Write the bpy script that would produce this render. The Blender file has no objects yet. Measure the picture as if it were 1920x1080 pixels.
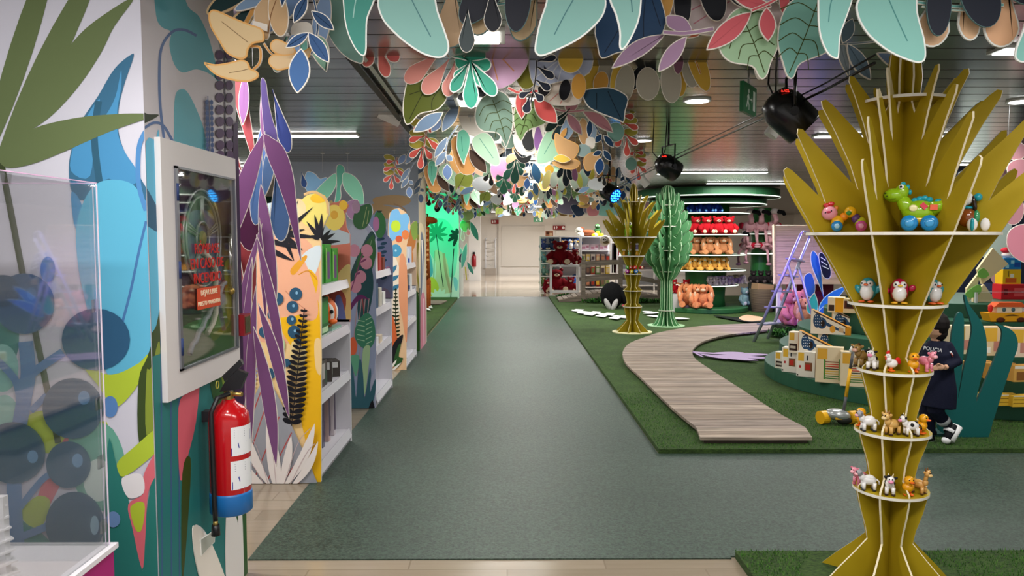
import bpy, bmesh, math, random
from mathutils import Vector, Matrix, Euler, noise
S = bpy.context.scene
COL = S.collection
R = random.Random(7)
PI = math.pi
# ---------------- camera ----------------
F = 1400.0; HC = 1.5
PITCH = math.atan(93/F); YAW = 9/F
cd = bpy.data.cameras.new('camera'); cam = bpy.data.objects.new('camera', cd); COL.objects.link(cam)
cd.sensor_width = 36; cd.lens = F/1920*36; cd.clip_end = 200; cd.clip_start = 0.05
cam.location = (0, 0, HC); cam.rotation_euler = (PI/2-PITCH, 0, -YAW); S.camera = cam
fw = Vector((math.sin(YAW)*math.cos(PITCH), math.cos(YAW)*math.cos(PITCH), -math.sin(PITCH)))
rt = Vector((math.cos(YAW), -math.sin(YAW), 0)); up = rt.cross(fw)
def ray(px, py): return fw + rt*((px-960)/F) + up*((540-py)/F)
EYE = Vector((0, 0, HC))
def PY(Y):          # plane facing the camera at depth Y
    def f(px, py, d=0):
        r = ray(px, py); p = EYE + r*(Y/r.y); return Vector((p.x, p.y-d, p.z))
    return f
def PX(X):          # plane parallel to the aisle at x = X
    def f(px, py, d=0):
        r = ray(px, py); p = EYE + r*(X/r.x); return Vector((p.x+d, p.y, p.z))
    return f
def G(px, py, z=0):
    r = ray(px, py); return EYE + r*((z-HC)/r.z)
# ---------------- view, world ----------------
vs = S.view_settings; vs.view_transform = 'Standard'; vs.look = 'None'; vs.gamma = 1; vs.use_curve_mapping = False
vs.exposure = 0.0
w = bpy.data.worlds.new('world'); S.world = w; w.use_nodes = True
bg = w.node_tree.nodes['Background']; bg.inputs[0].default_value = (1.0, 0.97, 0.94, 1); bg.inputs[1].default_value = .8
CEIL = 2.5
# large ceiling lamps: (x0, x1, y, width) linear fluorescent fittings running across the hall
LIN = [(-3.0, -1.45, 7.3), (-4.4, -2.9, 10.2), (3.0, 4.4, 7.3), (2.4, 3.9, 11.3), (5.0, 6.4, 10.0), (-4.2, -2.6, 14.5), (3.6, 5.1, 13.5),  # last fitting of this line moved forward to light the plush stand
       (0.8, 2.1, 14.3), (-2.9, -1.4, 3.4), (2.6, 4.0, 4.0), (6.5, 8.0, 7.3), (-1.0, 1.2, 23.5), (2.2, 4.2, 21.5), (-0.6, 1.4, 28.0), (3.2, 5.2, 27.5), (0.4, 1.9, 1.2), (-1.4, 0.0, 1.2)]  # last two are unseen fittings added above the viewer for front light
def area_light(name, loc, sx, sy, power, color=(1, .97, .93), rot=(0, 0, 0)):
    l = bpy.data.lights.new(name, 'AREA'); l.shape = 'RECTANGLE'; l.size = sx; l.size_y = sy; l.energy = power; l.color = color
    o = bpy.data.objects.new(name, l); COL.objects.link(o); o.location = loc; o.rotation_euler = rot; return o
for i, (x0, x1, y) in enumerate(LIN):
    area_light('linear_light', ((x0+x1)/2, y, CEIL-.05), x1-x0, .12, 36 if y < 12 else 62 if y < 20 else 120)
PANELS = [(-0.2, 3.75), (-0.05, 5.5), (-0.05, 7.5), (0.1, 10.0), (0.1, 13.0), (0.1, 16.6)]
for i, (x, y) in enumerate(PANELS):
    area_light('panel_light', (x, y, CEIL-.04), (.32, .6, .9)[min(i, 2)], (.2, .3, .5)[min(i, 2)], (7, 13, 22, 30, 30, 30)[i], (1, .99, .95))
def spot(name, loc, target, power, color, size, blend=.5, rad=.06):
    l = bpy.data.lights.new(name, 'SPOT'); l.energy = power; l.color = color; l.spot_size = math.radians(size); l.spot_blend = blend; l.shadow_soft_size = rad
    o = bpy.data.objects.new(name, l); COL.objects.link(o); o.location = loc
    o.rotation_euler = (Vector(target)-Vector(loc)).to_track_quat('-Z', 'Y').to_euler(); return o
spot('green_spot', (-1.6, 17.2, 2.2), (-1.75, 18.6, 1.5), 110, (0, 1, .4), 95)
spot('violet_spot', (2.9, 8.6, 2.35), (4.2, 11.3, .8), 420, (.22, .07, 1), 42)
spot('blue_spot', (1.45, 9.4, 2.05), (4.9, 12.0, 1.0), 60, (.1, .25, 1), 40)
for x, y, p in ((1.45, 5.6, 22), (1.3, 7.9, 18), (3.6, 5.4, 22), (0.9, 3.2, 14), (-1.0, 2.0, 14), (4.6, 5.0, 22), (2.1, 2.2, 18)):
    spot('downlight_lamp', (x, y, CEIL-.03), (x, y, 0), p*1.6, (1, .95, .88), 110, .8, .08)
# ---------------- materials ----------------
def lin(h):
    h = h.lstrip('#'); h = h if len(h) == 6 else ''.join(c*2 for c in h); v = [int(h[i:i+2], 16)/255 for i in (0, 2, 4)]
    return tuple(c/12.92 if c <= .04045 else ((c+.055)/1.055)**2.4 for c in v)+(1,)
MC = {}
def C(h, rough=.5, metal=0, emit=0, key=None, var=0, vscale=8, bump=0, bscale=60, trans=0, coat=0):
    k = (h, rough, metal, emit, key, var, bump, trans, coat)
    if k in MC: return MC[k]
    m = bpy.data.materials.new('mat_'+h.strip('#')); m.use_nodes = True; nt = m.node_tree; b = nt.nodes['Principled BSDF']
    b.inputs['Base Color'].default_value = lin(h); b.inputs['Roughness'].default_value = rough; b.inputs['Metallic'].default_value = metal
    if rough >= .45 and not metal: b.inputs['Specular IOR Level'].default_value = .22
    if emit: b.inputs['Emission Color'].default_value = lin(h); b.inputs['Emission Strength'].default_value = emit
    if trans: b.inputs['Transmission Weight'].default_value = trans; b.inputs['IOR'].default_value = 1.45
    if coat: b.inputs['Coat Weight'].default_value = coat; b.inputs['Coat Roughness'].default_value = .08
    if var or bump:
        tc = nt.nodes.new('ShaderNodeTexCoord')
    if var:
        n = nt.nodes.new('ShaderNodeTexNoise'); n.inputs['Scale'].default_value = vscale; n.inputs['Detail'].default_value = 6
        nt.links.new(tc.outputs['Object'], n.inputs['Vector'])
        mx = nt.nodes.new('ShaderNodeMix'); mx.data_type = 'RGBA'
        c = lin(h); mx.inputs[6].default_value = tuple(x*(1-var) for x in c[:3])+(1,); mx.inputs[7].default_value = tuple(min(1, x*(1+var)) for x in c[:3])+(1,)
        nt.links.new(n.outputs['Fac'], mx.inputs[0]); nt.links.new(mx.outputs[2], b.inputs['Base Color'])
    if bump:
        n2 = nt.nodes.new('ShaderNodeTexNoise'); n2.inputs['Scale'].default_value = bscale; n2.inputs['Detail'].default_value = 4
        nt.links.new(tc.outputs['Object'], n2.inputs['Vector'])
        bp = nt.nodes.new('ShaderNodeBump'); bp.inputs['Strength'].default_value = bump; bp.inputs['Distance'].default_value = .01
        nt.links.new(n2.outputs['Fac'], bp.inputs['Height']); nt.links.new(bp.outputs['Normal'], b.inputs['Normal'])
    MC[k] = m; return m
def clear(h, refl=.09, tint=1.0):
    k = ('clear', h, refl)
    if k in MC: return MC[k]
    m = bpy.data.materials.new('clear_'+h.strip('#')); m.use_nodes = True; nt = m.node_tree; nt.nodes.remove(nt.nodes['Principled BSDF']); out = nt.nodes['Material Output']
    t = nt.nodes.new('ShaderNodeBsdfTransparent'); t.inputs[0].default_value = (.985, .985, .99, 1); g = nt.nodes.new('ShaderNodeBsdfGlossy'); g.inputs['Roughness'].default_value = .03
    fr = nt.nodes.new('ShaderNodeFresnel'); fr.inputs[0].default_value = 1.45; ml = nt.nodes.new('ShaderNodeMath'); ml.operation = 'MULTIPLY_ADD'; ml.inputs[1].default_value = .35; ml.inputs[2].default_value = refl*.3; nt.links.new(fr.outputs[0], ml.inputs[0])
    mx = nt.nodes.new('ShaderNodeMixShader'); nt.links.new(ml.outputs[0], mx.inputs[0]); nt.links.new(t.outputs[0], mx.inputs[1]); nt.links.new(g.outputs[0], mx.inputs[2]); nt.links.new(mx.outputs[0], out.inputs[0])
    MC[k] = m; return m
def plush(h): return C(h, .95, var=.25, vscale=30, bump=.9, bscale=120)
def shiny(h): return C(h, .18, coat=.3)
WHITE = '#eeebe8'; RIM = '#f1eae0'
# ---------------- mesh builder ----------------
class MB:
    def __init__(s): s.v = []; s.f = []; s.m = []; s.sm = []; s.mats = []
    def mi(s, m):
        if isinstance(m, str): m = C(m)
        if m not in s.mats: s.mats.append(m)
        return s.mats.index(m)
    def add(s, vs, fs, m, smooth=False):
        o = len(s.v); k = s.mi(m); s.v += [Vector(p) for p in vs]
        for f in fs: s.f.append([i+o for i in f]); s.m.append(k); s.sm.append(smooth)
        return s
    def box(s, x0, x1, y0, y1, z0, z1, m):
        return s.add([(x0,y0,z0),(x1,y0,z0),(x1,y1,z0),(x0,y1,z0),(x0,y0,z1),(x1,y0,z1),(x1,y1,z1),(x0,y1,z1)],
            [(0,3,2,1),(4,5,6,7),(0,1,5,4),(1,2,6,5),(2,3,7,6),(3,0,4,7)], m)
    def obox(s, c, size, m, rot=(0, 0, 0)):
        M = Euler(rot).to_matrix(); a, b, h = size[0]/2, size[1]/2, size[2]/2; c = Vector(c)
        vs = [c+M@Vector(p) for p in ((-a,-b,-h),(a,-b,-h),(a,b,-h),(-a,b,-h),(-a,-b,h),(a,-b,h),(a,b,h),(-a,b,h))]
        return s.add(vs, [(0,3,2,1),(4,5,6,7),(0,1,5,4),(1,2,6,5),(2,3,7,6),(3,0,4,7)], m)
    def ell(s, c, r, m, rot=(0, 0, 0), n=14):
        if not hasattr(r, '__len__'): r = (r, r, r)
        M = Euler(rot).to_matrix(); c = Vector(c); k = max(6, n//2); vs = [c+M@Vector((0, 0, r[2]))]
        for i in range(1, k):
            t = PI*i/k
            for j in range(n):
                a = 2*PI*j/n; vs.append(c+M@Vector((r[0]*math.sin(t)*math.cos(a), r[1]*math.sin(t)*math.sin(a), r[2]*math.cos(t))))
        vs.append(c-M@Vector((0, 0, r[2]))); fs = []
        for j in range(n): fs.append((0, 1+j, 1+(j+1) % n))
        for i in range(k-2):
            for j in range(n): a = 1+i*n+j; b = 1+i*n+(j+1) % n; fs.append((a, a+n, b+n, b))
        e = len(vs)-1
        for j in range(n): fs.append((e, e-n+(j+1) % n, e-n+j))
        return s.add(vs, fs, m, True)
    def tube(s, pts, r, m, n=8, smooth=True, cap=True):
        pts = [Vector(p) for p in pts]
        if not hasattr(r, '__len__'): r = [r]*len(pts)
        vs = []; fs = []; up0 = None
        for i, p in enumerate(pts):
            d = (pts[min(i+1, len(pts)-1)]-pts[max(i-1, 0)]).normalized()
            if up0 is None: up0 = Vector((0, 0, 1)) if abs(d.z) < .9 else Vector((1, 0, 0))
            a = d.cross(up0).normalized(); b = a.cross(d); up0 = b
            for j in range(n): t = 2*PI*j/n; vs.append(p+(a*math.cos(t)+b*math.sin(t))*r[i])
        for i in range(len(pts)-1):
            for j in range(n): q = i*n+j; q2 = i*n+(j+1) % n; fs.append((q, q2, q2+n, q+n))
        s.add(vs, fs, m, smooth)
        if cap:
            o = len(s.v)-len(vs); k = s.mi(m)
            s.f.append([o+j for j in range(n)][::-1]); s.m.append(k); s.sm.append(False)
            s.f.append([o+(len(pts)-1)*n+j for j in range(n)]); s.m.append(k); s.sm.append(False)
        return s
    def lathe(s, prof, c, m, n=28, smooth=True, cap=True):   # prof: (r, z)
        c = Vector(c); vs = []; fs = []
        for r, z in prof:
            for j in range(n): a = 2*PI*j/n; vs.append(c+Vector((r*math.cos(a), r*math.sin(a), z)))
        for i in range(len(prof)-1):
            for j in range(n): q = i*n+j; q2 = i*n+(j+1) % n; fs.append((q, q2, q2+n, q+n))
        if cap: fs.append(list(range(n))[::-1]); fs.append([(len(prof)-1)*n+j for j in range(n)])
        s.add(vs, fs, m, smooth)
        return s
    def cyl(s, c, r, h, m, n=28, smooth=False): return s.lathe([(r, 0), (r, h)], c, m, n, smooth)
    def prism(s, pts, off, m, me=None):   # 3D polygon extruded by vector off; me = edge material
        pts = [Vector(p) for p in pts]; off = Vector(off); n = len(pts)
        s.add(pts, [list(range(n))], m); s.add([p+off for p in pts], [list(range(n))[::-1]], m)
        s.add(pts+[p+off for p in pts], [(i, (i+1) % n, (i+1) % n+n, i+n) for i in range(n)], me or m)
        return s
    def face(s, pts, m): return s.add(pts, [list(range(len(pts)))], m)
    def strip(s, a, b, m): # quad strip between two point rows
        n = len(a); return s.add(list(a)+list(b), [(i, i+1, n+i+1, n+i) for i in range(n-1)], m)
    def build(s, name, parent=None, world=True, bevel=0, sub=0, remesh=0, recalc=True):
        me = bpy.data.meshes.new(name); off = Vector((0, 0, 0))
        if parent is not None and world:
            q = parent
            while q is not None: off = off+q.location; q = q.parent
        me.from_pydata([p-off for p in s.v], [], s.f)
        for m in s.mats: me.materials.append(m)
        me.polygons.foreach_set('material_index', s.m); me.polygons.foreach_set('use_smooth', s.sm)
        if recalc:
            bm = bmesh.new(); bm.from_mesh(me); bmesh.ops.recalc_face_normals(bm, faces=bm.faces); bm.to_mesh(me); bm.free()
        o = bpy.data.objects.new(name, me); COL.objects.link(o)
        if parent is not None: o.parent = parent
        if remesh:
            md = o.modifiers.new('r', 'REMESH'); md.mode = 'VOXEL'; md.voxel_size = remesh; md.use_smooth_shade = True
            sm = o.modifiers.new('s', 'SMOOTH'); sm.iterations = 3; sm.factor = .6
        if bevel:
            md = o.modifiers.new('b', 'BEVEL'); md.width = bevel; md.segments = 2; md.limit_method = 'ANGLE'; md.angle_limit = .7
        if sub: md = o.modifiers.new('u', 'SUBSURF'); md.levels = sub; md.render_levels = sub
        return o
def tag(o, label, cat, group=None, kind=None):
    o['label'] = label; o['category'] = cat
    if group: o['group'] = group
    if kind: o['kind'] = kind
    return o
def thing(name, label, cat, loc=(0, 0, 0), rz=0, group=None):
    o = bpy.data.objects.new(name, None); COL.objects.link(o); o.location = loc; o.rotation_euler = (0, 0, rz); o.empty_display_size = .1
    return tag(o, label, cat, group)
def struct(o, label=None):
    o['kind'] = 'structure'
    if label: o['label'] = label
    return o
def kids(o): return [c for c in COL.objects if c.parent == o]
KC = {}
def dup(root, loc, rz=None, label=None, group=None, scale=None, rot=None):
    if root.name not in KC:
        KC[root.name] = [(c, kids(c)) for c in kids(root)]
    r = root.copy(); COL.objects.link(r); r.location = loc
    if rz is not None: r.rotation_euler = (0, 0, rz)
    if rot is not None: r.rotation_euler = rot
    if scale: r.scale = (scale,)*3 if not hasattr(scale, '__len__') else scale
    if label: r['label'] = label
    if group: r['group'] = group
    for ch, gs in KC[root.name]:
        c = ch.copy(); COL.objects.link(c); c.parent = r
        for g in gs: d = g.copy(); COL.objects.link(d); d.parent = c
    return r
# ---------------- 2D outlines (pixel or local units) ----------------
def sm(pts, k=4, closed=True):
    n = len(pts); out = []
    for i in range(n if closed else n-1):
        p0, p1, p2, p3 = [pts[(i+j) % n] if closed else pts[min(max(i+j, 0), n-1)] for j in (-1, 0, 1, 2)]
        for q in range(k):
            t = q/k
            out.append(tuple(.5*((2*p1[a])+(-p0[a]+p2[a])*t+(2*p0[a]-5*p1[a]+4*p2[a]-p3[a])*t*t+(-p0[a]+3*p1[a]-3*p2[a]+p3[a])*t**3) for a in (0, 1)))
    if not closed: out.append(tuple(pts[-1]))
    return out
def prof(kind, t):
    if kind == 'leaf': return max(0, math.sin(PI*t))**.8*(1.0 if t < .5 else 1.0)
    if kind == 'oval': return math.sqrt(max(0, 1-(2*t-1)**2))
    if kind == 'drop':                       # thin stalk end, round tip
        c = .68; return (t/c)**1.15 if t < c else math.sqrt(max(0, 1-((t-c)/(1-c))**2))
    if kind == 'blade': return (min(1, t/.12)**.6)*(1-t)**.55 if t > .12 else (t/.12)**.5*.93
    if kind == 'fat':                        # round base, pointed tip
        c = .32; return math.sqrt(max(0, 1-((c-t)/c)**2)) if t < c else (math.cos((t-c)/(1-c)*PI/2))**.9 if t < 1 else 0
def L(x0, y0, x1, y1, w, kind='leaf', bend=0, n=14):
    dx, dy = x1-x0, y1-y0; l = math.hypot(dx, dy); nx, ny = -dy/l, dx/l; a = []; b = []
    for i in range(n+1):
        t = .5-.5*math.cos(PI*i/n); h = prof(kind, t)*w; c = bend*math.sin(PI*t)
        cx, cy = x0+dx*t+nx*c, y0+dy*t+ny*c
        a.append((cx+nx*h, cy+ny*h)); b.append((cx-nx*h, cy-ny*h))
    return a+b[::-1][1:-1]
def E(x, y, rx, ry=None, rot=0, n=24):
    ry = ry or rx; c, s_ = math.cos(rot), math.sin(rot)
    return [(x+rx*math.cos(t)*c-ry*math.sin(t)*s_, y+rx*math.cos(t)*s_+ry*math.sin(t)*c) for t in [2*PI*i/n for i in range(n)]]
def ST(pts, w, taper=0, smooth=True):
    if smooth and len(pts) > 2: pts = sm(pts, 4, False)
    a = []; b = []; n = len(pts)
    for i, p in enumerate(pts):
        q0 = pts[max(i-1, 0)]; q1 = pts[min(i+1, n-1)]; dx, dy = q1[0]-q0[0], q1[1]-q0[1]; l = math.hypot(dx, dy) or 1
        ww = w/2*(1-taper*i/(n-1)); a.append((p[0]-dy/l*ww, p[1]+dx/l*ww)); b.append((p[0]+dy/l*ww, p[1]-dx/l*ww))
    return a+b[::-1]
def P(*pts): return sm(list(pts), 4)
def clean(o):
    r = []
    for p in o:
        if not r or math.hypot(p[0]-r[-1][0], p[1]-r[-1][1]) > 1e-4: r.append(p)
    if len(r) > 2 and math.hypot(r[0][0]-r[-1][0], r[0][1]-r[-1][1]) < 1e-4: r.pop()
    return r
def inset(o, d):
    o = clean(o); n = len(o); ar = sum(o[i][0]*o[(i+1) % n][1]-o[(i+1) % n][0]*o[i][1] for i in range(n)); sg = 1 if ar > 0 else -1; out = []
    for i in range(n):
        p, q, r_ = o[i-1], o[i], o[(i+1) % n]
        d1 = (q[0]-p[0], q[1]-p[1]); d2 = (r_[0]-q[0], r_[1]-q[1]); l1 = math.hypot(*d1); l2 = math.hypot(*d2)
        n1 = (-d1[1]/l1, d1[0]/l1); n2 = (-d2[1]/l2, d2[0]/l2); m = (n1[0]+n2[0], n1[1]+n2[1]); lm = math.hypot(*m) or 1
        m = (m[0]/lm, m[1]/lm); k = min(1.6, 1/max(.3, m[0]*n1[0]+m[1]*n1[1])); out.append((q[0]+sg*m[0]*d*k, q[1]+sg*m[1]*d*k))
    return out
def clip(o, x0, y0, x1, y1):
    for ax, lim, sgn in ((0, x0, 1), (0, x1, -1), (1, y0, 1), (1, y1, -1)):
        out = []; n = len(o)
        for i in range(n):
            a, b = o[i-1], o[i]; ia = (a[ax]-lim)*sgn >= 0; ib = (b[ax]-lim)*sgn >= 0
            if ia != ib:
                t = (lim-a[ax])/(b[ax]-a[ax]); out.append((a[0]+(b[0]-a[0])*t, a[1]+(b[1]-a[1])*t))
            if ib: out.append(b)
        o = out
        if len(o) < 3: return []
    return clean(o)
def plate(mb, o, f, col, thick=.006, d=0, rim=2.2, rimc=RIM, veins=(), vc='#3a4a3a', vw=1.2, edge=None):
    """cut-out board: printed rim, colour field, veins"""
    o = clean(o); a = [f(x, y, d) for x, y in o]; b = [f(x, y, d-thick) for x, y in o]; n = len(o)
    mb.add(a, [list(range(n))], rimc); mb.add(b, [list(range(n))[::-1]], edge or rimc)
    mb.add(a+b, [(i, (i+1) % n, (i+1) % n+n, i+n) for i in range(n)], edge or rimc)
    if rim > 0: mb.face([f(x, y, d+.0006) for x, y in inset(o, rim)], col)
    for v in veins: mb.face([f(x, y, d+.0012) for x, y in ST(v, vw)], vc)
def mural(mb, layers, f, box, d0=.0008, dd=.00016):
    """printed surface: flat colour fields (col, outline) clipped to box=(x0,y0,x1,y1) in the outline's own units"""
    d = d0
    for col, o in layers:
        o = clip(clean(o), *box) if box else clean(o)
        if len(o) >= 3: mb.face([f(x, y, d) for x, y in o], col); d += dd
def txt(body, size, mat, name='lettering', ext=.0008, parent=None, loc=(0, 0, 0), rot=(PI/2, 0, 0), align='CENTER', sx=1):
    c = bpy.data.curves.new(name, 'FONT'); c.body = body; c.size = size; c.extrude = ext; c.align_x = align; c.align_y = 'CENTER'
    t = bpy.data.objects.new(name, c); COL.objects.link(t); bpy.context.view_layer.update()
    dg = bpy.context.evaluated_depsgraph_get(); me = bpy.data.meshes.new_from_object(t.evaluated_get(dg)); bpy.data.objects.remove(t)
    me.materials.clear(); me.materials.append(mat); o = bpy.data.objects.new(name, me); COL.objects.link(o)
    o.rotation_euler = rot; o.scale = (sx, 1, 1); off = Vector((0, 0, 0)); q = parent
    while q is not None: off = off+q.location; q = q.parent
    o.location = Vector(loc)-off
    if parent: o.parent = parent
    return o
# ================= setting =================
def node_mat(name):
    m = bpy.data.materials.new(name); m.use_nodes = True; return m, m.node_tree, m.node_tree.nodes['Principled BSDF']
def floor_mat():
    m, nt, b = node_mat('vinyl_floor'); tc = nt.nodes.new('ShaderNodeTexCoord')
    br = nt.nodes.new('ShaderNodeTexBrick'); br.offset = .5; mp = nt.nodes.new('ShaderNodeMapping'); mp.inputs['Rotation'].default_value = (0, 0, 0)
    nt.links.new(tc.outputs['Object'], mp.inputs[0]); nt.links.new(mp.outputs[0], br.inputs['Vector'])
    br.inputs['Color1'].default_value = lin('#a39684'); br.inputs['Color2'].default_value = lin('#948775'); br.inputs['Mortar'].default_value = lin('#8f8170')
    br.inputs['Scale'].default_value = 1; br.inputs['Brick Width'].default_value = .9; br.inputs['Row Height'].default_value = .15; br.inputs['Mortar Size'].default_value = .004
    n = nt.nodes.new('ShaderNodeTexNoise'); n.inputs['Scale'].default_value = 3; n.inputs['Detail'].default_value = 8
    mp2 = nt.nodes.new('ShaderNodeMapping'); mp2.inputs['Scale'].default_value = (1, 9, 1); nt.links.new(tc.outputs['Object'], mp2.inputs[0]); nt.links.new(mp2.outputs[0], n.inputs['Vector'])
    mx = nt.nodes.new('ShaderNodeMix'); mx.data_type = 'RGBA'; mx.blend_type = 'MULTIPLY'; mx.inputs[0].default_value = .5
    cr = nt.nodes.new('ShaderNodeValToRGB'); cr.color_ramp.elements[0].position = .3; cr.color_ramp.elements[0].color = (.7, .66, .6, 1); cr.color_ramp.elements[1].color = (1, 1, 1, 1)
    nt.links.new(n.outputs['Fac'], cr.inputs[0]); nt.links.new(br.outputs['Color'], mx.inputs[6]); nt.links.new(cr.outputs[0], mx.inputs[7])
    nt.links.new(mx.outputs[2], b.inputs['Base Color']); b.inputs['Roughness'].default_value = .16; return m
def tile_mat():
    m, nt, b = node_mat('polished_tile'); tc = nt.nodes.new('ShaderNodeTexCoord'); br = nt.nodes.new('ShaderNodeTexBrick'); br.offset = 0
    nt.links.new(tc.outputs['Object'], br.inputs['Vector'])
    br.inputs['Color1'].default_value = lin('#cdbfae'); br.inputs['Color2'].default_value = lin('#c4b5a2'); br.inputs['Mortar'].default_value = lin('#a99b8a')
    br.inputs['Scale'].default_value = 1; br.inputs['Brick Width'].default_value = .6; br.inputs['Row Height'].default_value = .6; br.inputs['Mortar Size'].default_value = .006
    nt.links.new(br.outputs['Color'], b.inputs['Base Color']); b.inputs['Roughness'].default_value = .06; return m
def carpet_mat():
    m, nt, b = node_mat('aisle_carpet'); tc = nt.nodes.new('ShaderNodeTexCoord')
    n = nt.nodes.new('ShaderNodeTexNoise'); n.inputs['Scale'].default_value = 75; n.inputs['Detail'].default_value = 5; n.inputs['Roughness'].default_value = .75
    n2 = nt.nodes.new('ShaderNodeTexNoise'); n2.inputs['Scale'].default_value = .9; n2.inputs['Detail'].default_value = 3
    for q in (n, n2): nt.links.new(tc.outputs['Object'], q.inputs['Vector'])
    cr = nt.nodes.new('ShaderNodeValToRGB'); cr.color_ramp.elements[0].position = .38; cr.color_ramp.elements[0].color = lin('#1c2c24'); cr.color_ramp.elements[1].position = .66; cr.color_ramp.elements[1].color = lin('#4a6052')
    nt.links.new(n.outputs['Fac'], cr.inputs[0])
    mx = nt.nodes.new('ShaderNodeMix'); mx.data_type = 'RGBA'; mx.blend_type = 'MULTIPLY'; mx.inputs[0].default_value = .55
    cr2 = nt.nodes.new('ShaderNodeValToRGB'); cr2.color_ramp.elements[0].position = .35; cr2.color_ramp.elements[0].color = (.7, .72, .72, 1); cr2.color_ramp.elements[1].position = .65; cr2.color_ramp.elements[1].color = (1, 1, 1, 1)
    nt.links.new(n2.outputs['Fac'], cr2.inputs[0]); nt.links.new(cr.outputs[0], mx.inputs[6]); nt.links.new(cr2.outputs[0], mx.inputs[7]); nt.links.new(mx.outputs[2], b.inputs['Base Color'])
    b.inputs['Roughness'].default_value = .5
    bp = nt.nodes.new('ShaderNodeBump'); bp.inputs['Strength'].default_value = .35; bp.inputs['Distance'].default_value = .004; nt.links.new(n.outputs['Fac'], bp.inputs['Height']); nt.links.new(bp.outputs[0], b.inputs['Normal'])
    return m
def grass_mat():
    m, nt, b = node_mat('turf'); tc = nt.nodes.new('ShaderNodeTexCoord')
    n = nt.nodes.new('ShaderNodeTexNoise'); n.inputs['Scale'].default_value = 90; n.inputs['Detail'].default_value = 6; n.inputs['Roughness'].default_value = .8
    mp = nt.nodes.new('ShaderNodeMapping'); mp.inputs['Scale'].default_value = (.45, 1, 1); nt.links.new(tc.outputs['Object'], mp.inputs[0]); nt.links.new(mp.outputs[0], n.inputs['Vector'])
    n2 = nt.nodes.new('ShaderNodeTexNoise'); n2.inputs['Scale'].default_value = 3; n2.inputs['Detail'].default_value = 4; nt.links.new(tc.outputs['Object'], n2.inputs['Vector'])
    cr = nt.nodes.new('ShaderNodeValToRGB'); cr.color_ramp.elements[0].position = .35; cr.color_ramp.elements[0].color = lin('#1d3810'); cr.color_ramp.elements[1].position = .68; cr.color_ramp.elements[1].color = lin('#587d2e')
    nt.links.new(n.outputs['Fac'], cr.inputs[0])
    mx = nt.nodes.new('ShaderNodeMix'); mx.data_type = 'RGBA'; mx.blend_type = 'MULTIPLY'; mx.inputs[0].default_value = .7
    cr2 = nt.nodes.new('ShaderNodeValToRGB'); cr2.color_ramp.elements[0].position = .35; cr2.color_ramp.elements[0].color = (.6, .65, .55, 1); cr2.color_ramp.elements[1].position = .65; cr2.color_ramp.elements[1].color = (1, 1, 1, 1)
    nt.links.new(n2.outputs['Fac'], cr2.inputs[0]); nt.links.new(cr.outputs[0], mx.inputs[6]); nt.links.new(cr2.outputs[0], mx.inputs[7]); nt.links.new(mx.outputs[2], b.inputs['Base Color'])
    b.inputs['Roughness'].default_value = .9
    bp = nt.nodes.new('ShaderNodeBump'); bp.inputs['Strength'].default_value = .9; bp.inputs['Distance'].default_value = .02; nt.links.new(n.outputs['Fac'], bp.inputs['Height']); nt.links.new(bp.outputs[0], b.inputs['Normal'])
    return m
def ceil_mat():
    m, nt, b = node_mat('metal_slat_ceiling'); tc = nt.nodes.new('ShaderNodeTexCoord'); sp = nt.nodes.new('ShaderNodeSeparateXYZ'); nt.links.new(tc.outputs['Object'], sp.inputs[0])
    n = nt.nodes.new('ShaderNodeTexNoise'); n.noise_dimensions = '2D'; mp = nt.nodes.new('ShaderNodeMapping'); mp.inputs['Scale'].default_value = (.12, 5, 1); nt.links.new(tc.outputs['Object'], mp.inputs[0]); nt.links.new(mp.outputs[0], n.inputs['Vector']); n.inputs['Scale'].default_value = 1
    cr = nt.nodes.new('ShaderNodeValToRGB'); cr.color_ramp.elements[0].position = .3; cr.color_ramp.elements[0].color = lin('#7a7771'); cr.color_ramp.elements[1].position = .7; cr.color_ramp.elements[1].color = lin('#a8a49c')
    nt.links.new(n.outputs['Fac'], cr.inputs[0]); nt.links.new(cr.outputs[0], b.inputs['Base Color']); b.inputs['Metallic'].default_value = .75; b.inputs['Roughness'].default_value = .2
    return m
TURF = grass_mat(); CARPET = carpet_mat()
o = MB().box(-9, 12, -2.5, 19.1, -.05, 0, floor_mat()).build('floor'); struct(o)
o = MB().box(-9, 12, 19.1, 31.4, -.05, -.0005, tile_mat()).build('floor'); struct(o)
o = MB().box(-1.21, 1.05, 3.4, 19.1, 0, .006, CARPET).box(1.05, 8.5, 3.42, 5.1, 0, .006, CARPET).build('carpet_runner')
tag(o, 'grey-green speckled carpet covering the central aisle and turning right in front', 'carpet')
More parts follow.
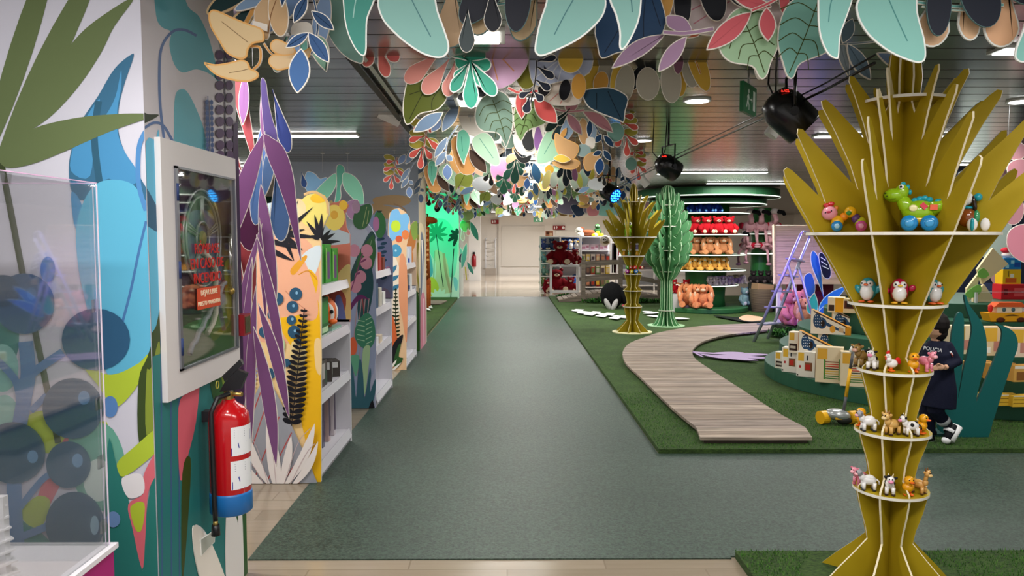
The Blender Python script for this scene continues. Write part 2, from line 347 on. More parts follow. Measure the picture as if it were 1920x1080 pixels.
# ceiling: slats running across the hall with thin dark gaps and a recessed dark slot
cm = ceil_mat(); mb = MB(); y = -2.5; k = 0
while y < 31.3:
    if not (6.05 < y < 6.2):
        mb.box(-9, 12, y+.008, min(y+.242, 31.3), CEIL, CEIL+.02, cm)
    y += .25; k += 1
mb.box(-9, 12, -2.5, 31.3, CEIL+.03, CEIL+.05, '#1c1c1b')
struct(mb.build('ceiling'))
for i, (x0, x1, y) in enumerate(LIN):
    t = thing('linear_ceiling_light', 'long white fluorescent fitting flush in the ceiling, '+['left of the aisle nearest the blue column', 'far left above the shelves', 'right above the near yellow tree, first row', 'right behind the small yellow tree', 'far right behind yellow tree tips', 'left in deep background', 'moved forward to light the green plush stand', 'just right of aisle canopy far back', 'near left above column', 'near right over cross aisle', 'far right near edge', 'back hall over aisle', 'back hall above bear shelf', 'back wall over aisle', 'back wall right', 'added unseen for front light, above the viewer, right', 'added unseen for front light, above the viewer, left'][i], 'ceiling light', ((x0+x1)/2, y, CEIL), group='linear ceiling lights')
    MB().box(x0-.02, x1+.02, y-.08, y+.08, CEIL-.015, CEIL+.01, '#c9c9c6').build('frame', t)
    MB().box(x0, x1, y-.06, y+.06, CEIL-.022, CEIL-.016, C('#ffffff', emit=9)).build('diffuser', t)
for i, (x, y) in enumerate(PANELS):
    t = thing('ceiling_panel_light', 'bright square light panel above hanging leaves of the aisle, number %s from the front' % ['one', 'two', 'three', 'four', 'five', 'six'][i], 'ceiling light', (x, y, CEIL), group='panel lights over the aisle')
    pw, pd = (.16, .3, .45)[min(i, 2)], (.1, .15, .27)[min(i, 2)]
    MB().box(x-pw-.03, x+pw+.03, y-pd-.03, y+pd+.03, CEIL-.012, CEIL+.01, '#d5d5d2').build('frame', t)
    MB().box(x-pw, x+pw, y-pd, y+pd, CEIL-.02, CEIL-.013, C('#fffdf5', emit=7)).build('diffuser', t)
DL = [(1307, 187, 'beside the green exit sign'), (1205, 262, 'right of the red leaf sprig'), (1242, 325, 'in front of the small yellow tree'), (1916, 188, 'at the right edge above the near yellow tree')]
for px, py, lb in DL:
    p = G(px, py, CEIL)
    t = thing('ceiling_downlight', 'small round recessed white downlight '+lb, 'ceiling light', p)
    MB().cyl(p-Vector((0, 0, .012)), .1, .012, '#dddcd8').build('trim', t)
    MB().cyl(p-Vector((0, 0, .016)), .08, .004, C('#ffffff', emit=10)).build('lens', t)
# far wall and side walls
wm = C('#e6dfd6', .6)
struct(MB().box(-9, 12, 31.3, 31.5, 0, CEIL, wm).build('wall_back'))
struct(MB().box(-9.2, -9, -2.5, 31.5, 0, CEIL, wm).build('wall_left'))
struct(MB().box(12, 12.2, -2.5, 31.5, 0, CEIL, wm).build('wall_right'))
# turf
def turf(name, pts, label, h=.035):
    mb = MB(); mb.prism([(x, y, .001) for x, y in pts], (0, 0, h), TURF); o = mb.build(name); return tag(o, label, 'artificial grass')
turf('artificial_turf', [(1.056, 5.106), (1.056, 19.09), (9.5, 19.09), (9.5, 5.106)], 'large green artificial turf area right of the carpeted aisle')
turf('artificial_turf', [(1.07, 3.41), (9.5, 3.41), (9.5, 1.2), (1.07, 1.2)], 'small strip of green turf under the nearest yellow tree')
turf('artificial_turf', [(-1.24, 10.9), (-1.24, 18.6), (-6, 18.6), (-6, 10.9)], 'green artificial turf left of the aisle behind the grey pillar')
TZ = .036
BWL = [(1313,820),(1305.6,801),(1261,765),(1202,708),(1176,684),(1168,669),(1305.5,674),(1331.5,692),(1391,730),(1461,775),(1510,801),(1523,820)]
BWP = [tuple(G(x, y, .085))[:2] for x, y in BWL]
def inpoly(x, y, P_):
    c = False
    for i in range(len(P_)):
        a, b = P_[i-1], P_[i]
        if (a[1] > y) != (b[1] > y) and x < (b[0]-a[0])*(y-a[1])/(b[1]-a[1])+a[0]: c = not c
    return c
def turf_blades(x0, x1, y0, y1, n, label):
    mb = MB(); ms = [C('#41752a', .8), C('#2c561c', .8), C('#5c8c3a', .8)]
    for i in range(n):
        x = R.uniform(x0, x1); y = R.uniform(y0, y1); a = R.uniform(0, PI)
        if inpoly(x, y, BWP) or math.hypot(x-4.5, y-7.6) < 1.77 or math.hypot(x-1.628, y-3.1) < .34: continue
        h = R.uniform(.008, .018); dx, dy = math.cos(a)*.0022, math.sin(a)*.0022; lx, ly = R.uniform(-.008, .008), R.uniform(-.008, .008)
        mb.add([(x-dx, y-dy, TZ-.001), (x+dx, y+dy, TZ-.001), (x+lx, y+ly, TZ+h)], [(0, 1, 2)], ms[i % 3])
    o = mb.build('turf_blades', recalc=False); tag(o, label, 'grass', kind='stuff')
turf_blades(1.06, 5.6, 5.11, 7.0, 26000, 'short plastic grass blades on the near edge of the big turf')
turf_blades(1.07, 2.6, 2.9, 3.41, 5000, 'short plastic grass blades around the near yellow tree base')
# ================= hanging leaf canopy =================
def panel(kind, label, Y, shapes, group='hanging cut-out leaf clusters', wires=()):
    """shapes back to front: (part name, outline, colour[, rim px, rim colour, veins, vein colour, vein px])"""
    f = PY(Y); xs = [p[0] for s in shapes for p in s[1]]; c = f((min(xs)+max(xs))/2, 100)
    t = thing(kind, label, 'hanging decoration', (c.x, Y, CEIL), group=group)
    for i, s in enumerate(shapes):
        nm, o, col = s[:3]; rim = s[3] if len(s) > 3 else 2.2; rc = s[4] if len(s) > 4 else RIM; vn = s[5] if len(s) > 5 else (); vc = s[6] if len(s) > 6 else '#3a4a3a'; vw = s[7] if len(s) > 7 else 1.3
        mb = MB(); plate(mb, o, f, col, .006, i*.011, rim, rc, vn, vc, vw); mb.build(nm, t)
    y0 = min(p[1] for s in shapes for p in s[1]); zt = f(960, y0+15).z
    for x in (min(xs)*.7+max(xs)*.3, min(xs)*.3+max(xs)*.7):
        a = f(x, 0); mb = MB(); mb.tube([(a.x, Y-.02, min(zt, CEIL-.05)), (a.x, Y-.02, CEIL)], .0015, '#c9c9c9', 5); mb.box(min(a.x, a.x)-.02, a.x+.02, Y-.03, Y+.0, CEIL-.008, CEIL, '#b9b9b9'); mb.build('hanging_wire', t)
    return t
CR = '#d9b98c'; OR = '#dfa254'; NV = '#24466e'
ORIM = '#e3ad66'
panA = panel('hanging_leaf_cluster', 'cream blossom with orange outline and navy leaf sprig hanging by the blue column', 2.75, [
 ('grey_leaf', P((600,25),(645,-25),(672,40),(682,112),(665,116),(640,100),(618,70)), '#7ba398', 1.5),
 ('dark_leaf', L(500,-45,390,28,20,'oval'), '#1d3a3c', 4, CR), ('dark_leaf', L(520,-5,432,55,15,'oval'), '#1d3a3c', 4, CR),
 ('orange_stalk', ST([(520,-30),(480,25),(462,60)],9), OR, .5), ('blue_leaf', L(565,-30,448,26,13,'oval'), '#8ba9cc', 2),
 ('blue_leaf', L(585,-20,474,80,24,'oval'), '#7f9fce', 2), ('blue_leaf', L(620,0,602,107,17,'oval'), '#8da9d2', 1.5),
 ('orange_patch', P((560,58),(592,55),(594,86),(562,88)), OR, 0), ('teal_petal', L(552,80,531,146,12,'drop'), '#6fb3a6', 2), ('teal_petal', L(583,82,583,116,8,'oval'), '#6fb3a6', 1),
 ('blue_petal', L(567,80,567,118,12,'oval'), '#86a8dc', 1), ('teal_petal', L(570,120,577,163,12,'oval'), '#78b5a8', 2), ('teal_petal', L(610,85,628,150,17,'fat'), '#8fbfa8', 2),
 ('yellow_centre', E(540,-8,26,14), '#d9bd4a', 1),
 ('cream_petal', P((505,40),(530,20),(530,90),(515,90),(505,70)), '#cfae86', 1), ('cream_petal', L(543,10,553,92,18,'oval'), '#d4b084', 1.5, RIM, [[(545,26),(535,55),(531,85)]], '#8a5f3a', 1.6),
 ('brown_card', [(505,65),(531,72),(530,84),(503,76)], '#a3835f', 0),
 ('orange_stem', ST([(503,112),(518,113),(521,128),(518,142),(507,153)],5), OR, .6), ('orange_stem', ST([(528,108),(540,125),(556,135)],4), OR, .6),
 ('cream_leaf', P((437,54),(448,52),(480,66),(505,76),(527,85),(530,105),(512,110),(503,120),(500,133),(488,137),(466,127),(452,106),(438,82),(434,64)), '#dcc092', 3, ORIM, [[(457,72),(480,90),(503,108)]], '#8f7350', 1.3),
 ('cream_leaf', P((428,144),(448,147),(470,144),(492,139),(504,143),(509,154),(520,159),(522,169),(506,177),(478,175),(448,165)), '#dcc092', 3, ORIM, [[(472,162),(490,159),(506,155)]], '#8f7350', 1.2),
 ('cream_leaf', P((545,112),(556,105),(575,113),(588,124),(582,134),(560,133),(546,124)), '#dcbd92', 2.5, ORIM), ('cream_leaf', P((543,147),(550,133),(572,133),(600,128),(617,120),(612,138),(588,153),(558,160)), '#dcbd92', 2.5, ORIM),
 ('navy_stem', ST([(600,-25),(622,40),(629,90),(618,135)],4), NV, .7), ('navy_leaf', L(579,-50,570,56,12), NV, 1.5), ('navy_leaf', L(592,-15,662,38,13), NV, 1.5),
 ('navy_leaf', L(616,40,593,86,10), NV, 1.5), ('navy_leaf', L(624,67,662,99,10), NV, 1.5), ('navy_leaf', L(622,105,583,130,9), '#2c5283', 1.5), ('navy_leaf', L(622,106,656,156,12), '#2c5283', 1.5),
 ('blue_leaf', L(612,134,605,208,18), '#3d679f', 2)])
TEAL = '#85b5ad'
panB = panel('hanging_leaf_cluster', 'big pale teal drooping leaves with black petals hanging nearest above the aisle entrance', 2.5, [
 ('cream_petal', L(848,-40,843,90,30,'drop'), '#c9a987', 1.5, '#5f7f80'), ('cream_petal', L(1010,-45,970,78,26,'drop'), '#cdb38e', 2, '#5f7f80'), ('cream_petal', L(905,-40,895,70,26,'drop'), '#cdb38e', 2, '#5f7f80'),
 ('teal_stroke', ST([(880,20),(950,12),(1025,-2)],5), '#5b8f8c', 1), ('teal_stroke', ST([(900,8),(960,4),(1010,2)],4), '#5b8f8c', 1),
 ('black_petal', L(950,-55,868,52,30,'oval'), '#23252f', 1, '#5f7f80'), ('black_petal', L(975,-45,966,70,24,'oval'), '#23252f', 1, '#5f7f80'),
 ('black_petal', L(922,-10,926,72,17,'drop'), '#1f2128', 1), ('grey_petal', L(880,30,877,111,15,'drop'), '#3d4749', 1),
 ('teal_leaf', P((658,-25),(705,-30),(715,3),(711,22),(700,50),(698,76),(697,112),(689,118),(676,104),(662,72),(656,30)), '#3f8d80', 2.2, '#f3f3ee', [[(684,0),(678,22),(674,50)]], '#9cc9c0', 2),
 ('teal_leaf', P((760,5),(735,6),(721,14),(719,32),(728,56),(745,76),(770,98),(800,117),(828,124),(843,117),(847,100),(838,70),(826,35),(812,-30),(765,-35)), TEAL, 3, '#f0f2ee', [[(765,-15),(785,30),(814,86)]], '#4e7f82', 2),
 ('teal_leaf', P((1030,-35),(1085,-30),(1108,2),(1125,14),(1127,36),(1115,60),(1082,90),(1040,112),(1013,122),(1002,117),(1000,103),(1008,62),(1020,25)), TEAL, 3, '#f0f2ee', [[(1088,-10),(1058,40),(1035,84)]], '#4e7f82', 2),
 ('teal_leaf', P((1128,-25),(1188,-25),(1190,20),(1185,60),(1170,95),(1157,112),(1150,107),(1150,80),(1143,50),(1132,22)), TEAL, 3, '#f0f2ee', [[(1160,-5),(1170,20),(1173,46)]], '#4e7f82', 2)])
panB2 = panel('hanging_leaf_cluster', 'big pale teal drooping leaves hanging directly over the near yellow tree', 2.5, [
 ('peach_petal', L(1770,-40,1742,88,32,'drop'), '#e6bd97', 3, '#eef0ec'), ('peach_petal', L(1805,-40,1817,78,22,'drop'), '#e6bd97', 3, '#eef0ec'), ('peach_petal', L(1880,-40,1866,92,34,'drop'), '#e8b68f', 3, '#eef0ec'),
 ('teal_stroke', ST([(1710,10),(1780,18),(1870,15)],6), '#6fb0a8', 1), ('teal_stroke', ST([(1715,20),(1780,27),(1850,24)],3), '#6fb0a8', .6),
 ('black_petal', L(1745,-40,1741,76,23,'oval'), '#262a36', 1, '#5f7f80'), ('black_petal', L(1795,-55,1833,61,36,'oval'), '#262a36', 1, '#5f7f80'), ('black_petal', L(1905,-60,1890,22,40,'oval'), '#262a36', 1, '#5f7f80'),
 ('teal_leaf', P((1518,-25),(1560,-30),(1572,-2),(1576,13),(1566,45),(1554,80),(1551,117),(1545,122),(1530,112),(1517,82),(1513,40)), '#86c0b7', 2.5, '#f3f3ee', [[(1544,0),(1535,25),(1532,56)]], '#4e8f8c', 2),
 ('teal_leaf', P((1620,10),(1595,10),(1582,18),(1579,34),(1586,58),(1605,85),(1640,112),(1680,129),(1698,130),(1705,118),(1702,86),(1690,40),(1683,-30),(1625,-35)), '#88c2b8', 3, '#f0f2ee', [[(1625,-15),(1645,35),(1671,92)]], '#4e8f8c', 2),
 ('teal_leaf', P((1890,15),(1930,-10),(1975,0),(1975,90),(1925,118),(1880,132),(1862,125),(1863,104),(1878,65)), '#88c2b8', 3, '#f0f2ee', [[(1930,20),(1910,50),(1896,92)]], '#4e8f8c', 2)])
VE = '#44501e'
def heartveins(bx, by, tx, ty, w, n=4):
    v = [[(bx, by), ((bx+tx)/2+2, (by+ty)/2), (tx, ty)]]; dx, dy = tx-bx, ty-by; l = math.hypot(dx, dy); nx, ny = -dy/l, dx/l
    for i in range(n):
        t = .12+.2*i; cx, cy = bx+dx*t, by+dy*t; ww = w*(1-.16*i)
        for s in (1, -1): v.append([(cx, cy), (cx+nx*s*ww*.5-dx*.03, cy+ny*s*ww*.5-dy*.03), (cx+nx*s*ww*.9+dx*.14, cy+ny*s*ww*.9+dy*.14)])
    return v
panC = panel('hanging_leaf_cluster', 'green and teal heart leaves with coral twig beside the black spotlight', 2.9, [
 ('striped_fan', P((1225,-35),(1530,-35),(1510,20),(1465,55),(1400,70),(1320,66),(1262,56),(1235,20)), '#d5c6c8', 2, RIM, [[(1420,-30),(1300,45)],[(1440,-30),(1340,58)],[(1400,-35),(1275,30)],[(1450,-30),(1385,62)],[(1460,-30),(1500,30)]], '#c77f8e', 2),
 ('grey_drop', L(1425,20,1422,150,12,'drop'), '#c9bfc0', 2), ('orange_patch', P((1278,60),(1300,58),(1308,70),(1285,74)), '#b9603c', 1),
 ('black_petal', L(1275,-45,1277,57,17,'oval'), '#22242c', 1), ('black_petal', L(1320,-50,1341,46,24,'oval'), '#22242c', 1), ('black_petal', L(1360,-40,1392,20,22,'oval'), '#22242c', 1), ('black_petal', L(1480,-50,1452,20,22,'oval'), '#22242c', 1), ('black_petal', L(1515,-50,1502,48,20,'oval'), '#22242c', 1),
 ('gold_petal', L(1212,-45,1202,40,18,'oval'), '#d59b55', 1), ('gold_petal', L(1240,-45,1235,53,16,'oval'), '#dba558', 1), ('gold_petal', L(1285,-40,1287,14,16,'oval'), '#dba558', 1),
 ('lilac_flower', E(1422,-4,30,26), '#c3a7cf', 1.5, RIM, [[(1422,-20),(1400,8)],[(1422,-20),(1412,14)],[(1422,-20),(1424,18)],[(1422,-20),(1436,14)],[(1422,-20),(1446,6)]], '#6b4f80', 1),
 ('navy_leaf', P((1140,-20),(1126,15),(1108,68),(1112,100),(1117,122),(1128,124),(1150,115),(1200,106),(1226,85),(1235,55),(1225,15),(1215,-20)), '#27476b', 1.5, RIM, [[(1200,0),(1195,50),(1195,95)],[(1150,10),(1155,60),(1125,115)],[(1205,5),(1225,68)]], '#16263c', 1.5),
 ('mauve_leaf', L(1232,84,1137,144,15,'leaf',4), '#a888a8', 1.8), ('mauve_leaf', P((1234,52),(1258,52),(1272,62),(1280,84),(1262,90),(1250,80),(1235,70)), '#b48fb2', 1.5), ('mauve_leaf', L(1268,90,1218,153,14), '#b48fb2', 1.8), ('mauve_stem', ST([(1225,84),(1265,86),(1315,78)],8), '#b48fb2', 1.5),
 ('coral_patch', P((1428,25),(1445,22),(1442,45),(1432,50)), '#d9636b', .5),
 ('green_heart', P((1348,48),(1330,70),(1320,95),(1323,122),(1342,140),(1378,147),(1390,165),(1398,169),(1406,160),(1412,140),(1424,112),(1423,78),(1408,52),(1378,40)), '#a3c69f', 2, RIM, heartveins(1358,52,1400,158,55), VE, 1.8),
 ('teal_heart', P((1440,38),(1470,22),(1500,28),(1520,58),(1526,98),(1507,124),(1462,143),(1450,166),(1442,169),(1435,160),(1430,143),(1421,110),(1424,72)), '#7cb5a8', 2, RIM, heartveins(1490,38,1441,160,62), VE, 1.8),
 ('coral_leaf', L(1374,55,1296,121,18,'leaf'), '#d9626c', 2), ('coral_leaf', L(1407,48,1342,34,12), '#d9626c', 2), ('coral_leaf', L(1396,50,1399,109,15,'leaf'), '#d9626c', 2), ('coral_stem', ST([(1368,58),(1400,44),(1440,20)],6), '#d9626c', 1.2)])
panD = panel('hanging_leaf_cluster', 'grey-blue twig and dark olive leaf behind the teal leaves over the near yellow tree', 3.3, [
 ('olive_leaf', P((1680,15),(1706,20),(1720,58),(1735,90),(1731,122),(1708,115),(1692,70)), '#3d421c', 2, '#8a9a8a', [[(1700,40),(1712,80),(1725,112)]], '#1e2210', 1.2),
 ('grey_leaf', L(1565,55,1590,145,10,'leaf'), '#8c9aa2', 1.2), ('twig_stem', ST([(1555,82),(1590,84),(1640,80)],4), '#74868f', .8), ('slate_leaf', L(1582,85,1626,153,15,'leaf'), '#6f889c', 2), ('slate_leaf', L(1590,40,1572,86,12,'leaf'), '#5d7480', 1.2), ('slate_leaf', L(1632,105,1714,142,14,'leaf'), '#7b93b5', 2)], group='second row leaf clusters')
# ---- second row ----
Y2 = 4.3
pan2a = panel('hanging_leaf_cluster', 'coral drops, rosy lobes and dark olive leaf hanging left of the emerald sprig', Y2, [
 ('gold_petal', L(700,-20,712,80,24,'drop'), '#7d7a3c', 1), ('crimson_leaf', L(710,20,748,82,14), '#9c4046', 1), ('pink_patch', P((708,86),(730,74),(760,95),(752,112),(725,110)), '#e2b9cc', 1),
 ('grey_leaf', L(832,212,776,249,13,'leaf'), '#7790ad', 1.8), ('olive_leaf', P((768,150),(800,140),(832,158),(840,185),(822,208),(790,216),(772,234),(761,232),(757,200)), '#575f20', 1.8, RIM, [[(800,168),(785,195),(770,225)],[(830,165),(812,190),(812,213)],[(800,170),(770,180)]], '#2c3010', 1.4),
 ('rosy_lobe', L(830,100,762,158,17,'drop'), '#d98f84', 1), ('rosy_lobe', L(845,115,797,180,17,'drop'), '#d98f84', 1), ('rosy_lobe', L(855,120,840,186,14,'drop'), '#d98f84', 1),
 ('coral_stem', ST([(706,30),(708,60),(712,92),(722,120)],7), '#b65a54', 1), ('coral_drop', L(712,85,690,133,12,'drop'), '#c9685f', 1.5), ('coral_drop', L(713,88,732,153,12,'drop'), '#c9685f', 1.5), ('coral_drop', L(716,85,753,124,13,'drop'), '#c25c58', 1.5)], group='second row leaf clusters')
pan2b = panel('hanging_leaf_cluster', 'pink sunburst disc with emerald drop sprig hanging in the middle of the canopy', Y2, [
 ('olive_petal', L(1000,35,985,168,24,'drop'), '#8d8a30', 1), ('blue_petal', L(985,60,1010,130,14), '#3f6fa5', 1), ('blue_fan', P((990,100),(1000,110),(1100,95),(1105,138),(1050,155),(1000,160)), '#c1cbe8', 1.5, RIM, [[(1060,105),(1000,150)],[(1060,105),(1020,158)],[(1060,105),(1045,155)],[(1060,105),(1090,142)]], '#e8ecf8', 2),
 ('cream_leaf', P((840,70),(880,60),(905,90),(880,110),(850,105)), '#e7e3da', 1), ('pink_disc', E(922,90,74,82), '#f3c4ea', 1, RIM, [[(915,85),(915+70*math.cos(a),85+72*math.sin(a))] for a in (-.3,.02,.35,.8,1.3,1.8)], '#f2a878', 2.2), ('sun_core', E(915,85,10), '#f4b98a', 0),
 ('yellow_flower', E(1068,112,24,30), '#e6bf4c', 1), ('black_petal', L(900,170,860,190,8,'drop'), '#1c1d22', .6), ('black_petal', L(880,165,912,184,9,'drop'), '#1c1d22', .6),
 ('emerald_base', P((862,108),(895,100),(912,115),(905,140),(885,150),(865,140),(855,125)), '#2f9e80', 1)] +
 [('emerald_drop', L(884,125,x,y,w_,'drop'), c_, 1.8, '#f0f0ea') for x, y, w_, c_ in ((843,103,8,'#3aa284'),(855,158,10,'#2f9e80'),(850,181,12,'#288a72'),(922,136,13,'#2f9e80'),(908,173,11,'#2f9e80'),(930,190,14,'#288a72'),(886,214,15,'#288a72'))], group='second row leaf clusters')
pan2c = panel('hanging_leaf_cluster', 'sage and olive heart leaves with coral pair and black berry sprig at canopy centre', Y2, [
 ('striped_fan', P((1005,150),(1075,150),(1090,190),(1060,198),(1010,190)), '#e5d8cc', 1, RIM, [[(1070,155),(1030,190)],[(1072,155),(1050,195)]], '#d58a80', 1.5), ('black_petal', L(1030,150,1012,182,12,'oval'), '#1e1c22', .6), ('black_petal', L(1062,150,1055,190,11,'oval'), '#1e1c22', .6), ('gold_petal', L(1085,140,1083,188,14,'oval'), '#e5a94e', .6),
 ('sage_heart', P((925,172),(905,185),(892,208),(892,232),(905,248),(932,252),(942,266),(948,278),(953,270),(962,238),(960,200),(948,178)), '#809d8c', 1.8, RIM, heartveins(924,190,948,265,36), VE, 1.4),
 ('olive_heart', P((985,188),(966,200),(962,225),(966,250),(975,266),(981,262),(990,248),(1020,236),(1026,224),(1012,200)), '#84a566', 1.8, RIM, heartveins(990,198,976,255,30), VE, 1.4),
 ('coral_leaf', L(976,168,978,227,12,'leaf'), '#e3605d', 1.8), ('coral_leaf', L(1000,190,1043,235,17,'leaf'), '#e3605d', 1.8), ('coral_stem', ST([(952,170),(975,180),(1008,176)],6), '#e3605d', 1),
 ('sprig_stem', ST([(1005,120),(1002,160),(990,218)],3.5), '#262b3a', .6)] +
 [('berry_drop', L(x0,y0,x1,y1,w_,'drop'), '#272c3b', 1.3) for x0,y0,x1,y1,w_ in ((1004,133,1037,154,8),(1002,158,1030,176,8),(996,178,972,190,7),(997,180,1016,198,8),(992,190,984,221,9),(1005,128,1040,120,7))], group='second row leaf clusters')
pan2d = panel('hanging_leaf_cluster', 'yellow and grey drop petals over navy leaf right of the canopy centre', Y2+.16, [
 ('navy_leaf', L(1078,60,1100,140,14,'leaf'), '#22405e', 1, RIM, [[(1082,75),(1098,132)]], '#111c2c', 1.4), ('yellow_leaf', P((1098,95),(1110,85),(1118,110),(1108,130),(1096,122)), '#e0b548', 1), ('black_petal', L(1232,85,1180,170,13,'drop'), '#20242c', .8), ('black_petal', L(1225,90,1214,155,12,'drop'), '#20242c', .8)] +
 [('hanging_petal', L(x0,y0-12,x1,y1,w_*1.2,'oval'), c_, 1) for x0,y0,x1,y1,w_,c_ in ((1125,115,1103,182,16,'#e6bf4c'),(1148,110,1130,178,17,'#b7b2a2'),(1128,150,1120,180,12,'#e5a94e'),(1160,130,1148,188,11,'#e6bf4c'),(1172,140,1162,199,15,'#b7b2a2'),(1208,145,1210,194,18,'#bdb7a8'),(1265,140,1268,188,11,'#e0b548'),(1248,135,1252,200,16,'#bdb7a8'),(1285,95,1288,173,16,'#b7b2a2'),(1280,95,1314,180,14,'#e0b548'))] +
 [('slate_mauve_petal', L(1262,95,1260,150,10,'oval'), '#8a5a72', .8), ('orange_stroke', ST([(1272,105),(1290,125),(1300,150)],3), '#d6942f', .4),
 ('navy_leaf', P((1087,182),(1110,176),(1140,176),(1168,192),(1164,218),(1161,238),(1150,234),(1105,216),(1090,200)), '#2b4a5f', 1.8, RIM, [[(1112,185),(1112,214)],[(1132,182),(1145,210),(1156,232)]], '#14222e', 1.4)], group='second row leaf clusters')
pan2e = panel('hanging_leaf_cluster', 'dusty pink twig leaves hanging below the navy leaf', Y2+.5, [
 ('pink_leaf', L(1092,208,1150,249,12,'leaf',-4), '#cf8f9c', 1.8), ('pink_leaf', L(1062,212,1091,254,10,'leaf'), '#c98e9e', 1.5), ('pink_leaf', P((1058,200),(1072,188),(1085,188),(1080,206),(1066,212)), '#cf8f9c', 1.5), ('pink_stem', ST([(1035,205),(1065,211),(1095,208)],5), '#cf8f9c', 1),
 ('black_drop', L(1068,205,1022,248,9,'drop'), '#1f3430', 1.2), ('black_drop', L(1064,214,1046,238,6,'drop'), '#1f3430', 1)], group='second row leaf clusters')
# ---- third row ----
Y3 = 6.0
def redsprig(x, y, s=1, fl=1):
    sh = [('ochre_lobe', L(x, y-12+i*22*s, x+fl*36*s, y-22+i*26*s, 10*s, 'oval'), '#a79a3c', .8) for i in range(3)] + [('ochre_lobe', L(x, y+20*s, x-fl*30*s, y+30*s, 12*s, 'oval'), '#a79a3c', .8)]
    sh += [('red_stem', ST([(x-fl*8*s, y-20*s), (x, y+20*s), (x+fl*6*s, y+65*s)], 3*s), '#a9463c', .5)]
    for i, (a, b, c_, d_) in enumerate(((-4,-8,26,-4),(-2,12,-30,40),(0,10,34,22),(2,34,-16,62),(2,34,32,58),(6,44,8,84),(-6,-10,-20,4))): sh.append(('red_drop', L(x+fl*a*s, y+b*s, x+fl*c_*s, y+d_*s, 8*s, 'drop'), '#d0574c', 1.2))
    return sh
pan3a = panel('hanging_leaf_cluster', 'red berry sprig with ochre lobes hanging at the left end of third row', Y3, redsprig(798, 248, .85, -1)+[('slate_leaf', L(830,225,812,252,9), '#6f84a8', 1), ('slate_leaf', L(862,200,832,252,11), '#7286a0', 1), ('slate_stem', ST([(862,240),(842,270),(838,310)],2.5), '#7286a0', .3), ('slate_leaf', L(842,262,818,300,7), '#7286a0', 1), ('slate_leaf', L(840,288,820,316,7), '#7286a0', 1), ('slate_leaf', L(840,296,852,306,6), '#7286a0', 1), ('slate_leaf', L(842,312,843,342,9), '#6b84ae', 1)], group='third row leaf clusters')
pan3b = panel('hanging_leaf_cluster', 'pair of mint leaves hanging in front of the brightest ceiling panel', Y3+.2, [
 ('peach_patch', P((860,215),(890,205),(915,225),(905,255),(875,250)), '#eeb89a', 0), ('orange_leaf', P((845,265),(872,255),(890,300),(888,325),(862,322)), '#dd9f5c', .8), ('brown_leaf', L(880,280,912,325,12), '#4a3426', .8), ('grey_lobe', L(940,230,920,264,14,'drop'), '#5f7568', .8), ('grey_lobe', L(955,240,953,280,15,'drop'), '#6f8a7a', .8),
 ('mint_leaf', P((860,248),(872,244),(882,258),(881,280),(874,300),(871,311),(864,300),(857,280),(857,262)), '#6fc2a4', 1.5, RIM, [[(866,258),(868,285)]], '#3c8f78', 1.2),
 ('mint_leaf', P((886,262),(905,250),(922,258),(934,285),(938,308),(925,312),(902,296),(888,280)), '#b7dcbc', 1.5, RIM, [[(900,262),(925,298)]], '#5fa088', 1.2)], group='third row leaf clusters')
pan3c = panel('hanging_leaf_cluster', 'black and white feathered flower beside a pale mint leaf in third row', Y3+.1, [
 ('white_disc', P((965,250),(995,238),(1012,262),(1002,288),(978,290),(964,272)), '#efeee6', .5), ('black_petal', L(992,240,992,284,14,'oval'), '#262626', .8), ('teal_block', P((1000,232),(1018,228),(1018,262),(1000,262)), '#6cc7b0', 0), ('lilac_fan', L(1010,285,1008,232,9,'fat'), '#8a5c98', .6),
 ('mint_leaf', P((1042,228),(1052,250),(1060,280),(1045,298),(1020,308),(1006,306),(1008,282),(1022,250)), '#a9d6b5', 1.5, RIM, [[(1045,245),(1020,290)]], '#5fa088', 1.2), ('black_blob', P((962,280),(978,296),(996,292),(990,306),(972,304)), '#1e1e1e', .5)], group='third row leaf clusters')
pan3d = panel('hanging_leaf_cluster', 'tan blossom with navy sprig hanging at the right of third row', Y3, [
 ('black_leaf', L(1062,228,1036,262,9,'oval'), '#1b3034', 1, CR), ('blue_petal', L(1075,215,1055,265,12,'oval'), '#8fa5bd', .6), ('orange_stalk', L(1062,240,1050,262,5), OR, .3), ('tan_petal', L(1092,222,1094,272,10,'oval'), '#c39a6c', .8), ('blue_petal', L(1110,225,1108,270,9,'oval'), '#8fa5bd', .6), ('orange_patch', P((1098,262),(1112,260),(1113,278),(1099,280)), '#c98e4e', 0), ('sage_disc', E(1092,284,14,12), '#90a8a8', .4),
 ('tan_leaf', P((1040,252),(1058,262),(1080,272),(1084,284),(1074,300),(1064,308),(1050,298),(1040,278)), '#c79b6a', 1.4, ORIM), ('tan_leaf', P((1034,306),(1050,304),(1072,300),(1086,306),(1078,318),(1058,319),(1042,314)), '#bf9565', 1.4, ORIM), ('tan_leaf', P((1092,300),(1108,288),(1125,300),(1112,318),(1096,322)), '#c79b6a', 1.4, ORIM), ('yellow_leaf', P((1036,300),(1050,292),(1068,302),(1052,308)), '#e0bd4e', .6),
 ('navy_stem', ST([(1112,238),(1124,262),(1128,285),(1124,305)],2.4), '#1f3c5c', .3), ('navy_leaf', L(1103,228,1101,262,6), '#1f3c5c', .8), ('navy_leaf', L(1124,256,1112,272,6), '#1f3c5c', .8), ('navy_leaf', L(1127,258,1146,281,6), '#1f3c5c', .8), ('navy_leaf', L(1124,288,1107,295,5), '#1f3c5c', .8), ('navy_leaf', L(1126,286,1140,306,6), '#1f3c5c', .8), ('navy_leaf', L(1120,300,1117,332,9), '#24487a', 1)], group='third row leaf clusters')
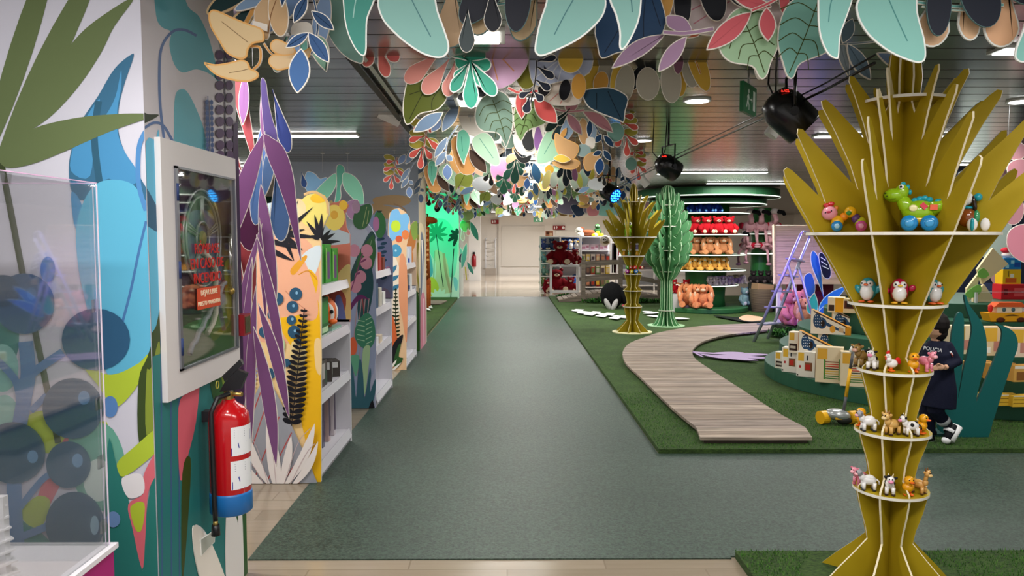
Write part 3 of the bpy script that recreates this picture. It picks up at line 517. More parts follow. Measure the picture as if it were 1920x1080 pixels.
pan3e = panel('hanging_leaf_cluster', 'red berry sprig with ochre lobes hanging at the right end of third row', Y3, redsprig(1165, 225, .85, 1)+[('teal_disc', E(1150,252,16,18), '#6f968a', .6)], group='third row leaf clusters')
# ---- farther rows: more panels of the same set, narrower and deeper ----
def row4(Y, pxs): pass
pan4a = panel('hanging_leaf_cluster', 'dark green branching drops hanging over bright panel behind third row', 7.4, [
 ('pink_disc', E(945,318,26,24), '#dba0cd', .6), ('orange_disc', E(962,300,14,12), '#e79a78', .4), ('navy_leaf', L(1000,305,1010,345,9), '#3f6f98', .8)] +
 [('dark_drop', L(968,300,x,y,w_,'drop'), '#2b5a4c', 1) for x,y,w_ in ((945,338,8),(978,330,7),(964,346,9),(950,318,6),(984,316,6))] + [('green_drop', L(945,335,x,y,w_,'drop'), '#4a9678', 1) for x,y,w_ in ((932,352,7),(957,356,7),(944,366,8),(930,335,6))], group='deep rows of leaf clusters')
pan4b = panel('hanging_leaf_cluster', 'white and yellow drop petals with dark drops hanging right, behind the tan blossom', 7.4, [
 ('yellow_flower', E(1030,318,9), '#f0bd45', .5), ('yellow_flower', E(1010,332,10), '#f2d763', .5)] + [('hanging_petal', L(x0,y0,x1,y1,w_,'oval'), c_, .8) for x0,y0,x1,y1,w_,c_ in ((1030,320,1020,355,8,'#efe08a'),(1042,322,1036,352,8,'#cfdccd'),(1055,325,1052,358,8,'#c5dccc'),(1075,320,1078,356,9,'#cfe0d2'),(1092,318,1094,352,9,'#bfe0cf'),(1104,315,1108,338,8,'#d4c94f'),(1082,325,1088,354,6,'#dbe06a'))] +
 [('dark_drop', L(1058,305,x,y,w_,'drop'), '#22303a', .8) for x,y,w_ in ((1045,335,6),(1060,352,7),(1070,340,6))] + [('pink_petal', L(1072,300,1077,342,6,'drop'), '#b077a0', .6), ('navy_leaf', L(1096,300,1100,335,8), '#2a4a68', .8)], group='deep rows of leaf clusters')
pan4c = panel('hanging_leaf_cluster', 'lime leaf and peach petals hanging left behind the mint leaves', 7.4, [
 ('orange_petal', L(850,275,862,330,14), '#dba565', .6), ('peach_petal', L(885,300,905,330,10), '#e8bfa0', .6), ('white_disc', E(905,345,20,14), '#e9eef2', .5), ('lime_leaf', P((855,328),(878,322),(888,335),(880,352),(862,350),(855,362),(853,345)), '#a9b852', 1, RIM, [[(872,328),(860,352)]], '#5d6a22', 1), ('blue_leaf', L(890,352,862,364,6), '#8db1d9', .8), ('dark_drop', L(918,325,908,340,5,'drop'), '#1f2224', .6), ('dark_drop', L(920,325,922,350,5,'drop'), '#1f2224', .6)], group='deep rows of leaf clusters')
far = [
 (pan3a, -.02, 8.2, 'second'), (pan3e, .05, 8.2, ''), (panA, None, None, None)]
LABN = ['fifth', 'sixth', 'seventh', 'eighth', 'ninth', 'tenth', 'eleventh', 'twelfth']
rows = [8.6, 10.0, 11.6, 13.3, 15.2, 17.4, 19.8]
rs = random.Random(3)
srcs = [(pan3a, 'red berry sprig'), (pan4c, 'lime leaf and peach petals'), (pan3b, 'mint leaf pair'), (pan4a, 'dark green drop sprig'), (pan3c, 'black and white flower'), (pan4b, 'yellow and white petals'), (pan3d, 'tan blossom with navy sprig'), (pan2c, 'heart leaves with black sprig'), (pan3e, 'right-hand red berry sprig')]
for ri, Y in enumerate(rows):
    n = 7 if ri < 3 else 6
    for k in range(n):
        s_, nm = srcs[(k*2+ri*3) % 9 if 0 < k < n-1 else (0 if k == 0 else (6 if ri % 2 else 8))]
        x = -1.15+2.6*k/(n-1)+rs.uniform(-.1, .1)
        dup(s_, (x, Y+.13*(k % 3)+rs.uniform(-.03, .03), CEIL+rs.uniform(-.02, .1 if 0 < k < n-1 else 0)+(.02 if Y < 12 else -.0)), label='%s hanging in the %s row, %s from the left' % (nm, LABN[ri], ['first', 'second', 'third', 'fourth', 'fifth', 'sixth', 'seventh'][k]), group='deep rows of leaf clusters')
# far pastel frieze over the right-hand hall
pf = panel('hanging_leaf_frieze', 'pastel leaf frieze with dark feathered leaves hanging far right of the canopy', 17.0, [
 ('mauve_leaf', P((1040,370),(1075,362),(1095,372),(1090,398),(1060,402),(1042,392)), '#6f6478', .5), ('pink_fan', L(1100,372,1085,400,9,'drop'), '#9a8090', .4), ('navy_leaf', P((1070,385),(1098,385),(1095,402),(1080,405)), '#26344e', .4), ('mauve_leaf', L(1105,368,1098,400,7,'drop'), '#8a7a8c', .4),
 ('pastel_leaf', P((1115,385),(1140,376),(1160,390),(1150,405),(1118,402)), '#9fd8cf', .5), ('pink_leaf', P((1100,390),(1118,382),(1122,402),(1104,405)), '#e08a90', .5), ('pastel_leaf', P((1150,376),(1180,374),(1182,402),(1155,404)), '#8fc3e0', .5), ('green_leaf', L(1160,395,1190,385,8), '#9fcf8f', .4), ('dark_drop', L(1140,370,1128,386,5,'drop'), '#3a3a48', .4), ('dark_drop', L(1146,370,1146,390,5,'drop'), '#3a3a48', .4), ('pink_leaf', P((1186,376),(1230,372),(1232,392),(1195,396)), '#d3a0b0', .5)], group='deep rows of leaf clusters')
# ---- left side hanging blades in front of first shelf board ----
PU = '#6f4270'; PL = '#7d5080'; CRI = '#993f45'
blades = panel('hanging_blade_cluster', 'long purple, plum and blue blades hanging in front of the yellow shelf board', 3.75, [
 ('crimson_blade', L(436,120,478,305,16,'blade'), CRI, .7), ('lilac_leaf', P((434,112),(450,118),(458,135),(452,148),(436,140)), '#b497cd', 1), ('lilac_blade', L(462,140,458,236,10,'leaf'), '#8a5a90', 1),
 ('blue_drop', L(505,190,491,320,13,'drop'), '#5676b0', 1), ('navy_drop', L(516,170,546,288,13,'drop'), '#2f3f80', 1),
 ('crimson_blade', L(438,250,476,660,22,'leaf',-6), CRI, .7), ('plum_leaf', L(444,300,480,468,22,'leaf'), '#5b2f58', 1), ('coral_blade', P((437,462),(452,500),(475,590),(484,640),(470,630),(450,560),(437,520)), '#e47f5e', .6), ('crimson_blade', L(440,440,486,648,14,'blade'), '#a04a52', 1),
 ('plum_drop', L(470,330,482,470,21,'drop'), '#4c1c40', 1), ('blue_drop', L(505,275,493,423,14,'drop'), '#5273a8', 1), ('blue_drop', L(532,300,541,453,18,'drop'), '#4a6b9c', 1.2), ('blue_drop', L(528,262,512,372,11,'leaf'), '#5d80b4', 1),
 ('purple_blade', L(512,165,518,300,10,'leaf'), '#8a5b8c', .8), ('violet_blade', P((508,165),(517,165),(522,200),(530,235),(538,262),(534,285),(520,285),(512,240)), '#5a4a86', .6),
 ('purple_blade', L(517,255,449,474,17,'leaf',5), PU, .7), ('purple_blade', P((516,262),(532,268),(552,285),(568,330),(576,400),(583,487),(572,450),(556,392),(536,335),(522,300)), PU, .7)] +
 [('purple_blade', L(x0,y0,x1,y1,w_,'leaf',b_), PL, .7) for x0,y0,x1,y1,w_,b_ in ((512,350,540,556,13,3),(516,420,458,690,8,6),(512,410,524,600,5,0),(508,440,560,708,9,-4),(502,480,484,783,8,3),(510,530,500,823,9,4),(515,560,569,762,10,-5),(508,600,548,846,12,-6))], group='left hanging leaves')
blades2 = panel('hanging_blade_cluster', 'mint and pale blue drooping leaves hanging above the shelf boards', 8.9, [
 ('blue_cloud', P((575,322),(590,325),(600,335),(612,332),(618,345),(610,362),(595,372),(578,362),(570,345)), '#84b5dd', .8), ('navy_drop', L(566,322,572,352,6,'drop'), '#2c4f8a', .6),
 ('mint_leaf', P((632,312),(645,312),(648,330),(640,350),(640,372),(628,384),(632,350)), '#57a68e', .8), ('mint_leaf', P((630,325),(610,340),(590,362),(586,378),(602,382),(622,365),(632,345)), '#7cc3a4', .8), ('mint_leaf', P((645,325),(665,330),(680,350),(684,375),(680,388),(660,370),(645,350)), '#7cc3a4', .8), ('plum_leaf', P((652,380),(672,375),(676,395),(662,412),(650,398)), '#8c6a88', .5)], group='left hanging leaves')
# ================= column with mural, hose cabinet, extinguisher, case, shelf bays =================
def wmural(mb, layers, f, ax, lim, d0=.0008, dd=.00016, sgn=(0, -1)):
    """ax: world axis running along the wall (0 = x on a facing wall, 1 = y on an aisle wall); lim = (a0, z0, a1, z1)"""
    d = d0
    for s in layers:
        col, o = s[0], s[1]; pts = [f(x, y) for x, y in clean(o)]; base = pts[0]
        q = clip([(p[ax], p[2]) for p in pts], lim[0], lim[1], lim[2], lim[3])
        if len(q) < 3: continue
        if ax == 0: mb.face([(a, base.y-d, z) for a, z in q], col)
        else: mb.face([(base.x+d, a, z) for a, z in q], col)
        d += dd
XS = -1.17; YC0 = 2.445; YC1 = 3.27
struct(MB().box(-2.6, XS, YC0, YC1, 0, CEIL, '#e9e6ea').build('wall_column'))
OL = '#69784f'
front = [
 ('#2f857c', P((-200,560),(20,600),(20,700),(-10,720),(-200,720))), ('#8cc9bf', E(5,690,30,45)), ('#8cc9bf', E(10,790,28,50)), ('#b6cc45', P((50,785),(90,770),(125,800),(200,790),(180,830),(110,850),(70,840))),
 ('#e0717c', P((105,850),(135,808),(165,815),(150,880),(120,900),(85,960),(70,935))), ('#6cae9a', P((130,815),(200,795),(235,860),(235,960),(150,930))), ('#cfe0d8', E(185,900,28,40)),
 ('#b6cc45', P((40,960),(70,930),(95,940),(80,985),(55,985))), ('#2f857c', P((0,960),(55,985),(80,1000),(130,1060),(120,1120),(-40,1120))), ('#e0717c', P((85,1040),(115,1020),(130,1035),(100,1050))),
 (OL, L(-35,330,118,-150,22,'leaf')), (OL, L(-15,330,205,-110,24,'leaf')), (OL, P((-2,280),(30,250),(70,190),(105,125),(150,65),(200,25),(252,-4),(215,50),(190,100),(150,160),(100,215),(50,250))), ('#3f4a2c', ST([(2,300),(22,400),(45,520),(75,660),(110,830)],12)),
 ('#3d6f90', P((246,103),(251,108),(235,155),(224,200),(223,245),(235,285),(262,330),(300,400),(300,440),(262,410),(215,345),(160,375),(136,360),(130,320),(135,280),(152,230),(185,180),(215,130))),
 ('#4e96c8', P((228,132),(218,180),(200,215),(180,235),(182,340),(205,335),(240,350),(262,330),(235,285),(222,250),(221,205),(228,165))), ('#4e96c8', P((188,186),(160,225),(140,270),(134,320),(170,330),(178,240))), ('#33607a', ST([(186,190),(178,260),(188,345)],13)),
 (OL, P((0,285),(60,243),(140,222),(220,214),(272,213),(310,213),(260,228),(200,250),(120,285),(60,308),(12,314))),
 ('#4e96c8', P((135,360),(155,385),(150,430),(140,420))), ('#62b8da', P((215,337),(182,345),(158,378),(144,430),(148,500),(160,560),(178,630),(200,696),(215,701),(262,680),(310,600),(310,400),(275,378),(250,346))),
 ('#4a79b0', ST([(275,415),(262,470),(245,550),(223,632)],5)), ('#558fc9', ST([(275,395),(262,350),(260,300),(266,262),(290,228),(310,232)],9)),
 ('#b6cc3c', P((160,690),(175,688),(198,701),(225,699),(262,680),(279,664),(270,700),(250,735),(221,762),(200,745),(185,722))), ('#5b88c2', E(208,762,14,20)),
 ('#3c4d25', P((261,715),(278,668),(305,600),(305,800),(290,812),(262,828))), ('#8a9a38', P((276,700),(284,690),(305,640),(305,780),(276,815))),
 ('#b6cc3c', P((221,868),(250,840),(300,800),(300,835),(280,860),(232,893))), ('#2f8078', P((203,838),(222,880),(240,930),(262,1010),(268,1070),(272,1010),(282,920),(310,800),(310,1200),(203,1200))),
 ('#e0707c', P((305,830),(285,860),(270,893),(270,925),(242,945),(250,990),(268,1066),(274,1005),(280,920),(305,870))), ('#efedf0', P((230,896),(266,888),(271,923),(242,932))), ('#b6cc3c', P((246,950),(272,942),(268,990),(256,992))),
 ('#5f88ba', ST([(50,640),(55,700),(45,760),(30,860),(30,960),(40,1100)],28)), ('#5f88ba', ST([(40,720),(75,690),(120,660)],16)), ('#5f88ba', ST([(60,770),(90,740)],12)), ('#5f88ba', ST([(-20,660),(30,710),(40,760)],14)), ('#5f88ba', ST([(40,950),(80,900),(110,880)],12)), ('#5f88ba', ST([(30,1010),(80,990),(110,975)],14)), ('#5f88ba', E(92,505,14,24)),
 ('#33618c', E(48,569,57)), ('#4d7cab', E(62,550,9,12)), ('#2f5c80', E(182,636,64,58)), ('#2d5877', E(139,765,57)), ('#5f93bf', E(160,745,11,13)), ('#2d5877', E(28,848,60,58)), ('#6d9cc5', E(64,855,10,12)), ('#2d5877', E(131,870,42,44)), ('#6d9cc5', E(148,862,10,13)), ('#2b5374', E(143,982,55,62)), ('#8fb7cc', E(180,983,8,18)), ('#6f94c4', E(215,972,13,15)), ('#2b5374', E(10,545,30,30))]
f = PY(YC0); mb = MB(); mb.face([(-2.6, YC0-.0006, 0), (XS, YC0-.0006, 0), (XS, YC0-.0006, CEIL), (-2.6, YC0-.0006, CEIL)], '#d6d5e2')
wmural(mb, front, f, 0, (-2.6, 0, XS, CEIL)); o = mb.build('mural', recalc=False); tag(o, 'printed mural on the front of white column, olive palm leaves and blue berries', 'mural')
TL = '#5ea6b4'
side = [('#8f9096', P((395,-80),(470,-80),(470,130),(430,130),(405,60))),
 (TL, P((292,-30),(335,-30),(352,12),(372,30),(388,62),(398,95),(412,150),(416,160),(395,140),(368,130),(342,136),(326,120),(317,85),(320,60),(302,50),(292,28))), (TL, P((328,180),(340,167),(352,174),(368,205),(381,240),(390,285),(400,330),(330,330),(326,240))),
 ('#566f9e', ST([(308,270),(300,200),(298,140),(302,90),(322,60),(345,56),(368,67)],5)), ('#566f9e', ST([(325,268),(306,236),(288,230),(270,240)],5)),
 ('#2c3522', P((268,212),(278,214),(297,215),(285,224),(268,230))),
 ('#62b8da', P((268,300),(290,262),(298,270),(298,600),(288,640),(268,670))), ('#2f5d7c', P((268,350),(283,368),(297,400),(297,432),(285,430),(268,410))), ('#3c4d25', P((276,650),(292,610),(306,560),(306,800),(268,800))), ('#8a9a38', P((284,700),(298,640),(300,760),(284,790)))]
side += [('#2b7b7a', [(200,700),(470,600),(470,1300),(200,1300)])] + [('#3d648c', ST([(x,500),(x+3,1200)],3)) for x in (300, 318, 333)]
side += [('#de6878', P((333,765),(352,735),(372,715),(366,790),(352,850),(336,900))), ('#3f4f1f', P((340,890),(356,860),(352,960),(340,1090))), ('#2f5b2c', P((395,700),(470,640),(470,1100),(425,1100),(432,900),(410,790))), ('#7e9330', ST([(412,690),(424,760),(430,860)],4)), ('#efecea', P((362,990),(372,986),(385,1000),(400,1030),(424,1100),(388,1100),(368,1050))), ('#efecea', P((422,970),(434,960),(446,990),(452,1100),(424,1100))), ('#efecea', P((445,962),(452,955),(456,1100),(448,1060)))]
PLUM = '#4a2a55'
side += [('#2c2340', ST([(419,95),(420,180),(421,300)],2))] + [(PLUM, E(x,y,8 if x < 420 else 7,9)) for y in (103,122,141,160,183,206,228,250,272,291) for x in (410,428)] + [('#3a2044', P((434,270),(440,230),(470,200),(470,900),(441,900),(436,600)))]
side += [('#2d4a82', ST([(386,180),(390,282)],1.5))] + [('#2d4a82', E(x,y,3,5)) for y in range(192,284,10) for x in (384,393)]
f = PX(XS); mb = MB(); mb.face([(XS+.0006, YC0, 0), (XS+.0006, YC1, 0), (XS+.0006, YC1, CEIL), (XS+.0006, YC0, CEIL)], '#cdc6cc')
wmural(mb, side, f, 1, (YC0, 0, YC1, CEIL)); o = mb.build('mural', recalc=False); tag(o, 'printed mural on the aisle side of white column around the hose cabinet', 'mural')
# ---- fire hose cabinet ----
t = thing('fire_hose_cabinet', 'white framed fire hose cabinet with glass door on the column side', 'fire hose cabinet', (XS, 2.84, 1.39))
y0, y1, z0, z1 = 2.505, 3.19, .945, 1.835; a0, a1, b0, b1 = 2.60, 3.165, 1.035, 1.75; fx = XS+.022
mb = MB(); FR = '#ded8d8'
for q in ((y0, a0, z0, z1), (a1, y1, z0, z1), (a0, a1, z0, b0), (a0, a1, b1, z1)): mb.box(XS+.0015, fx, q[0], q[1], q[2], q[3], FR)
mb.build('frame', t)
mb = MB(); mb.box(XS+.0048, XS+.0062, a0, a1, b0, b1, '#3a1f36'); pl = PX(XS+.0064)
wmural(mb, [('#4d2f4c', P((345,330),(400,335),(430,360),(430,420),(345,400))), ('#6f6a9c', P((350,410),(375,393),(400,405),(412,440),(415,520),(395,540),(350,500))), ('#2f5f33', P((330,620),(440,590),(440,680),(330,700))), ('#5d6b26', P((395,600),(430,560),(432,600),(400,640))), ('#5a3565', ST([(395,500),(420,620)],8)), ('#8a8a2c', P((420,500),(432,495),(432,590),(425,590)))], pl, 1, (a0, b0, a1, b1)); mb.build('back_panel', t, recalc=False)
rc = Vector((XS+.014, 2.85, 1.50)); mb = MB(); ST_ = C('#a9a7ad', .3, .6)
def ring(mb, c, r, rr, m, n=28, sy=1, sz=1):
    pts = [c+Vector((0, math.cos(2*PI*i/n)*r*sy, math.sin(2*PI*i/n)*r*sz)) for i in range(n+1)]; mb.tube(pts, rr, m, 6, cap=False)
for r in (.175, .15, .06): ring(mb, rc, r, .005, ST_, sz=1.05)
for k in range(5):
    a = PI/2+k*2*PI/5
    for s in (-.14, 0, .14): mb.tube([rc+Vector((0, math.cos(a+s)*.05, math.sin(a+s)*.05)), rc+Vector((0, math.cos(a+s*.6)*.15, math.sin(a+s*.6)*.155))], .004, ST_, 5)
mb.ell(rc, (.01, .03, .03), '#8f8450'); mb.build('hose_reel', t)
mb = MB(); pts = [Vector((XS+.015, 2.85+.13*math.sin(i/9*PI)+.03*math.sin(i), 1.45-.035*i)) for i in range(10)]; mb.tube(pts, .011, C('#b9b4a6', .6), 8); mb.tube([(XS+.015, 2.70+.03*i, 1.08+.012*(i % 2)+.02*i) for i in range(13)], .010, C('#8d8f92', .5), 8); mb.build('hose', t)
mb = MB(); mb.tube([(XS+.015, 3.12, 1.52), (XS+.015, 3.12, 1.30)], .009, C('#c9c7c0', .2, .9), 8); mb.ell((XS+.016, 3.12, 1.28), .016, C('#b99b52', .3, .8)); mb.build('valve', t)
mb = MB(); mb.box(fx-.001, fx+.003, a0+.004, a1-.004, b0+.004, b1-.004, clear('#f0f2f4', .1)); mb.build('glass_pane', t)
mb = MB(); DM = C('#8b8d96', .3, .7)
for q in ((a0, a0+.02, b0, b1), (a1-.008, a1, b0, b1), (a0, a1, b0, b0+.008), (a0, a1, b1-.008, b1)): mb.box(fx-.003, fx+.007, q[0], q[1], q[2], q[3], DM)
for z in (1.12, 1.39, 1.66): mb.tube([(fx+.008, a0+.006, z-.03), (fx+.008, a0+.006, z+.03)], .006, '#2a3a66', 8)
mb.build('door_frame', t)
txt('RÓMPASE\nEN CASO DE\nINCENDIO', .055, C('#c9241c'), 'red_lettering', parent=t, loc=(fx+.0045, 2.86, 1.405), rot=(PI/2, 0, PI/2))
sg = MB().box(fx+.0034, fx+.0046, 2.755, 2.975, 1.235, 1.315, '#d9502c').build('notice_plate', t)
txt('DEJAR LIBRE', .029, C('#f3e3c4'), 'lettering', parent=sg, loc=(fx+.0052, 2.865, 1.295), rot=(PI/2, 0, PI/2)); txt('PUESTO MANGUERA', .023, C('#f3e3c4'), 'lettering', parent=sg, loc=(fx+.0052, 2.865, 1.255), rot=(PI/2, 0, PI/2))
tag(MB().box(XS+.001, XS+.05, 3.17, 3.25, 1.085, 1.175, C('#8e1420', .3)).box(XS+.0505, XS+.052, 3.18, 3.24, 1.095, 1.165, C('#5a4f3c', .2, .5)).build('alarm_box'), 'small dark red box fixed low beside the hose cabinet', 'alarm box')
# ---- extinguisher ----
ex, ey = -1.07, 2.84; t = thing('fire_extinguisher', 'red fire extinguisher with blue base ring hung on the column under the hose cabinet', 'fire extinguisher', (ex, ey, .445))
RED = C('#c01019', .18, coat=.4); MB().lathe([(.001, .50), (.07, .50), (.0765, .515), (.0765, .80), (.072, .83), (.055, .855), (.03, .872), (.022, .885), (.001, .885)], (ex, ey, 0), RED, 32, cap=False).build('cylinder', t)
MB().lathe([(.07, .445), (.079, .452), (.079, .52), (.077, .53)], (ex, ey, 0), C('#1d6fb8', .35), 32).build('base_ring', t)
mb = MB(); mb.cyl((ex, ey, .885), .018, .03, C('#b39a58', .3, .8)); mb.tube([(ex, ey, .905), (ex+.055, ey-.01, .905)], .009, C('#b39a58', .3, .8)); mb.build('valve', t)
mb = MB(); BK = C('#15161a', .4)
mb.prism([(ex-.03, ey-.013, .915), (ex+.05, ey-.013, .925), (ex+.075, ey-.013, .985), (ex+.04, ey-.013, 1.0), (ex-.01, ey-.013, .95)], (0, .026, 0), BK); mb.prism([(ex-.01, ey-.01, .955), (ex+.06, ey-.01, 1.02), (ex+.05, ey-.01, 1.04), (ex-.02, ey-.01, .975)], (0, .02, 0), BK); mb.build('handle', t)
mb = MB(); ring(mb, Vector((ex-.03, ey-.03, .945)), .014, .002, '#b8b04a', 14); mb.build('pin_ring', t)
mb = MB(); hp = [(ex+.01, ey-.02, .91), (ex-.02, ey-.06, .90), (ex-.035, ey-.085, .85), (ex-.032, ey-.088, .7), (ex-.03, ey-.088, .5), (ex-.028, ey-.088, .44)]; mb.tube(hp, .0095, BK, 10); mb.tube([(ex-.028, ey-.088, .44), (ex-.028, ey-.088, .42)], [.01, .01], C('#b39a58', .3, .8)); mb.tube([(ex-.028, ey-.088, .425), (ex-.028, ey-.088, .385)], [.014, .017], BK, 12); mb.build('hose', t)
def arc_label(z0, z1, a0, a1, r, m, parent, name):
    mb = MB(); n = 10; A = [a0+(a1-a0)*i/n for i in range(n+1)]; mb.strip([(ex+r*math.cos(a), ey+r*math.sin(a), z0) for a in A], [(ex+r*math.cos(a), ey+r*math.sin(a), z1) for a in A], m); return mb.build(name, parent)
l1 = arc_label(.68, .79, -1.15, .3, .0771, '#eceef2', t, 'paper_label'); l2 = arc_label(.55, .66, -1.2, .3, .0771, '#eceef2', t, 'paper_label')
for l, z0 in ((l1, .68), (l2, .55)):
    mb = MB(); pts = lambda a, z: (ex+.0774*math.cos(a), ey+.0774*math.sin(a), z)
    mb.face([pts(-1.15, z0), pts(-.75, z0), pts(-.3, z0+.05), pts(.05, z0+.09), pts(.05, z0+.05), pts(-.5, z0)], '#2a3a94')
    mb.face([pts(-1.15, z0), pts(-1.15, z0+.03), pts(-.8, z0+.05), pts(-.75, z0+.03)], '#2a3a94')
    for i in range(4): mb.face([pts(-1.0, z0+.07+.009*i), pts(-.45, z0+.07+.009*i), pts(-.45, z0+.073+.009*i), pts(-1.0, z0+.073+.009*i)], '#4a5068')
    mb.build('print', l)
MB().box(XS+.001, ex-.07, ey-.02, ey+.02, .80, .84, '#2a2a2e').build('wall_bracket', t)
# ---- acrylic display case ----
t = thing('display_case', 'clear acrylic display case with pink tinted edges on a white and magenta plinth', 'display case', (-1.5, 1.6, 0))
MB().box(-1.85, -1.165, .95, 2.16, 0, .585, '#b02a78').box(-1.86, -1.155, .94, 2.17, .585, .60, '#e9e6ec').build('plinth', t)
GL = clear('#f4f1f8', .12); cx0, cx1, cy0, cy1, cz0, cz1 = -1.84, -1.17, .97, 2.15, .601, 1.65; w_ = .005
mb = MB(); mb.box(cx1-w_, cx1, cy0, cy1, cz0, cz1, GL); mb.build('side_panel', t); MB().box(cx0, cx1-w_-.0005, cy1-w_, cy1, cz0, cz1, GL).build('back_panel', t); MB().box(cx0, cx0+w_, cy0, cy1-w_-.001, cz0, cz1, GL).build('side_panel', t)
MB().box(cx0, cx1, cy0, cy1, cz1+.0005, cz1+w_+.0005, GL).build('lid', t)
PK = C('#e3b8dc', .15); mb = MB()
mb.box(cx1-.004, cx1+.001, cy0, cy1, cz1+.006, cz1+.0085, PK); mb.box(cx0, cx1, cy1-.003, cy1+.001, cz1+.006, cz1+.008, PK); mb.box(cx1-.0015, cx1+.0012, cy1-.003, cy1+.001, cz0, cz1, C('#e9d9ec', .15)); mb.box(cx1-.008, cx1-.006, cy1-.009, cy1-.007, cz0, cz1, C('#dcd3e6', .15)); mb.build('edge_trim', t)
for z in (.67, .86, 1.03, 1.31): MB().box(cx1+.0005, cx1+.006, cy1-.05, cy1-.02, z-.018, z+.018, clear('#d9dde6', .4)).build('corner_clip', t)
t2 = thing('slatted_ornament', 'white stacked slat ornament standing inside the acrylic case', 'ornament', (-1.245, 1.80, .6))
mb = MB(); mb.box(-1.26, -1.23, 1.79, 1.81, .6, .87, '#f1eff2')
for i in range(9): w2 = .052-.0042*i; z = .615+.028*i; mb.prism([(-1.245-w2, 1.80, z+.006), (-1.245, 1.80-w2, z), (-1.245+w2, 1.80, z+.006), (-1.245, 1.80+w2, z)], (0, 0, .005), '#f1eff2')
mb.build('stacked_slats', t2)
t = thing('leaf_tag_holder', 'white leaf shaped board with card pocket at the foot of column', 'sign holder', (XS+.01, 2.78, .4)); f = PX(XS+.008)
mb = MB(); plate(mb, P((362,992),(370,987),(382,1000),(402,1030),(428,1100),(430,1130),(392,1130),(368,1052)), f, '#efebe6', .004, 0, 0); mb.build('board', t)
mb = MB(); plate(mb, [(374,1012),(402,993),(401,1016),(376,1042)], f, '#b8bcb2', .003, .004, 1, '#f2f2ee'); mb.build('card_pocket', t)
# ---- shelf bays on the left of the aisle ----
def board(name, label, Y, outline, base, layers, thick=.022, edge='#e9dcc4'):
    f = PY(Y); o = clean(outline); t = thing(name, label, 'shelf board', f(sum(p[0] for p in o)/len(o), 700)); t.location.z = 0
    mb = MB(); a = [f(x, y) for x, y in o]; a = [Vector((p.x, p.y, max(p.z, .002))) for p in a]; mb.prism(a, (0, thick, 0), base, edge); pn = mb.build('panel', t)
    zf = min(p.z for p in a); xs = [p.x for p in a]; mb = MB(); d = .0008
    for col, q in layers:
        pts = [f(x, y, d) for x, y in clean(q)]; r = clip([(p.x, p.z) for p in pts], min(xs), .003, max(xs), 3)
        if len(r) > 2: mb.face([(x, Y-d, z) for x, z in r], col); d += .00016
    mb.build('mural', t, recalc=False); return t
def fern(x0, y0, x1, y1, n, l, w, col, rot=.35):
    out = [(col, ST([(x0, y0), (x1, y1)], 1.8))]; dx, dy = x1-x0, y1-y0; ln = math.hypot(dx, dy); nx, ny = -dy/ln, dx/ln
    for i in range(n):
        t = (i+.5)/n; s_ = l*(1-.75*t**1.6)*(.75+.25*min(1, t*5)); cx, cy = x0+dx*t, y0+dy*t
        for s in (1, -1): out.append((col, L(cx, cy, cx+s*nx*s_+dx/ln*s_*rot, cy+s*ny*s_+dy/ln*s_*rot, w*(1-.5*t), 'oval', n=8)))
    return out
YL = '#efb91c'; PE = '#edb08f'
b1L = [(PE, P((430,470),(520,430),(560,440),(590,470),(600,540),(590,600),(560,640),(480,640),(430,620))), ('#e27d5f', P((437,520),(460,510),(475,580),(465,650),(437,640))), ('#c9dbe4', P((470,395),(520,380),(545,410),(520,440),(480,430))), ('#d7e4ea', P((565,480),(600,460),(597,500),(570,545),(552,520))), (YL, P((560,515),(580,505),(596,525),(592,560),(600,600),(602,912),(595,912),(560,760),(575,700),(540,640),(520,600),(560,590),(570,560))),
 (PE, P((520,455),(560,470),(590,540),(596,590),(575,600),(540,560))), ('#e3a02e', P((545,505),(570,480),(575,485),(552,515))), ('#cf8a6c', ST([(535,545),(560,570),(580,585)],1.6)), ('#cf8a6c', ST([(555,440),(562,439)],1.6)),
 ('#efd898', P((548,640),(575,660),(560,700),(545,690))), ('#efcf95', P((590,640),(602,640),(602,700),(592,690))), ('#d9912c', ST([(560,515),(578,508),(595,525)],2)),
 ('#f0e07a', E(588,395,28,32)), ('#f3c22e', E(597,372,15,9)), ('#d8b27a', ST([(570,365),(590,360),(612,375),(615,400)],5)), ('#f0dda8', E(560,392,14,18))]
b1L += [('#1c1c24', L(488,430,x,y,w_,'fat')) for x,y,w_ in ((455,420,4),(452,445,4),(455,470,4),(470,405,4),(500,395,4),(515,410,4))] + [('#1c1c24', L(530,440,x,y,w_,'fat')) for x,y,w_ in ((588,388,4),(560,375,4),(572,430,4),(600,445,4),(568,470,5),(552,490,4),(520,395,4))] + [('#1c1c24', L(600,447,x,y,w_,'fat')) for x,y,w_ in ((575,415,4),(590,402,4),(604,400,4),(580,442,4))]
b1L += [('#1d1d25', L(500,450,568,467,5,'fat')), ('#1d1d25', L(500,465,550,489,5,'fat')), ('#1d1d25', L(475,475,452,482,4,'fat'))]
b1L += [('#2c5470', E(x,y,r)) for x,y,r in ((555,551,12),(549,575,11),(547,600,9),(552,622,12),(520,560,12),(512,590,10),(505,540,12),(497,622,11),(520,650,10),(538,680,8),(508,700,10),(560,640,6))] + [('#7fb0cf', E(x+2,y-2,2.5,3)) for x,y in ((555,551),(549,575),(547,600),(552,622))] + [('#b9cf9a', P((520,625),(535,640),(530,665),(516,650)))]
b1L += fern(458,760,482,640,15,17,4,'#6d7fc9') + [('#9a9da6', P((448,915),(455,840),(482,735),(500,715),(512,722),(545,790),(598,908),(598,915)))] + [('#b5524f', ST([(x0,y0),(x1,y1)],2.2)) for x0,y0,x1,y1 in ((460,880,505,745),(475,905,525,780),(455,830,490,735),(500,905,548,810),(530,905,568,850),(560,905,585,870))]
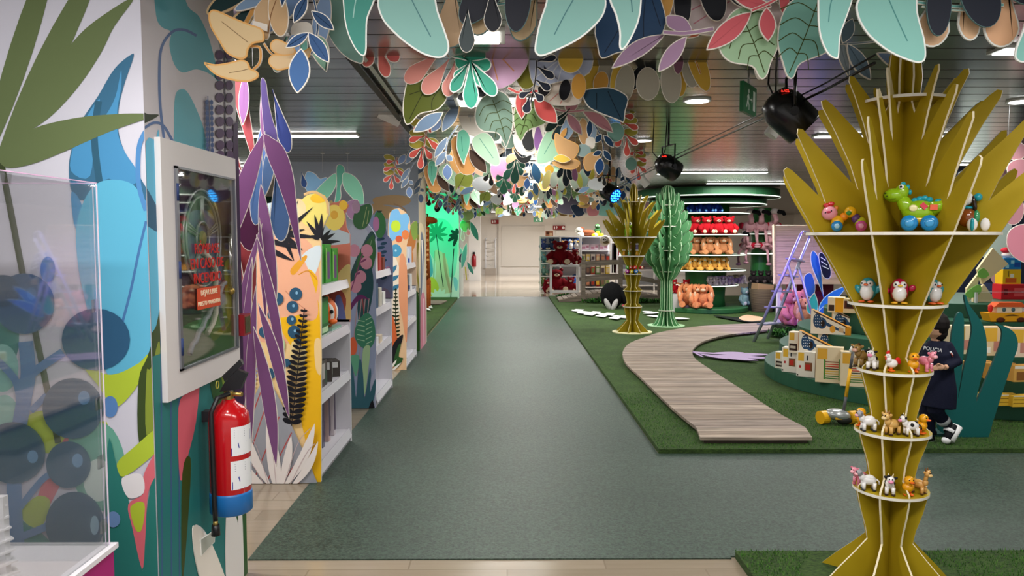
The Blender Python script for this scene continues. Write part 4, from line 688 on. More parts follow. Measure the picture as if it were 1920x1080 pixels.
b1L += fern(548,797,572,578,22,23,4.8,'#17171f')
b1L += [('#ece5e2', q) for q in (L(522,914,503,766,12,'fat'), L(512,914,463,803,8,'leaf',-7), L(532,914,592,792,9,'leaf',9), L(545,914,598,826,7,'leaf',8), L(505,915,453,850,7,'leaf',-8), L(500,915,453,882,5,'leaf',-6), L(528,915,548,815,8,'leaf',2))] + [('#c9b3b4', ST(q,1.2)) for q in ([(520,905),(512,830),(507,785)], [(505,905),(485,840),(468,810)], [(535,905),(560,830),(585,800)], [(545,908),(575,850),(592,830)], [(500,912),(480,875),(462,858)])]
board('mural_board', 'tall yellow and peach mural board with black fern and white agave, nearest of the row', 4.51, [(440,914),(602,914),(602,452),(596,443),(606,425),(617,402),(616,380),(606,366),(592,361),(580,366),(570,374),(558,372),(545,382),(530,376),(512,382),(500,390),(485,400),(470,395),(455,405),(440,400)], '#efcd93', b1L)
b2 = [('#8f9cba', P((655,470),(700,500),(705,560),(700,700),(655,720))), ('#aeb9c9', P((655,430),(680,420),(700,470),(690,520),(655,520))), ('#2b4f50', P((655,520),(690,440),(703,440),(700,460),(670,540))), ('#33663d', L(672,540,700,440,16,'leaf')), ('#8fa78a', ST([(680,515),(697,450)],1)), ('#234c52', P((672,500),(695,500),(700,540),(690,590),(672,600)))]
b2 += [('#c58b9f', E(x,y,11,12)) for x,y in ((664,470),(688,470),(687,493),(676,519),(667,537))] + [('#7b3f66', ST([(658,545),(668,515),(680,475)],2))] + [('#7b3f66', L(676,492,688,485,2)), ('#7b3f66', L(668,515,676,510,2))]
b2 += [('#a98f93', ST([(x,700),(x+14,560)],1.6)) for x in (657,664,671,678)] + [('#632a5f', P((655,575),(668,556),(680,553),(692,562),(680,560),(668,568),(658,582))), ('#a04b4a', ST([(680,560),(683,592)],1.4))]
b2 += [('#3a7d62', P((688,586),(700,600),(704,625),(700,645),(688,655),(672,645),(665,625),(672,602)))] + [('#9fc7a5', ST([(686,600+9*i),(698,594+9*i)],1.4)) for i in range(6)] + [('#9fc7a5', ST([(684,603+9*i),(670,600+9*i)],1.4)) for i in range(5)] + [('#d3603c', P((655,640),(664,632),(670,650),(664,668),(655,672))), ('#5fa384', P((657,668),(674,668),(668,705),(662,690))), ('#9dbf94', P((681,655),(694,650),(690,700),(684,740),(680,700)))]
b2 += [('#33616f', P((655,670),(663,700),(668,745),(672,690),(676,672),(681,700),(684,745),(692,700),(694,690),(696,700),(694,735),(704,710),(703,740),(690,772),(655,772))), ('#14131c', P((690,772),(698,750),(703,765),(703,772)))]
board('mural_board', 'narrow lilac mural board with pink berries and green fern, second of the row', 6.52, [(640,770),(704,770),(704,500),(707,470),(704,440),(698,430),(690,420),(699,398),(697,385),(688,380),(674,384),(664,402),(660,420),(650,432),(640,440)], '#a3a9c2', b2+[('#33663d', P((690,382),(697,388),(697,405),(688,425),(675,430),(664,422),(663,405),(672,390))), ('#a9b87a', ST([(688,388),(680,425)],1)), ('#a9b87a', ST([(692,395),(688,420)],1)), ('#b093ad', E(668,388,8,12))], edge='#cfcfe0')
b3 = [('#f5e7d2', P((732,480),(748,500),(752,560),(745,600),(732,600))), ('#7dbcea', P((732,400),(745,392),(752,402),(762,400),(768,412),(764,426),(768,436),(758,444),(752,452),(745,445),(736,452),(730,440))), ('#c6e23c', E(742,424,9,11)), ('#d9603c', E(748,448,6.5)), ('#4e9cc4', E(742,470,11,12)), ('#b8e0ea', E(742,470,2)), ('#e9854a', E(760,440,7,9)), ('#3c7b9c', L(730,515,744,497,4)), ('#3c7b9c', L(730,528,748,516,4)), ('#3c7b9c', L(730,545,752,533,4)), ('#e9a077', P((750,480),(763,500),(763,640),(755,600),(748,560)))]
b3 += fern(742,640,742,540,14,9,2,'#20311c') + [('#d8693a', P((730,600),(738,595),(745,640),(740,660),(730,640))), ('#1a1a20', P((736,650),(748,632),(756,628),(752,645),(742,665),(736,690),(730,690))), ('#2f5a2e', P((738,680),(746,650),(752,645),(748,668),(756,672),(745,690))), ('#f3f1ea', L(732,692,744,674,2)), ('#f3f1ea', L(732,698,752,680,2))]
board('mural_board', 'narrow peach mural board with blue flower and dark fern, third of the row', 8.43, [(728,697),(762,697),(762,460),(767,440),(769,425),(768,408),(760,397),(748,390),(738,392),(730,400),(728,420)], '#efc79c', b3)
SH = C('#dcdae2', .3)
def bay(k, Y0, Y1, up_col, layers, top):
    nm = ['nearest', 'second', 'third'][k]
    t = thing('shelving_unit', 'white shelving unit facing the aisle behind the %s mural board' % nm, 'shelf', (-1.4, (Y0+Y1)/2, 0), group='white shelving bays left of the aisle')
    MB().box(-1.66, -1.64, Y0, Y1, 0, 1.45, SH).build('back_panel', t)
    MB().box(-1.635, -1.15, Y1-.02, Y1, 0, .91, SH).build('side_panel', t)
    for z in (.10, .53, .87, 1.20):
        mb = MB(); mb.box(-1.63, -1.17, Y0+.002, Y1-.022, z-.018, z, SH); mb.prism([(-1.17, Y0+.002, z-.018), (-1.15, Y0+.002, z-.055), (-1.146, Y0+.002, z-.055), (-1.163, Y0+.002, z+.006), (-1.17, Y0+.002, z+.006)], (0, Y1-Y0-.024, 0), C('#d6d3dc', .2)); mb.build('shelf', t)
    mb = MB(); mb.box(-1.63, -1.165, Y0, Y1-.03, 0, .08, '#b7b6bd'); mb.build('kick_plate', t)
    f = PY(Y1-.001); o = [Vector((p.x, Y1-.02, p.z)) for p in [f(x, y) for x, y in top]]; mb = MB(); mb.prism(o, (0, .02, 0), up_col); d = .0005
    xs = [p.x for p in o]; zs = [p.z for p in o]
    for c_, q in layers:
        r = clip([(f(x, y).x, f(x, y).z) for x, y in clean(q)], min(xs), .91, max(xs), max(zs))
        if len(r) > 2: mb.face([(x, Y1-.0205-d, z) for x, z in r], c_); d += .0002
    mb.build('end_mural', t, recalc=False)
bay(0, 4.535, 5.45, '#c9735f', [('#c9735f', P((600,460),(660,455),(660,560),(640,600),(600,600))), ('#a8534a', P((610,540),(640,535),(655,600),(610,600))), ('#eccd8a', P((637,510),(660,500),(660,602),(645,602),(650,560),(632,530))), ('#b9c4cf', P((580,430),(600,420),(660,440),(660,455),(600,458))), ('#f0d568', E(628,408,20,24)), ('#e0a836', E(628,403,7,8)), ('#f3c23a', E(645,385,8,9)), ('#b9a06c', ST([(608,400),(612,385),(625,378)],5)), ('#6b78b4', P((630,560),(640,555),(650,600),(636,600)))]+[('#16161c', L(600,455,x,y,w_,'fat')) for x,y,w_ in ((612,392,4),(575,420,4),(622,430,4),(630,437,4),(640,452,4),(625,458,3),(588,400,3))], [(545,603),(657,603),(657,440),(650,425),(648,400),(655,385),(645,375),(630,380),(612,378),(600,395),(585,400),(545,400)])
bay(1, 6.545, 7.42, '#70789a', [('#1f4258', L(706+i % 2*8, 450+i*8, 722+(i % 2)*4, 447+i*8, 3, 'oval')) for i in range(10)]+[('#2f6a3a', P((703,405),(712,396),(722,408),(724,430),(716,446),(706,440))), ('#1c2f22', E(712,392,6,7)), ('#8a5f78', E(728,508,6,9)), ('#7a6a80', P((718,540),(730,545),(732,560),(720,560))), ('#a06a90', E(706,420,6,14))], [(690,560),(737,560),(737,470),(735,450),(726,440),(722,410),(714,395),(706,395),(700,405),(690,410)])
bay(2, 8.455, 9.42, '#e2c3a6', [('#d98a4a', P((762,440),(772,430),(780,450),(774,470),(764,465))), ('#e38f3e', P((762,470),(772,465),(774,490),(764,495))), ('#9cbf5a', P((770,425),(782,415),(784,440),(776,450)))], [(755,536),(781,536),(781,440),(783,425),(776,414),(768,424),(762,420),(755,430)])
# products on the shelves
def gbox(name, label, cat, c, size, col, layers=(), rz=0, group=None):
    t = thing(name, label, cat, c, rz, group); mb = MB(); mb.box(-size[0]/2, size[0]/2, -size[1]/2, size[1]/2, 0, size[2], col); mb.build('box', t, world=False, bevel=.002)
    mb = MB(); d = .0008
    for s, cl, (u0, u1, v0, v1) in layers:
        if s == 'f': mb.face([(-size[0]/2+size[0]*u, -size[1]/2-d, size[2]*v) for u, v in ((u0, v0), (u1, v0), (u1, v1), (u0, v1))], cl)
        if s == 'r': mb.face([(size[0]/2+d, -size[1]/2+size[1]*u, size[2]*v) for u, v in ((u0, v0), (u1, v0), (u1, v1), (u0, v1))], cl)
        d += .0003
    if layers: mb.build('print', t, world=False)
    return t
for i, y in enumerate((4.62, 4.84, 5.06, 5.26)):
    gbox('toy_box', 'green and purple toy package on top shelf of nearest bay, %s from board' % ['first', 'second', 'third', 'fourth'][i], 'toy box', (-1.32, y, 1.201), (.22, .17, .26-.03*(i % 2)), '#3f9a36', [('f', '#57b84a', (.05, .95, .5, .95)), ('f', '#5d3a70', (.55, .85, .1, .85)), ('f', '#1f2a1c', (.1, .5, .6, .9)), ('r', '#6d4a80', (.3, .7, .1, .8)), ('r', '#8fd06a', (.05, .25, .1, .9)), ('f', '#d7efd0', (.1, .3, .1, .2))], group='green toy packages on the nearest bay')
t = thing('clownfish_toy', 'orange and white striped toy fish packaged on second shelf', 'toy', (-1.25, 5.18, .871))
MB().ell((-1.25, 5.18, .985), (.06, .13, .105), '#e26a26').build('body', t)
mb = MB(); [mb.ell((-1.247, 5.18+dy, .985), (.063, .02, .1-abs(dy)*.25), '#f4f1ec') for dy in (-.07, .04)]; mb.build('stripe', t); mb = MB(); mb.ell((-1.25, 5.32, .985), (.02, .05, .07), '#e26a26'); mb.ell((-1.25, 5.16, 1.08), (.015, .06, .03), '#e26a26'); mb.ell((-1.20, 5.12, .93), (.03, .05, .02), '#e26a26'); mb.build('fin', t); MB().ell((-1.20, 5.09, 1.0), .014, '#17171a').build('eye', t)
MB().box(-1.32, -1.19, 5.05, 5.33, .871, .885, '#8fb9a6').build('card_base', t)
for i, y in enumerate((4.66, 4.9)): gbox('toy_box', 'dark green boxed toy on second shelf of nearest bay, %s' % ['closest to the yellow board', 'left of the orange fish'][i], 'toy box', (-1.3, y, .871), (.2, .2, .24), '#2c6b35', [('f', '#7fc24e', (.1, .6, .2, .6)), ('r', '#3c8a44', (.1, .9, .3, .9)), ('r', '#bcd9ae', (.1, .9, .05, .2))], group='green boxes on second shelf')
for i, y in enumerate((4.65, 4.86, 5.07, 5.25)): gbox('blister_pack', 'dark clear-packed figure toy on third shelf of nearest bay, %s from mural board' % ['first', 'second', 'third', 'fourth'][i], 'toy box', (-1.27, y, .531), (.14, .15, .2-.03*i), '#4a4440', [('f', '#c98a3c', (.2, .6, .4, .8)), ('r', '#b9b4ae', (.1, .6, .3, .9)), ('r', '#3c5040', (.55, .95, .1, .6)), ('f', '#b02f2c', (.1, .5, .05, .2)), ('f', '#dcdcdc', (.6, .9, .6, .95))], .2*(i-1), group='figure toys on third shelf')
for i in range(5): gbox('boxed_game', 'tall pinkish grey boxed game standing on the bottom shelf, %s from the board' % ['first', 'second', 'third', 'fourth', 'fifth'][i], 'toy box', (-1.35, 4.62+.16*i, .101), (.24, .05, .36), ['#8f8296', '#a98b8c', '#6f6f84', '#b39a98', '#c9c0c6'][i], [('r', '#54465c', (.1, .9, .1, .9)), ('f', '#d8b5a6', (.1, .8, .5, .9)), ('f', '#5c4c60', (.2, .9, .1, .4))], group='boxed games on the bottom shelf')
# bay 2 and 3 goods
k = 0
for z, cols in ((1.201, ('#d8d4d0', '#b33a34', '#7a3a2c')), (.871, ('#3a5878', '#c9c2b4', '#e8e6e2')), (.531, ('#e4e2e4', '#d9c7b0'))):
    for i, c_ in enumerate(cols):
        gbox('toy_box', '%s toy pack on the %s shelf of the second bay' % ({'#d8d4d0': 'pale grey', '#b33a34': 'red', '#7a3a2c': 'brown', '#3a5878': 'slate blue', '#c9c2b4': 'beige', '#e8e6e2': 'white', '#e4e2e4': 'small white', '#d9c7b0': 'small tan'}[c_], {1.201: 'top', .871: 'second', .531: 'third'}[z]), 'toy box', (-1.25, 6.75+.2*i, z), (.14, .13, (.22, .17, .12)[i] if z > .6 else .07), c_, [('f', '#f2efe9', (.1, .6, .4, .9)), ('f', '#2a2430', (.5, .9, .1, .4))], group='toy packs in the second bay')
for i, (z, y, c_, nm) in enumerate(((1.201, 8.75, '#ececf0', 'white box with blue foot'), (.871, 8.8, '#2a2a30', 'black and white figure box'), (1.201, 9.1, '#cfd6e6', 'pale blue box'), (.871, 9.1, '#f0f0f0', 'plain white box'))):
    gbox('toy_box', nm+' on an upper shelf of the third bay', 'toy box', (-1.22, y, z), (.1, .12, .2), c_, [('f', '#3a55a8', (.1, .9, .05, .3)), ('f', '#dfe6f0', (.1, .9, .4, .9))])
# ================= soft and plastic toy builders =================
def softtoy(name, label, cat, loc, parts, rz=0, group=None, s=1.0, remesh=None):
    """parts: {part: [(shape, ...)]} in local units; ('e', centre, radii, colour[, rot]) or ('t', points, radii, colour)"""
    t = thing(name, label, cat, loc, rz, group); t.scale = (s, s, s) if not hasattr(s, '__len__') else s
    for pn, items in parts.items():
        nm = pn.split('#')[0]; mb = MB()
        for it in items:
            if it[0] == 'e': mb.ell(it[1], it[2], it[3], it[4] if len(it) > 4 else (0, 0, 0), n=12)
            elif it[0] == 't': mb.tube(it[1], it[2], it[3], 8)
            elif it[0] == 'b': mb.obox(it[1], it[2], it[3], it[4] if len(it) > 4 else (0, 0, 0))
        mb.build(nm, t, world=False, remesh=remesh if (remesh and pn == 'body') else 0)
    return t
# ================= plywood fin trees =================
MU = C('#b39a1d', .5, var=.06, vscale=3); ME = C('#efe3c4', .5)
FIN = [(.003,.012),(.30,.012),(.275,.035),(.215,.10),(.145,.17),(.094,.225),(.104,.28),(.128,.36),(.143,.43),(.139,.455),(.092,.50),(.103,.56),(.126,.63),(.143,.69),(.139,.712),(.090,.755),(.104,.82),(.128,.90),(.141,.945),(.137,.965),(.083,1.01),(.102,1.06),(.135,1.12),(.183,1.23),(.268,1.375),(.358,1.52),(.388,1.575),(.445,1.67),(.490,1.755),(.495,1.78),(.482,1.79),(.46,1.778),(.40,1.725),(.315,1.645),(.345,1.72),(.40,1.84),(.442,1.925),(.440,1.948),(.420,1.945),(.36,1.88),(.26,1.78),(.180,1.70),(.215,1.80),(.285,1.94),(.340,2.035),(.345,2.06),(.328,2.066),(.30,2.045),(.22,1.965),(.140,1.885),(.165,1.97),(.205,2.08),(.232,2.14),(.230,2.16),(.212,2.158),(.15,2.08),(.085,2.0),(.060,2.05),(.068,2.15),(.058,2.25),(.035,2.32),(.012,2.35),(.003,2.35)]
def fintree(name, label, cx, cy, fin, angs, shelves, mat, edge, base, th=.008, group=None):
    d = Vector((-cx, -cy, 0)).normalized(); r = Vector((-d.y, d.x, 0)); 
    if r.x < 0: r = -r
    t = thing(name, label, 'display stand', (cx, cy, 0), group=group); c = Vector((cx, cy, 0))
    for a in angs:
        a = math.radians(a); u = d*math.cos(a)+r*math.sin(a); n = Vector((-u.y, u.x, 0)); mb = MB()
        mb.prism([c+u*q[0]+Vector((0, 0, q[1]))-n*th/2 for q in fin], n*th, mat, edge); mb.build('fin', t)
    for z, rr in shelves:
        mb = MB(); m = 40; ring_ = [(cx+rr*math.cos(2*PI*i/m), cy+rr*math.sin(2*PI*i/m)) for i in range(m)]
        mb.prism([(x, y, z-.007) for x, y in ring_], (0, 0, .012), mat, C('#f1ece0', .5)); mb.build('shelf', t)
    mb = MB(); mb.cyl((cx, cy, TZ if base[2] else 0), base[0], .012, base[1], 44); mb.build('base', t)
    return t, (lambda lat, dep, z: c+r*lat+d*dep+Vector((0, 0, z))), math.atan2(d.y, d.x)+PI/2
ANG = [-60+45*k for k in range(8)]
SHV = [(.44, .148), (.69, .148), (.95, .145), (1.23, .188), (1.52, .362), (2.06, .165)]
nt_, NP, NR = fintree('plywood_palm_stand', 'tall mustard plywood palm display stand nearest the camera, full of toy animals', 1.628, 3.1, FIN, ANG, SHV, MU, ME, (.325, C('#e3dcae'), False), group='mustard plywood palm stands')
ft_, FP, FR_ = fintree('plywood_palm_stand', 'mustard plywood palm display stand farther back, beside the green tree', 1.955, 11.6, FIN, ANG, SHV, C('#a3901f', .5), C('#e0d49a'), (.31, C('#e8e2b4'), True), group='mustard plywood palm stands')
GF = [(.003,.012),(.30,.012),(.25,.03),(.19,.09),(.14,.19),(.105,.34),(.10,.6),(.10,.8),(.16,.86),(.22,.95),(.25,1.03),(.245,1.08)]
for rt_, zt_ in ((.36, 1.26), (.41, 1.44), (.42, 1.62), (.385, 1.80), (.33, 1.96), (.27, 2.12), (.20, 2.25)):
    GF += [(rt_*.42, zt_-.25), (rt_*.78, zt_-.22), (rt_*.97, zt_-.14), (rt_*1.02, zt_-.07), (rt_*.97, zt_), (rt_*.84, zt_-.04), (rt_*.62, zt_-.12)]
GF += [(.10,2.15),(.12,2.25),(.10,2.33),(.05,2.37),(.003,2.375)]
GG = C('#6cab76', .5); GE = C('#c3e6bb', .5)
gt_, GP, GR_ = fintree('plywood_tree', 'green plywood tree with overlapping leaf fins beside the plush stand', 2.665, 12.45, GF, [8+25.7*k for k in range(14)], [(.30, .13), (.95, .16), (1.3, .2), (1.7, .2), (2.05, .14)], GG, GE, (.31, C('#a9d3a4'), True), th=.012)
# ---- small toy animals ----
def quad(body, spots=(), head=None, muzzle='#f2a8b0', ear=None, hoof='#3a2a26', horn=None, hair=None, hgt=1.0, tail=None):
    P_ = {'body#': [('e', (0, .006, .044), (.019, .031, .021), body), ('e', (0, -.024, .056), (.013, .014, .017), body)]}
    B = P_['body#']
    for x in (-.012, .012):
        for y in (-.018, .026): B.append(('t', [(x, y, .036), (x*1.1, y, .005)], [.0085, .0075], body))
    for i_, (x, y) in enumerate(((-.012, -.018), (.012, -.018), (-.012, .026), (.012, .026))): P_['hoof#%d' % i_] = [('e', (x*1.1, y-.001, .005), (.0085, .0095, .006), hoof)]
    hz = .074*hgt; P_['head#'] = [('e', (0, -.034, hz), (.016, .015, .016), head or body)]
    P_['muzzle#'] = [('e', (0, -.047, hz-.006), (.0115, .009, .008), muzzle)]
    P_['ear#l'] = [('e', (-.019, -.030, hz+.008), (.009, .004, .006), ear or body, (0, .5, 0))]; P_['ear#r'] = [('e', (.019, -.030, hz+.008), (.009, .004, .006), ear or body, (0, -.5, 0))]
    P_['eye#l'] = [('e', (-.006, -.0475, hz+.005), .0028, '#141414')]; P_['eye#r'] = [('e', (.006, -.0475, hz+.005), .0028, '#141414')]
    if spots: P_['spots#'] = [('e', c_, r_, s_) for c_, r_, s_ in spots]
    if horn: P_['horn#l'] = [('t', [(-.007, -.03, hz+.012), (-.010, -.028, hz+.026)], [.003, .0015], horn)]; P_['horn#r'] = [('t', [(.007, -.03, hz+.012), (.010, -.028, hz+.026)], [.003, .0015], horn)]
    if hair: P_['mane#'] = [('e', (0, -.022, hz+.008), (.006, .013, .012), hair), ('e', (0, -.012, hz-.012), (.005, .008, .014), hair)]
    P_['tail#'] = [('t', [(0, .036, .05), (0, .046, .04), (0, .047, .028)], [.003, .003, .004], tail or body)]
    if hgt > 1.1: P_['neck#'] = [('t', [(0, -.022, .055), (0, -.032, hz)], [.010, .009], body)]
    return P_
BSP = [((.013, .0, .05), (.009, .009, .009), '#1c1a1c'), ((-.013, .018, .047), (.009, .010, .010), '#1c1a1c'), ((.0, .022, .058), (.01, .01, .008), '#1c1a1c'), ((-.008, -.032, .088), (.008, .009, .006), '#1c1a1c')]
COW = lambda: quad(shiny('#f4f0ee'), BSP, muzzle=shiny('#ee8fb4'), ear='#1c1a1c', tail='#1c1a1c', horn='#e8dcb8')
LAMB = lambda: quad(shiny('#eeecec'), [((0, .006, .056), (.016, .024, .012), '#f6f4f4')], head=shiny('#9a9aa0'), muzzle=shiny('#eaa8b0'), hoof='#3c3c42', ear='#8b8b92')
GOAT = lambda: quad(shiny('#d9ab5e'), head=shiny('#dfb56c'), muzzle=shiny('#efd29a'), hair='#8a5a2c', hoof='#4a3220', horn='#b98a50', hgt=1.08)
DONK = lambda: quad(shiny('#8a6a35'), head=shiny('#97763f'), muzzle=shiny('#c79a86'), hair='#4a3520', hoof='#3a2a1a')
PIG = lambda: quad(shiny('#e98aa0'), head=shiny('#ee96aa'), muzzle=shiny('#f7b3c0'), ear='#e27890', hoof='#d8788e')
GIR = lambda: quad(shiny('#d9a45a'), [((.012, .0, .05), (.007, .007, .007), '#8a5526'), ((-.012, .015, .045), (.007, .007, .007), '#8a5526')], muzzle=shiny('#ecc98a'), horn='#8a5526', hgt=1.35, hoof='#5a3a20')
def DUCK():
    y = shiny('#f2a912')
    return {'body#': [('e', (0, .004, .036), (.023, .026, .022), y), ('t', [(0, .022, .04), (0, .036, .052)], [.010, .003], y)], 'head#': [('e', (0, -.006, .068), (.0205, .020, .020), y)], 'beak#': [('e', (0, -.028, .064), (.011, .010, .004), '#e8641c')], 'eye#l': [('e', (-.009, -.0235, .074), .003, '#141414')], 'eye#r': [('e', (.009, -.0235, .074), .003, '#141414')],
            'foot#l': [('e', (-.011, -.004, .005), (.011, .016, .005), '#e86a1c'), ('t', [(-.010, 0, .006), (-.009, 0, .02)], .005, '#e86a1c')], 'foot#r': [('e', (.011, -.004, .005), (.011, .016, .005), '#e86a1c'), ('t', [(.010, 0, .006), (.009, 0, .02)], .005, '#e86a1c')]}
def HEN():
    w_ = shiny('#f3efec')
    return {'body#': [('e', (0, .004, .036), (.020, .026, .020), w_), ('t', [(0, -.012, .045), (0, -.016, .066)], [.014, .011], w_)], 'head#': [('e', (0, -.017, .070), (.012, .012, .012), w_)], 'comb#': [('e', (0, -.018, .085), (.004, .010, .007), '#d8261f'), ('e', (0, -.014, .090), (.004, .006, .006), '#d8261f')], 'beak#': [('e', (0, -.031, .068), (.004, .006, .003), '#e8641c')], 'wattle#': [('e', (0, -.029, .059), (.004, .003, .007), '#d8261f')], 'eye#l': [('e', (-.008, -.025, .073), .0022, '#141414')], 'eye#r': [('e', (.008, -.025, .073), .0022, '#141414')],
            'tail#': [('e', (0, .033, .050), (.006, .014, .013), '#d42a26'), ('e', (0, .040, .042), (.006, .010, .012), '#b81e1e')], 'foot#': [('e', (-.009, -.002, .005), (.010, .015, .005), '#e86a1c'), ('e', (.009, -.002, .005), (.010, .015, .005), '#e86a1c'), ('t', [(0, 0, .005), (0, 0, .02)], .007, '#e86a1c')]}
AN = [('toy_donkey', DONK, 'brown toy donkey at the left edge of the third shelf from the bottom', -.125, .03, .957, -30, 1.1), ('toy_cow', COW, 'black and white toy cow with pink nose on the shelf below the penguins', -.082, .085, .957, -12, .95),
 ('toy_hen', HEN, 'white toy hen with red comb on the shelf below the penguins', -.012, .105, .957, -50, .92), ('toy_duck', DUCK, 'yellow toy duck on the shelf below the penguins', .068, .09, .957, 15, .95), ('toy_pig', PIG, 'pink toy pig behind yellow duck on the shelf below the penguins', .112, .03, .957, 50, .95),
 ('toy_duck', DUCK, 'yellow toy duck at the left back of the second shelf from the bottom', -.118, .02, .697, -25, .95), ('toy_lamb', LAMB, 'white and grey toy lamb on the second shelf from the bottom', -.092, .085, .697, -70, .95), ('toy_goat', GOAT, 'tan toy goat at the front of the second shelf from the bottom', -.002, .105, .697, -40, .98),
 ('toy_cow', COW, 'black and white toy cow seen from its side on second shelf from the bottom', .066, .088, .697, -65, .92), ('toy_duck', DUCK, 'yellow toy duck half hidden behind the cow on second lowest shelf', .108, .035, .697, 60, .95),
 ('toy_pig', PIG, 'pink toy pig at the left back of the lowest shelf', -.118, .03, .447, -40, .9), ('toy_lamb', LAMB, 'white and grey toy lamb on the lowest shelf', -.085, .088, .447, -75, .95), ('toy_cow', COW, 'black and white toy cow at the front of the lowest shelf', -.002, .107, .447, 5, .95),
 ('toy_duck', DUCK, 'yellow toy duck on the lowest shelf', .065, .088, .447, 30, .95), ('toy_foal', GIR, 'tan long-necked toy foal at the right edge of lowest shelf', .108, .035, .447, 60, .9)]
for nm, fn, lb, lat, dep, z, rz, s in AN: softtoy(nm, lb, 'toy animal', NP(lat, dep, z), fn(), NR+math.radians(rz), 'plastic farm animals on the near palm stand', s)
def PENG(c1, foot, beak='#e5642a', wing=False):
    b = shiny(c1); w_ = shiny('#e9e7e6')
    d_ = {'body#': [('e', (0, .004, .052), (.034, .030, .048), b)], 'belly#': [('e', (0, -.010, .042), (.0265, .0235, .034), w_)], 'face#': [('e', (-.011, -.012, .074), (.0135, .0155, .0145), w_), ('e', (.011, -.012, .074), (.0135, .0155, .0145), w_)], 'beak#': [('e', (0, -.029, .072), (.009, .008, .005), shiny(beak))],
          'eye#l': [('e', (-.015, -.0262, .077), .0035, '#17151a')], 'eye#r': [('e', (.015, -.0262, .077), .0035, '#17151a')], 'foot#l': [('e', (-.017, -.016, .005), (.013, .018, .005), shiny(foot))], 'foot#r': [('e', (.017, -.016, .005), (.013, .018, .005), shiny(foot))]}
    for s_, k in ((-1, 'l'), (1, 'r')): d_['wing#'+k] = [('e', (s_*(.044 if wing else .035), .002, .052 if s_ < 0 or not wing else .062), (.012, .007, .014 if wing else .02), b, (0, .6*s_*(1 if s_ < 0 else 1), 0))]
    return d_
for lb, lat, dep, rz, p_ in (('teal toy penguin with grey belly on the left of the penguin shelf', -.108, .105, -12, PENG('#2f9aa8', '#e5642a')), ('crimson toy penguin with yellow feet in the middle of the penguin shelf', .008, .130, 5, PENG('#a8143f', '#f0b52c', '#e9c23a', True)), ('teal toy penguin half hidden behind a fin on the right of the penguin shelf', .128, .085, 40, PENG('#3f98a0', '#e5642a'))):
    softtoy('toy_penguin', lb, 'toy penguin', NP(lat, dep, 1.237), p_, NR+math.radians(rz), 'plastic penguins on the near palm stand', 1.04)
# dinosaur, caterpillar pig, spaniel pull toys on the wide shelf
dg = shiny('#93bf1c'); bl = shiny('#1c86c9'); tq = shiny('#1ba0b5')
D = {'body': [('e', (.01, 0, .075), (.062, .040, .045), dg), ('e', (-.035, 0, .10), (.028, .026, .045), dg, (0, -.5, 0)), ('t', [(.05, 0, .085), (.085, 0, .10), (.115, 0, .118)], [.032, .020, .005], dg)], 'belly': [('e', (.01, 0, .045), (.058, .036, .022), shiny('#e5b622'))],
     'head': [('e', (-.075, 0, .140), (.040, .032, .028), dg), ('e', (-.050, 0, .152), (.026, .026, .030), dg)], 'eye#l': [('e', (-.052, -.026, .170), (.009, .005, .009), '#f7f7f4'), ('e', (-.054, -.031, .170), .0045, '#151515')], 'eye#r': [('e', (-.052, .026, .170), (.009, .005, .009), '#f7f7f4')], 'nostril': [('e', (-.106, -.016, .147), (.005, .004, .003), '#3c4a12'), ('e', (-.100, -.022, .136), (.006, .003, .002), '#3c4a12')],
     'mouth': [('t', [(-.112, -.008, .128), (-.095, -.027, .124), (-.070, -.030, .126)], .0012, '#5c7a12')], 'back_spikes': [('e', (x, 0, z), (.013, .012, .011), tq) for x, z in ((-.005,.118),(.012,.124),(.028,.126),(.044,.120),(.072,.112),(.088,.118),(.103,.124))], 'crest': [('e', (-.046, 0, .182), (.010, .008, .009), tq), ('e', (-.030, 0, .170), (.008, .008, .010), tq), ('e', (-.022, 0, .150), (.007, .008, .010), tq)]}
for k, (x, y) in enumerate(((-.022, -.043), (.045, -.043), (-.022, .043), (.045, .043))): D['wheel#%d' % k] = [('e', (x, y, .031), (.031, .012, .031), bl), ('e', (x, y*1.22, .031), (.017, .006, .017), shiny('#3f9fdc'))]
D['button#a'] = [('e', (-.010, -.038, .088), (.015, .004, .013), shiny('#f0e8b0'))]; D['button#b'] = [('b', (.025, -.0395, .095), (.024, .004, .018), shiny('#d9384c'), (0, .785, 0))]; D['button#c'] = [('b', (.058, -.032, .090), (.026, .006, .020), shiny('#e9603c'), (0, 0, .2))]
softtoy('toy_dinosaur', 'lime green toy dinosaur with blue wheels on the wide shelf of the near palm stand', 'toy dinosaur', NP(.055, .235, 1.527), D, NR, s=1.0)
ye = shiny('#efb61c')
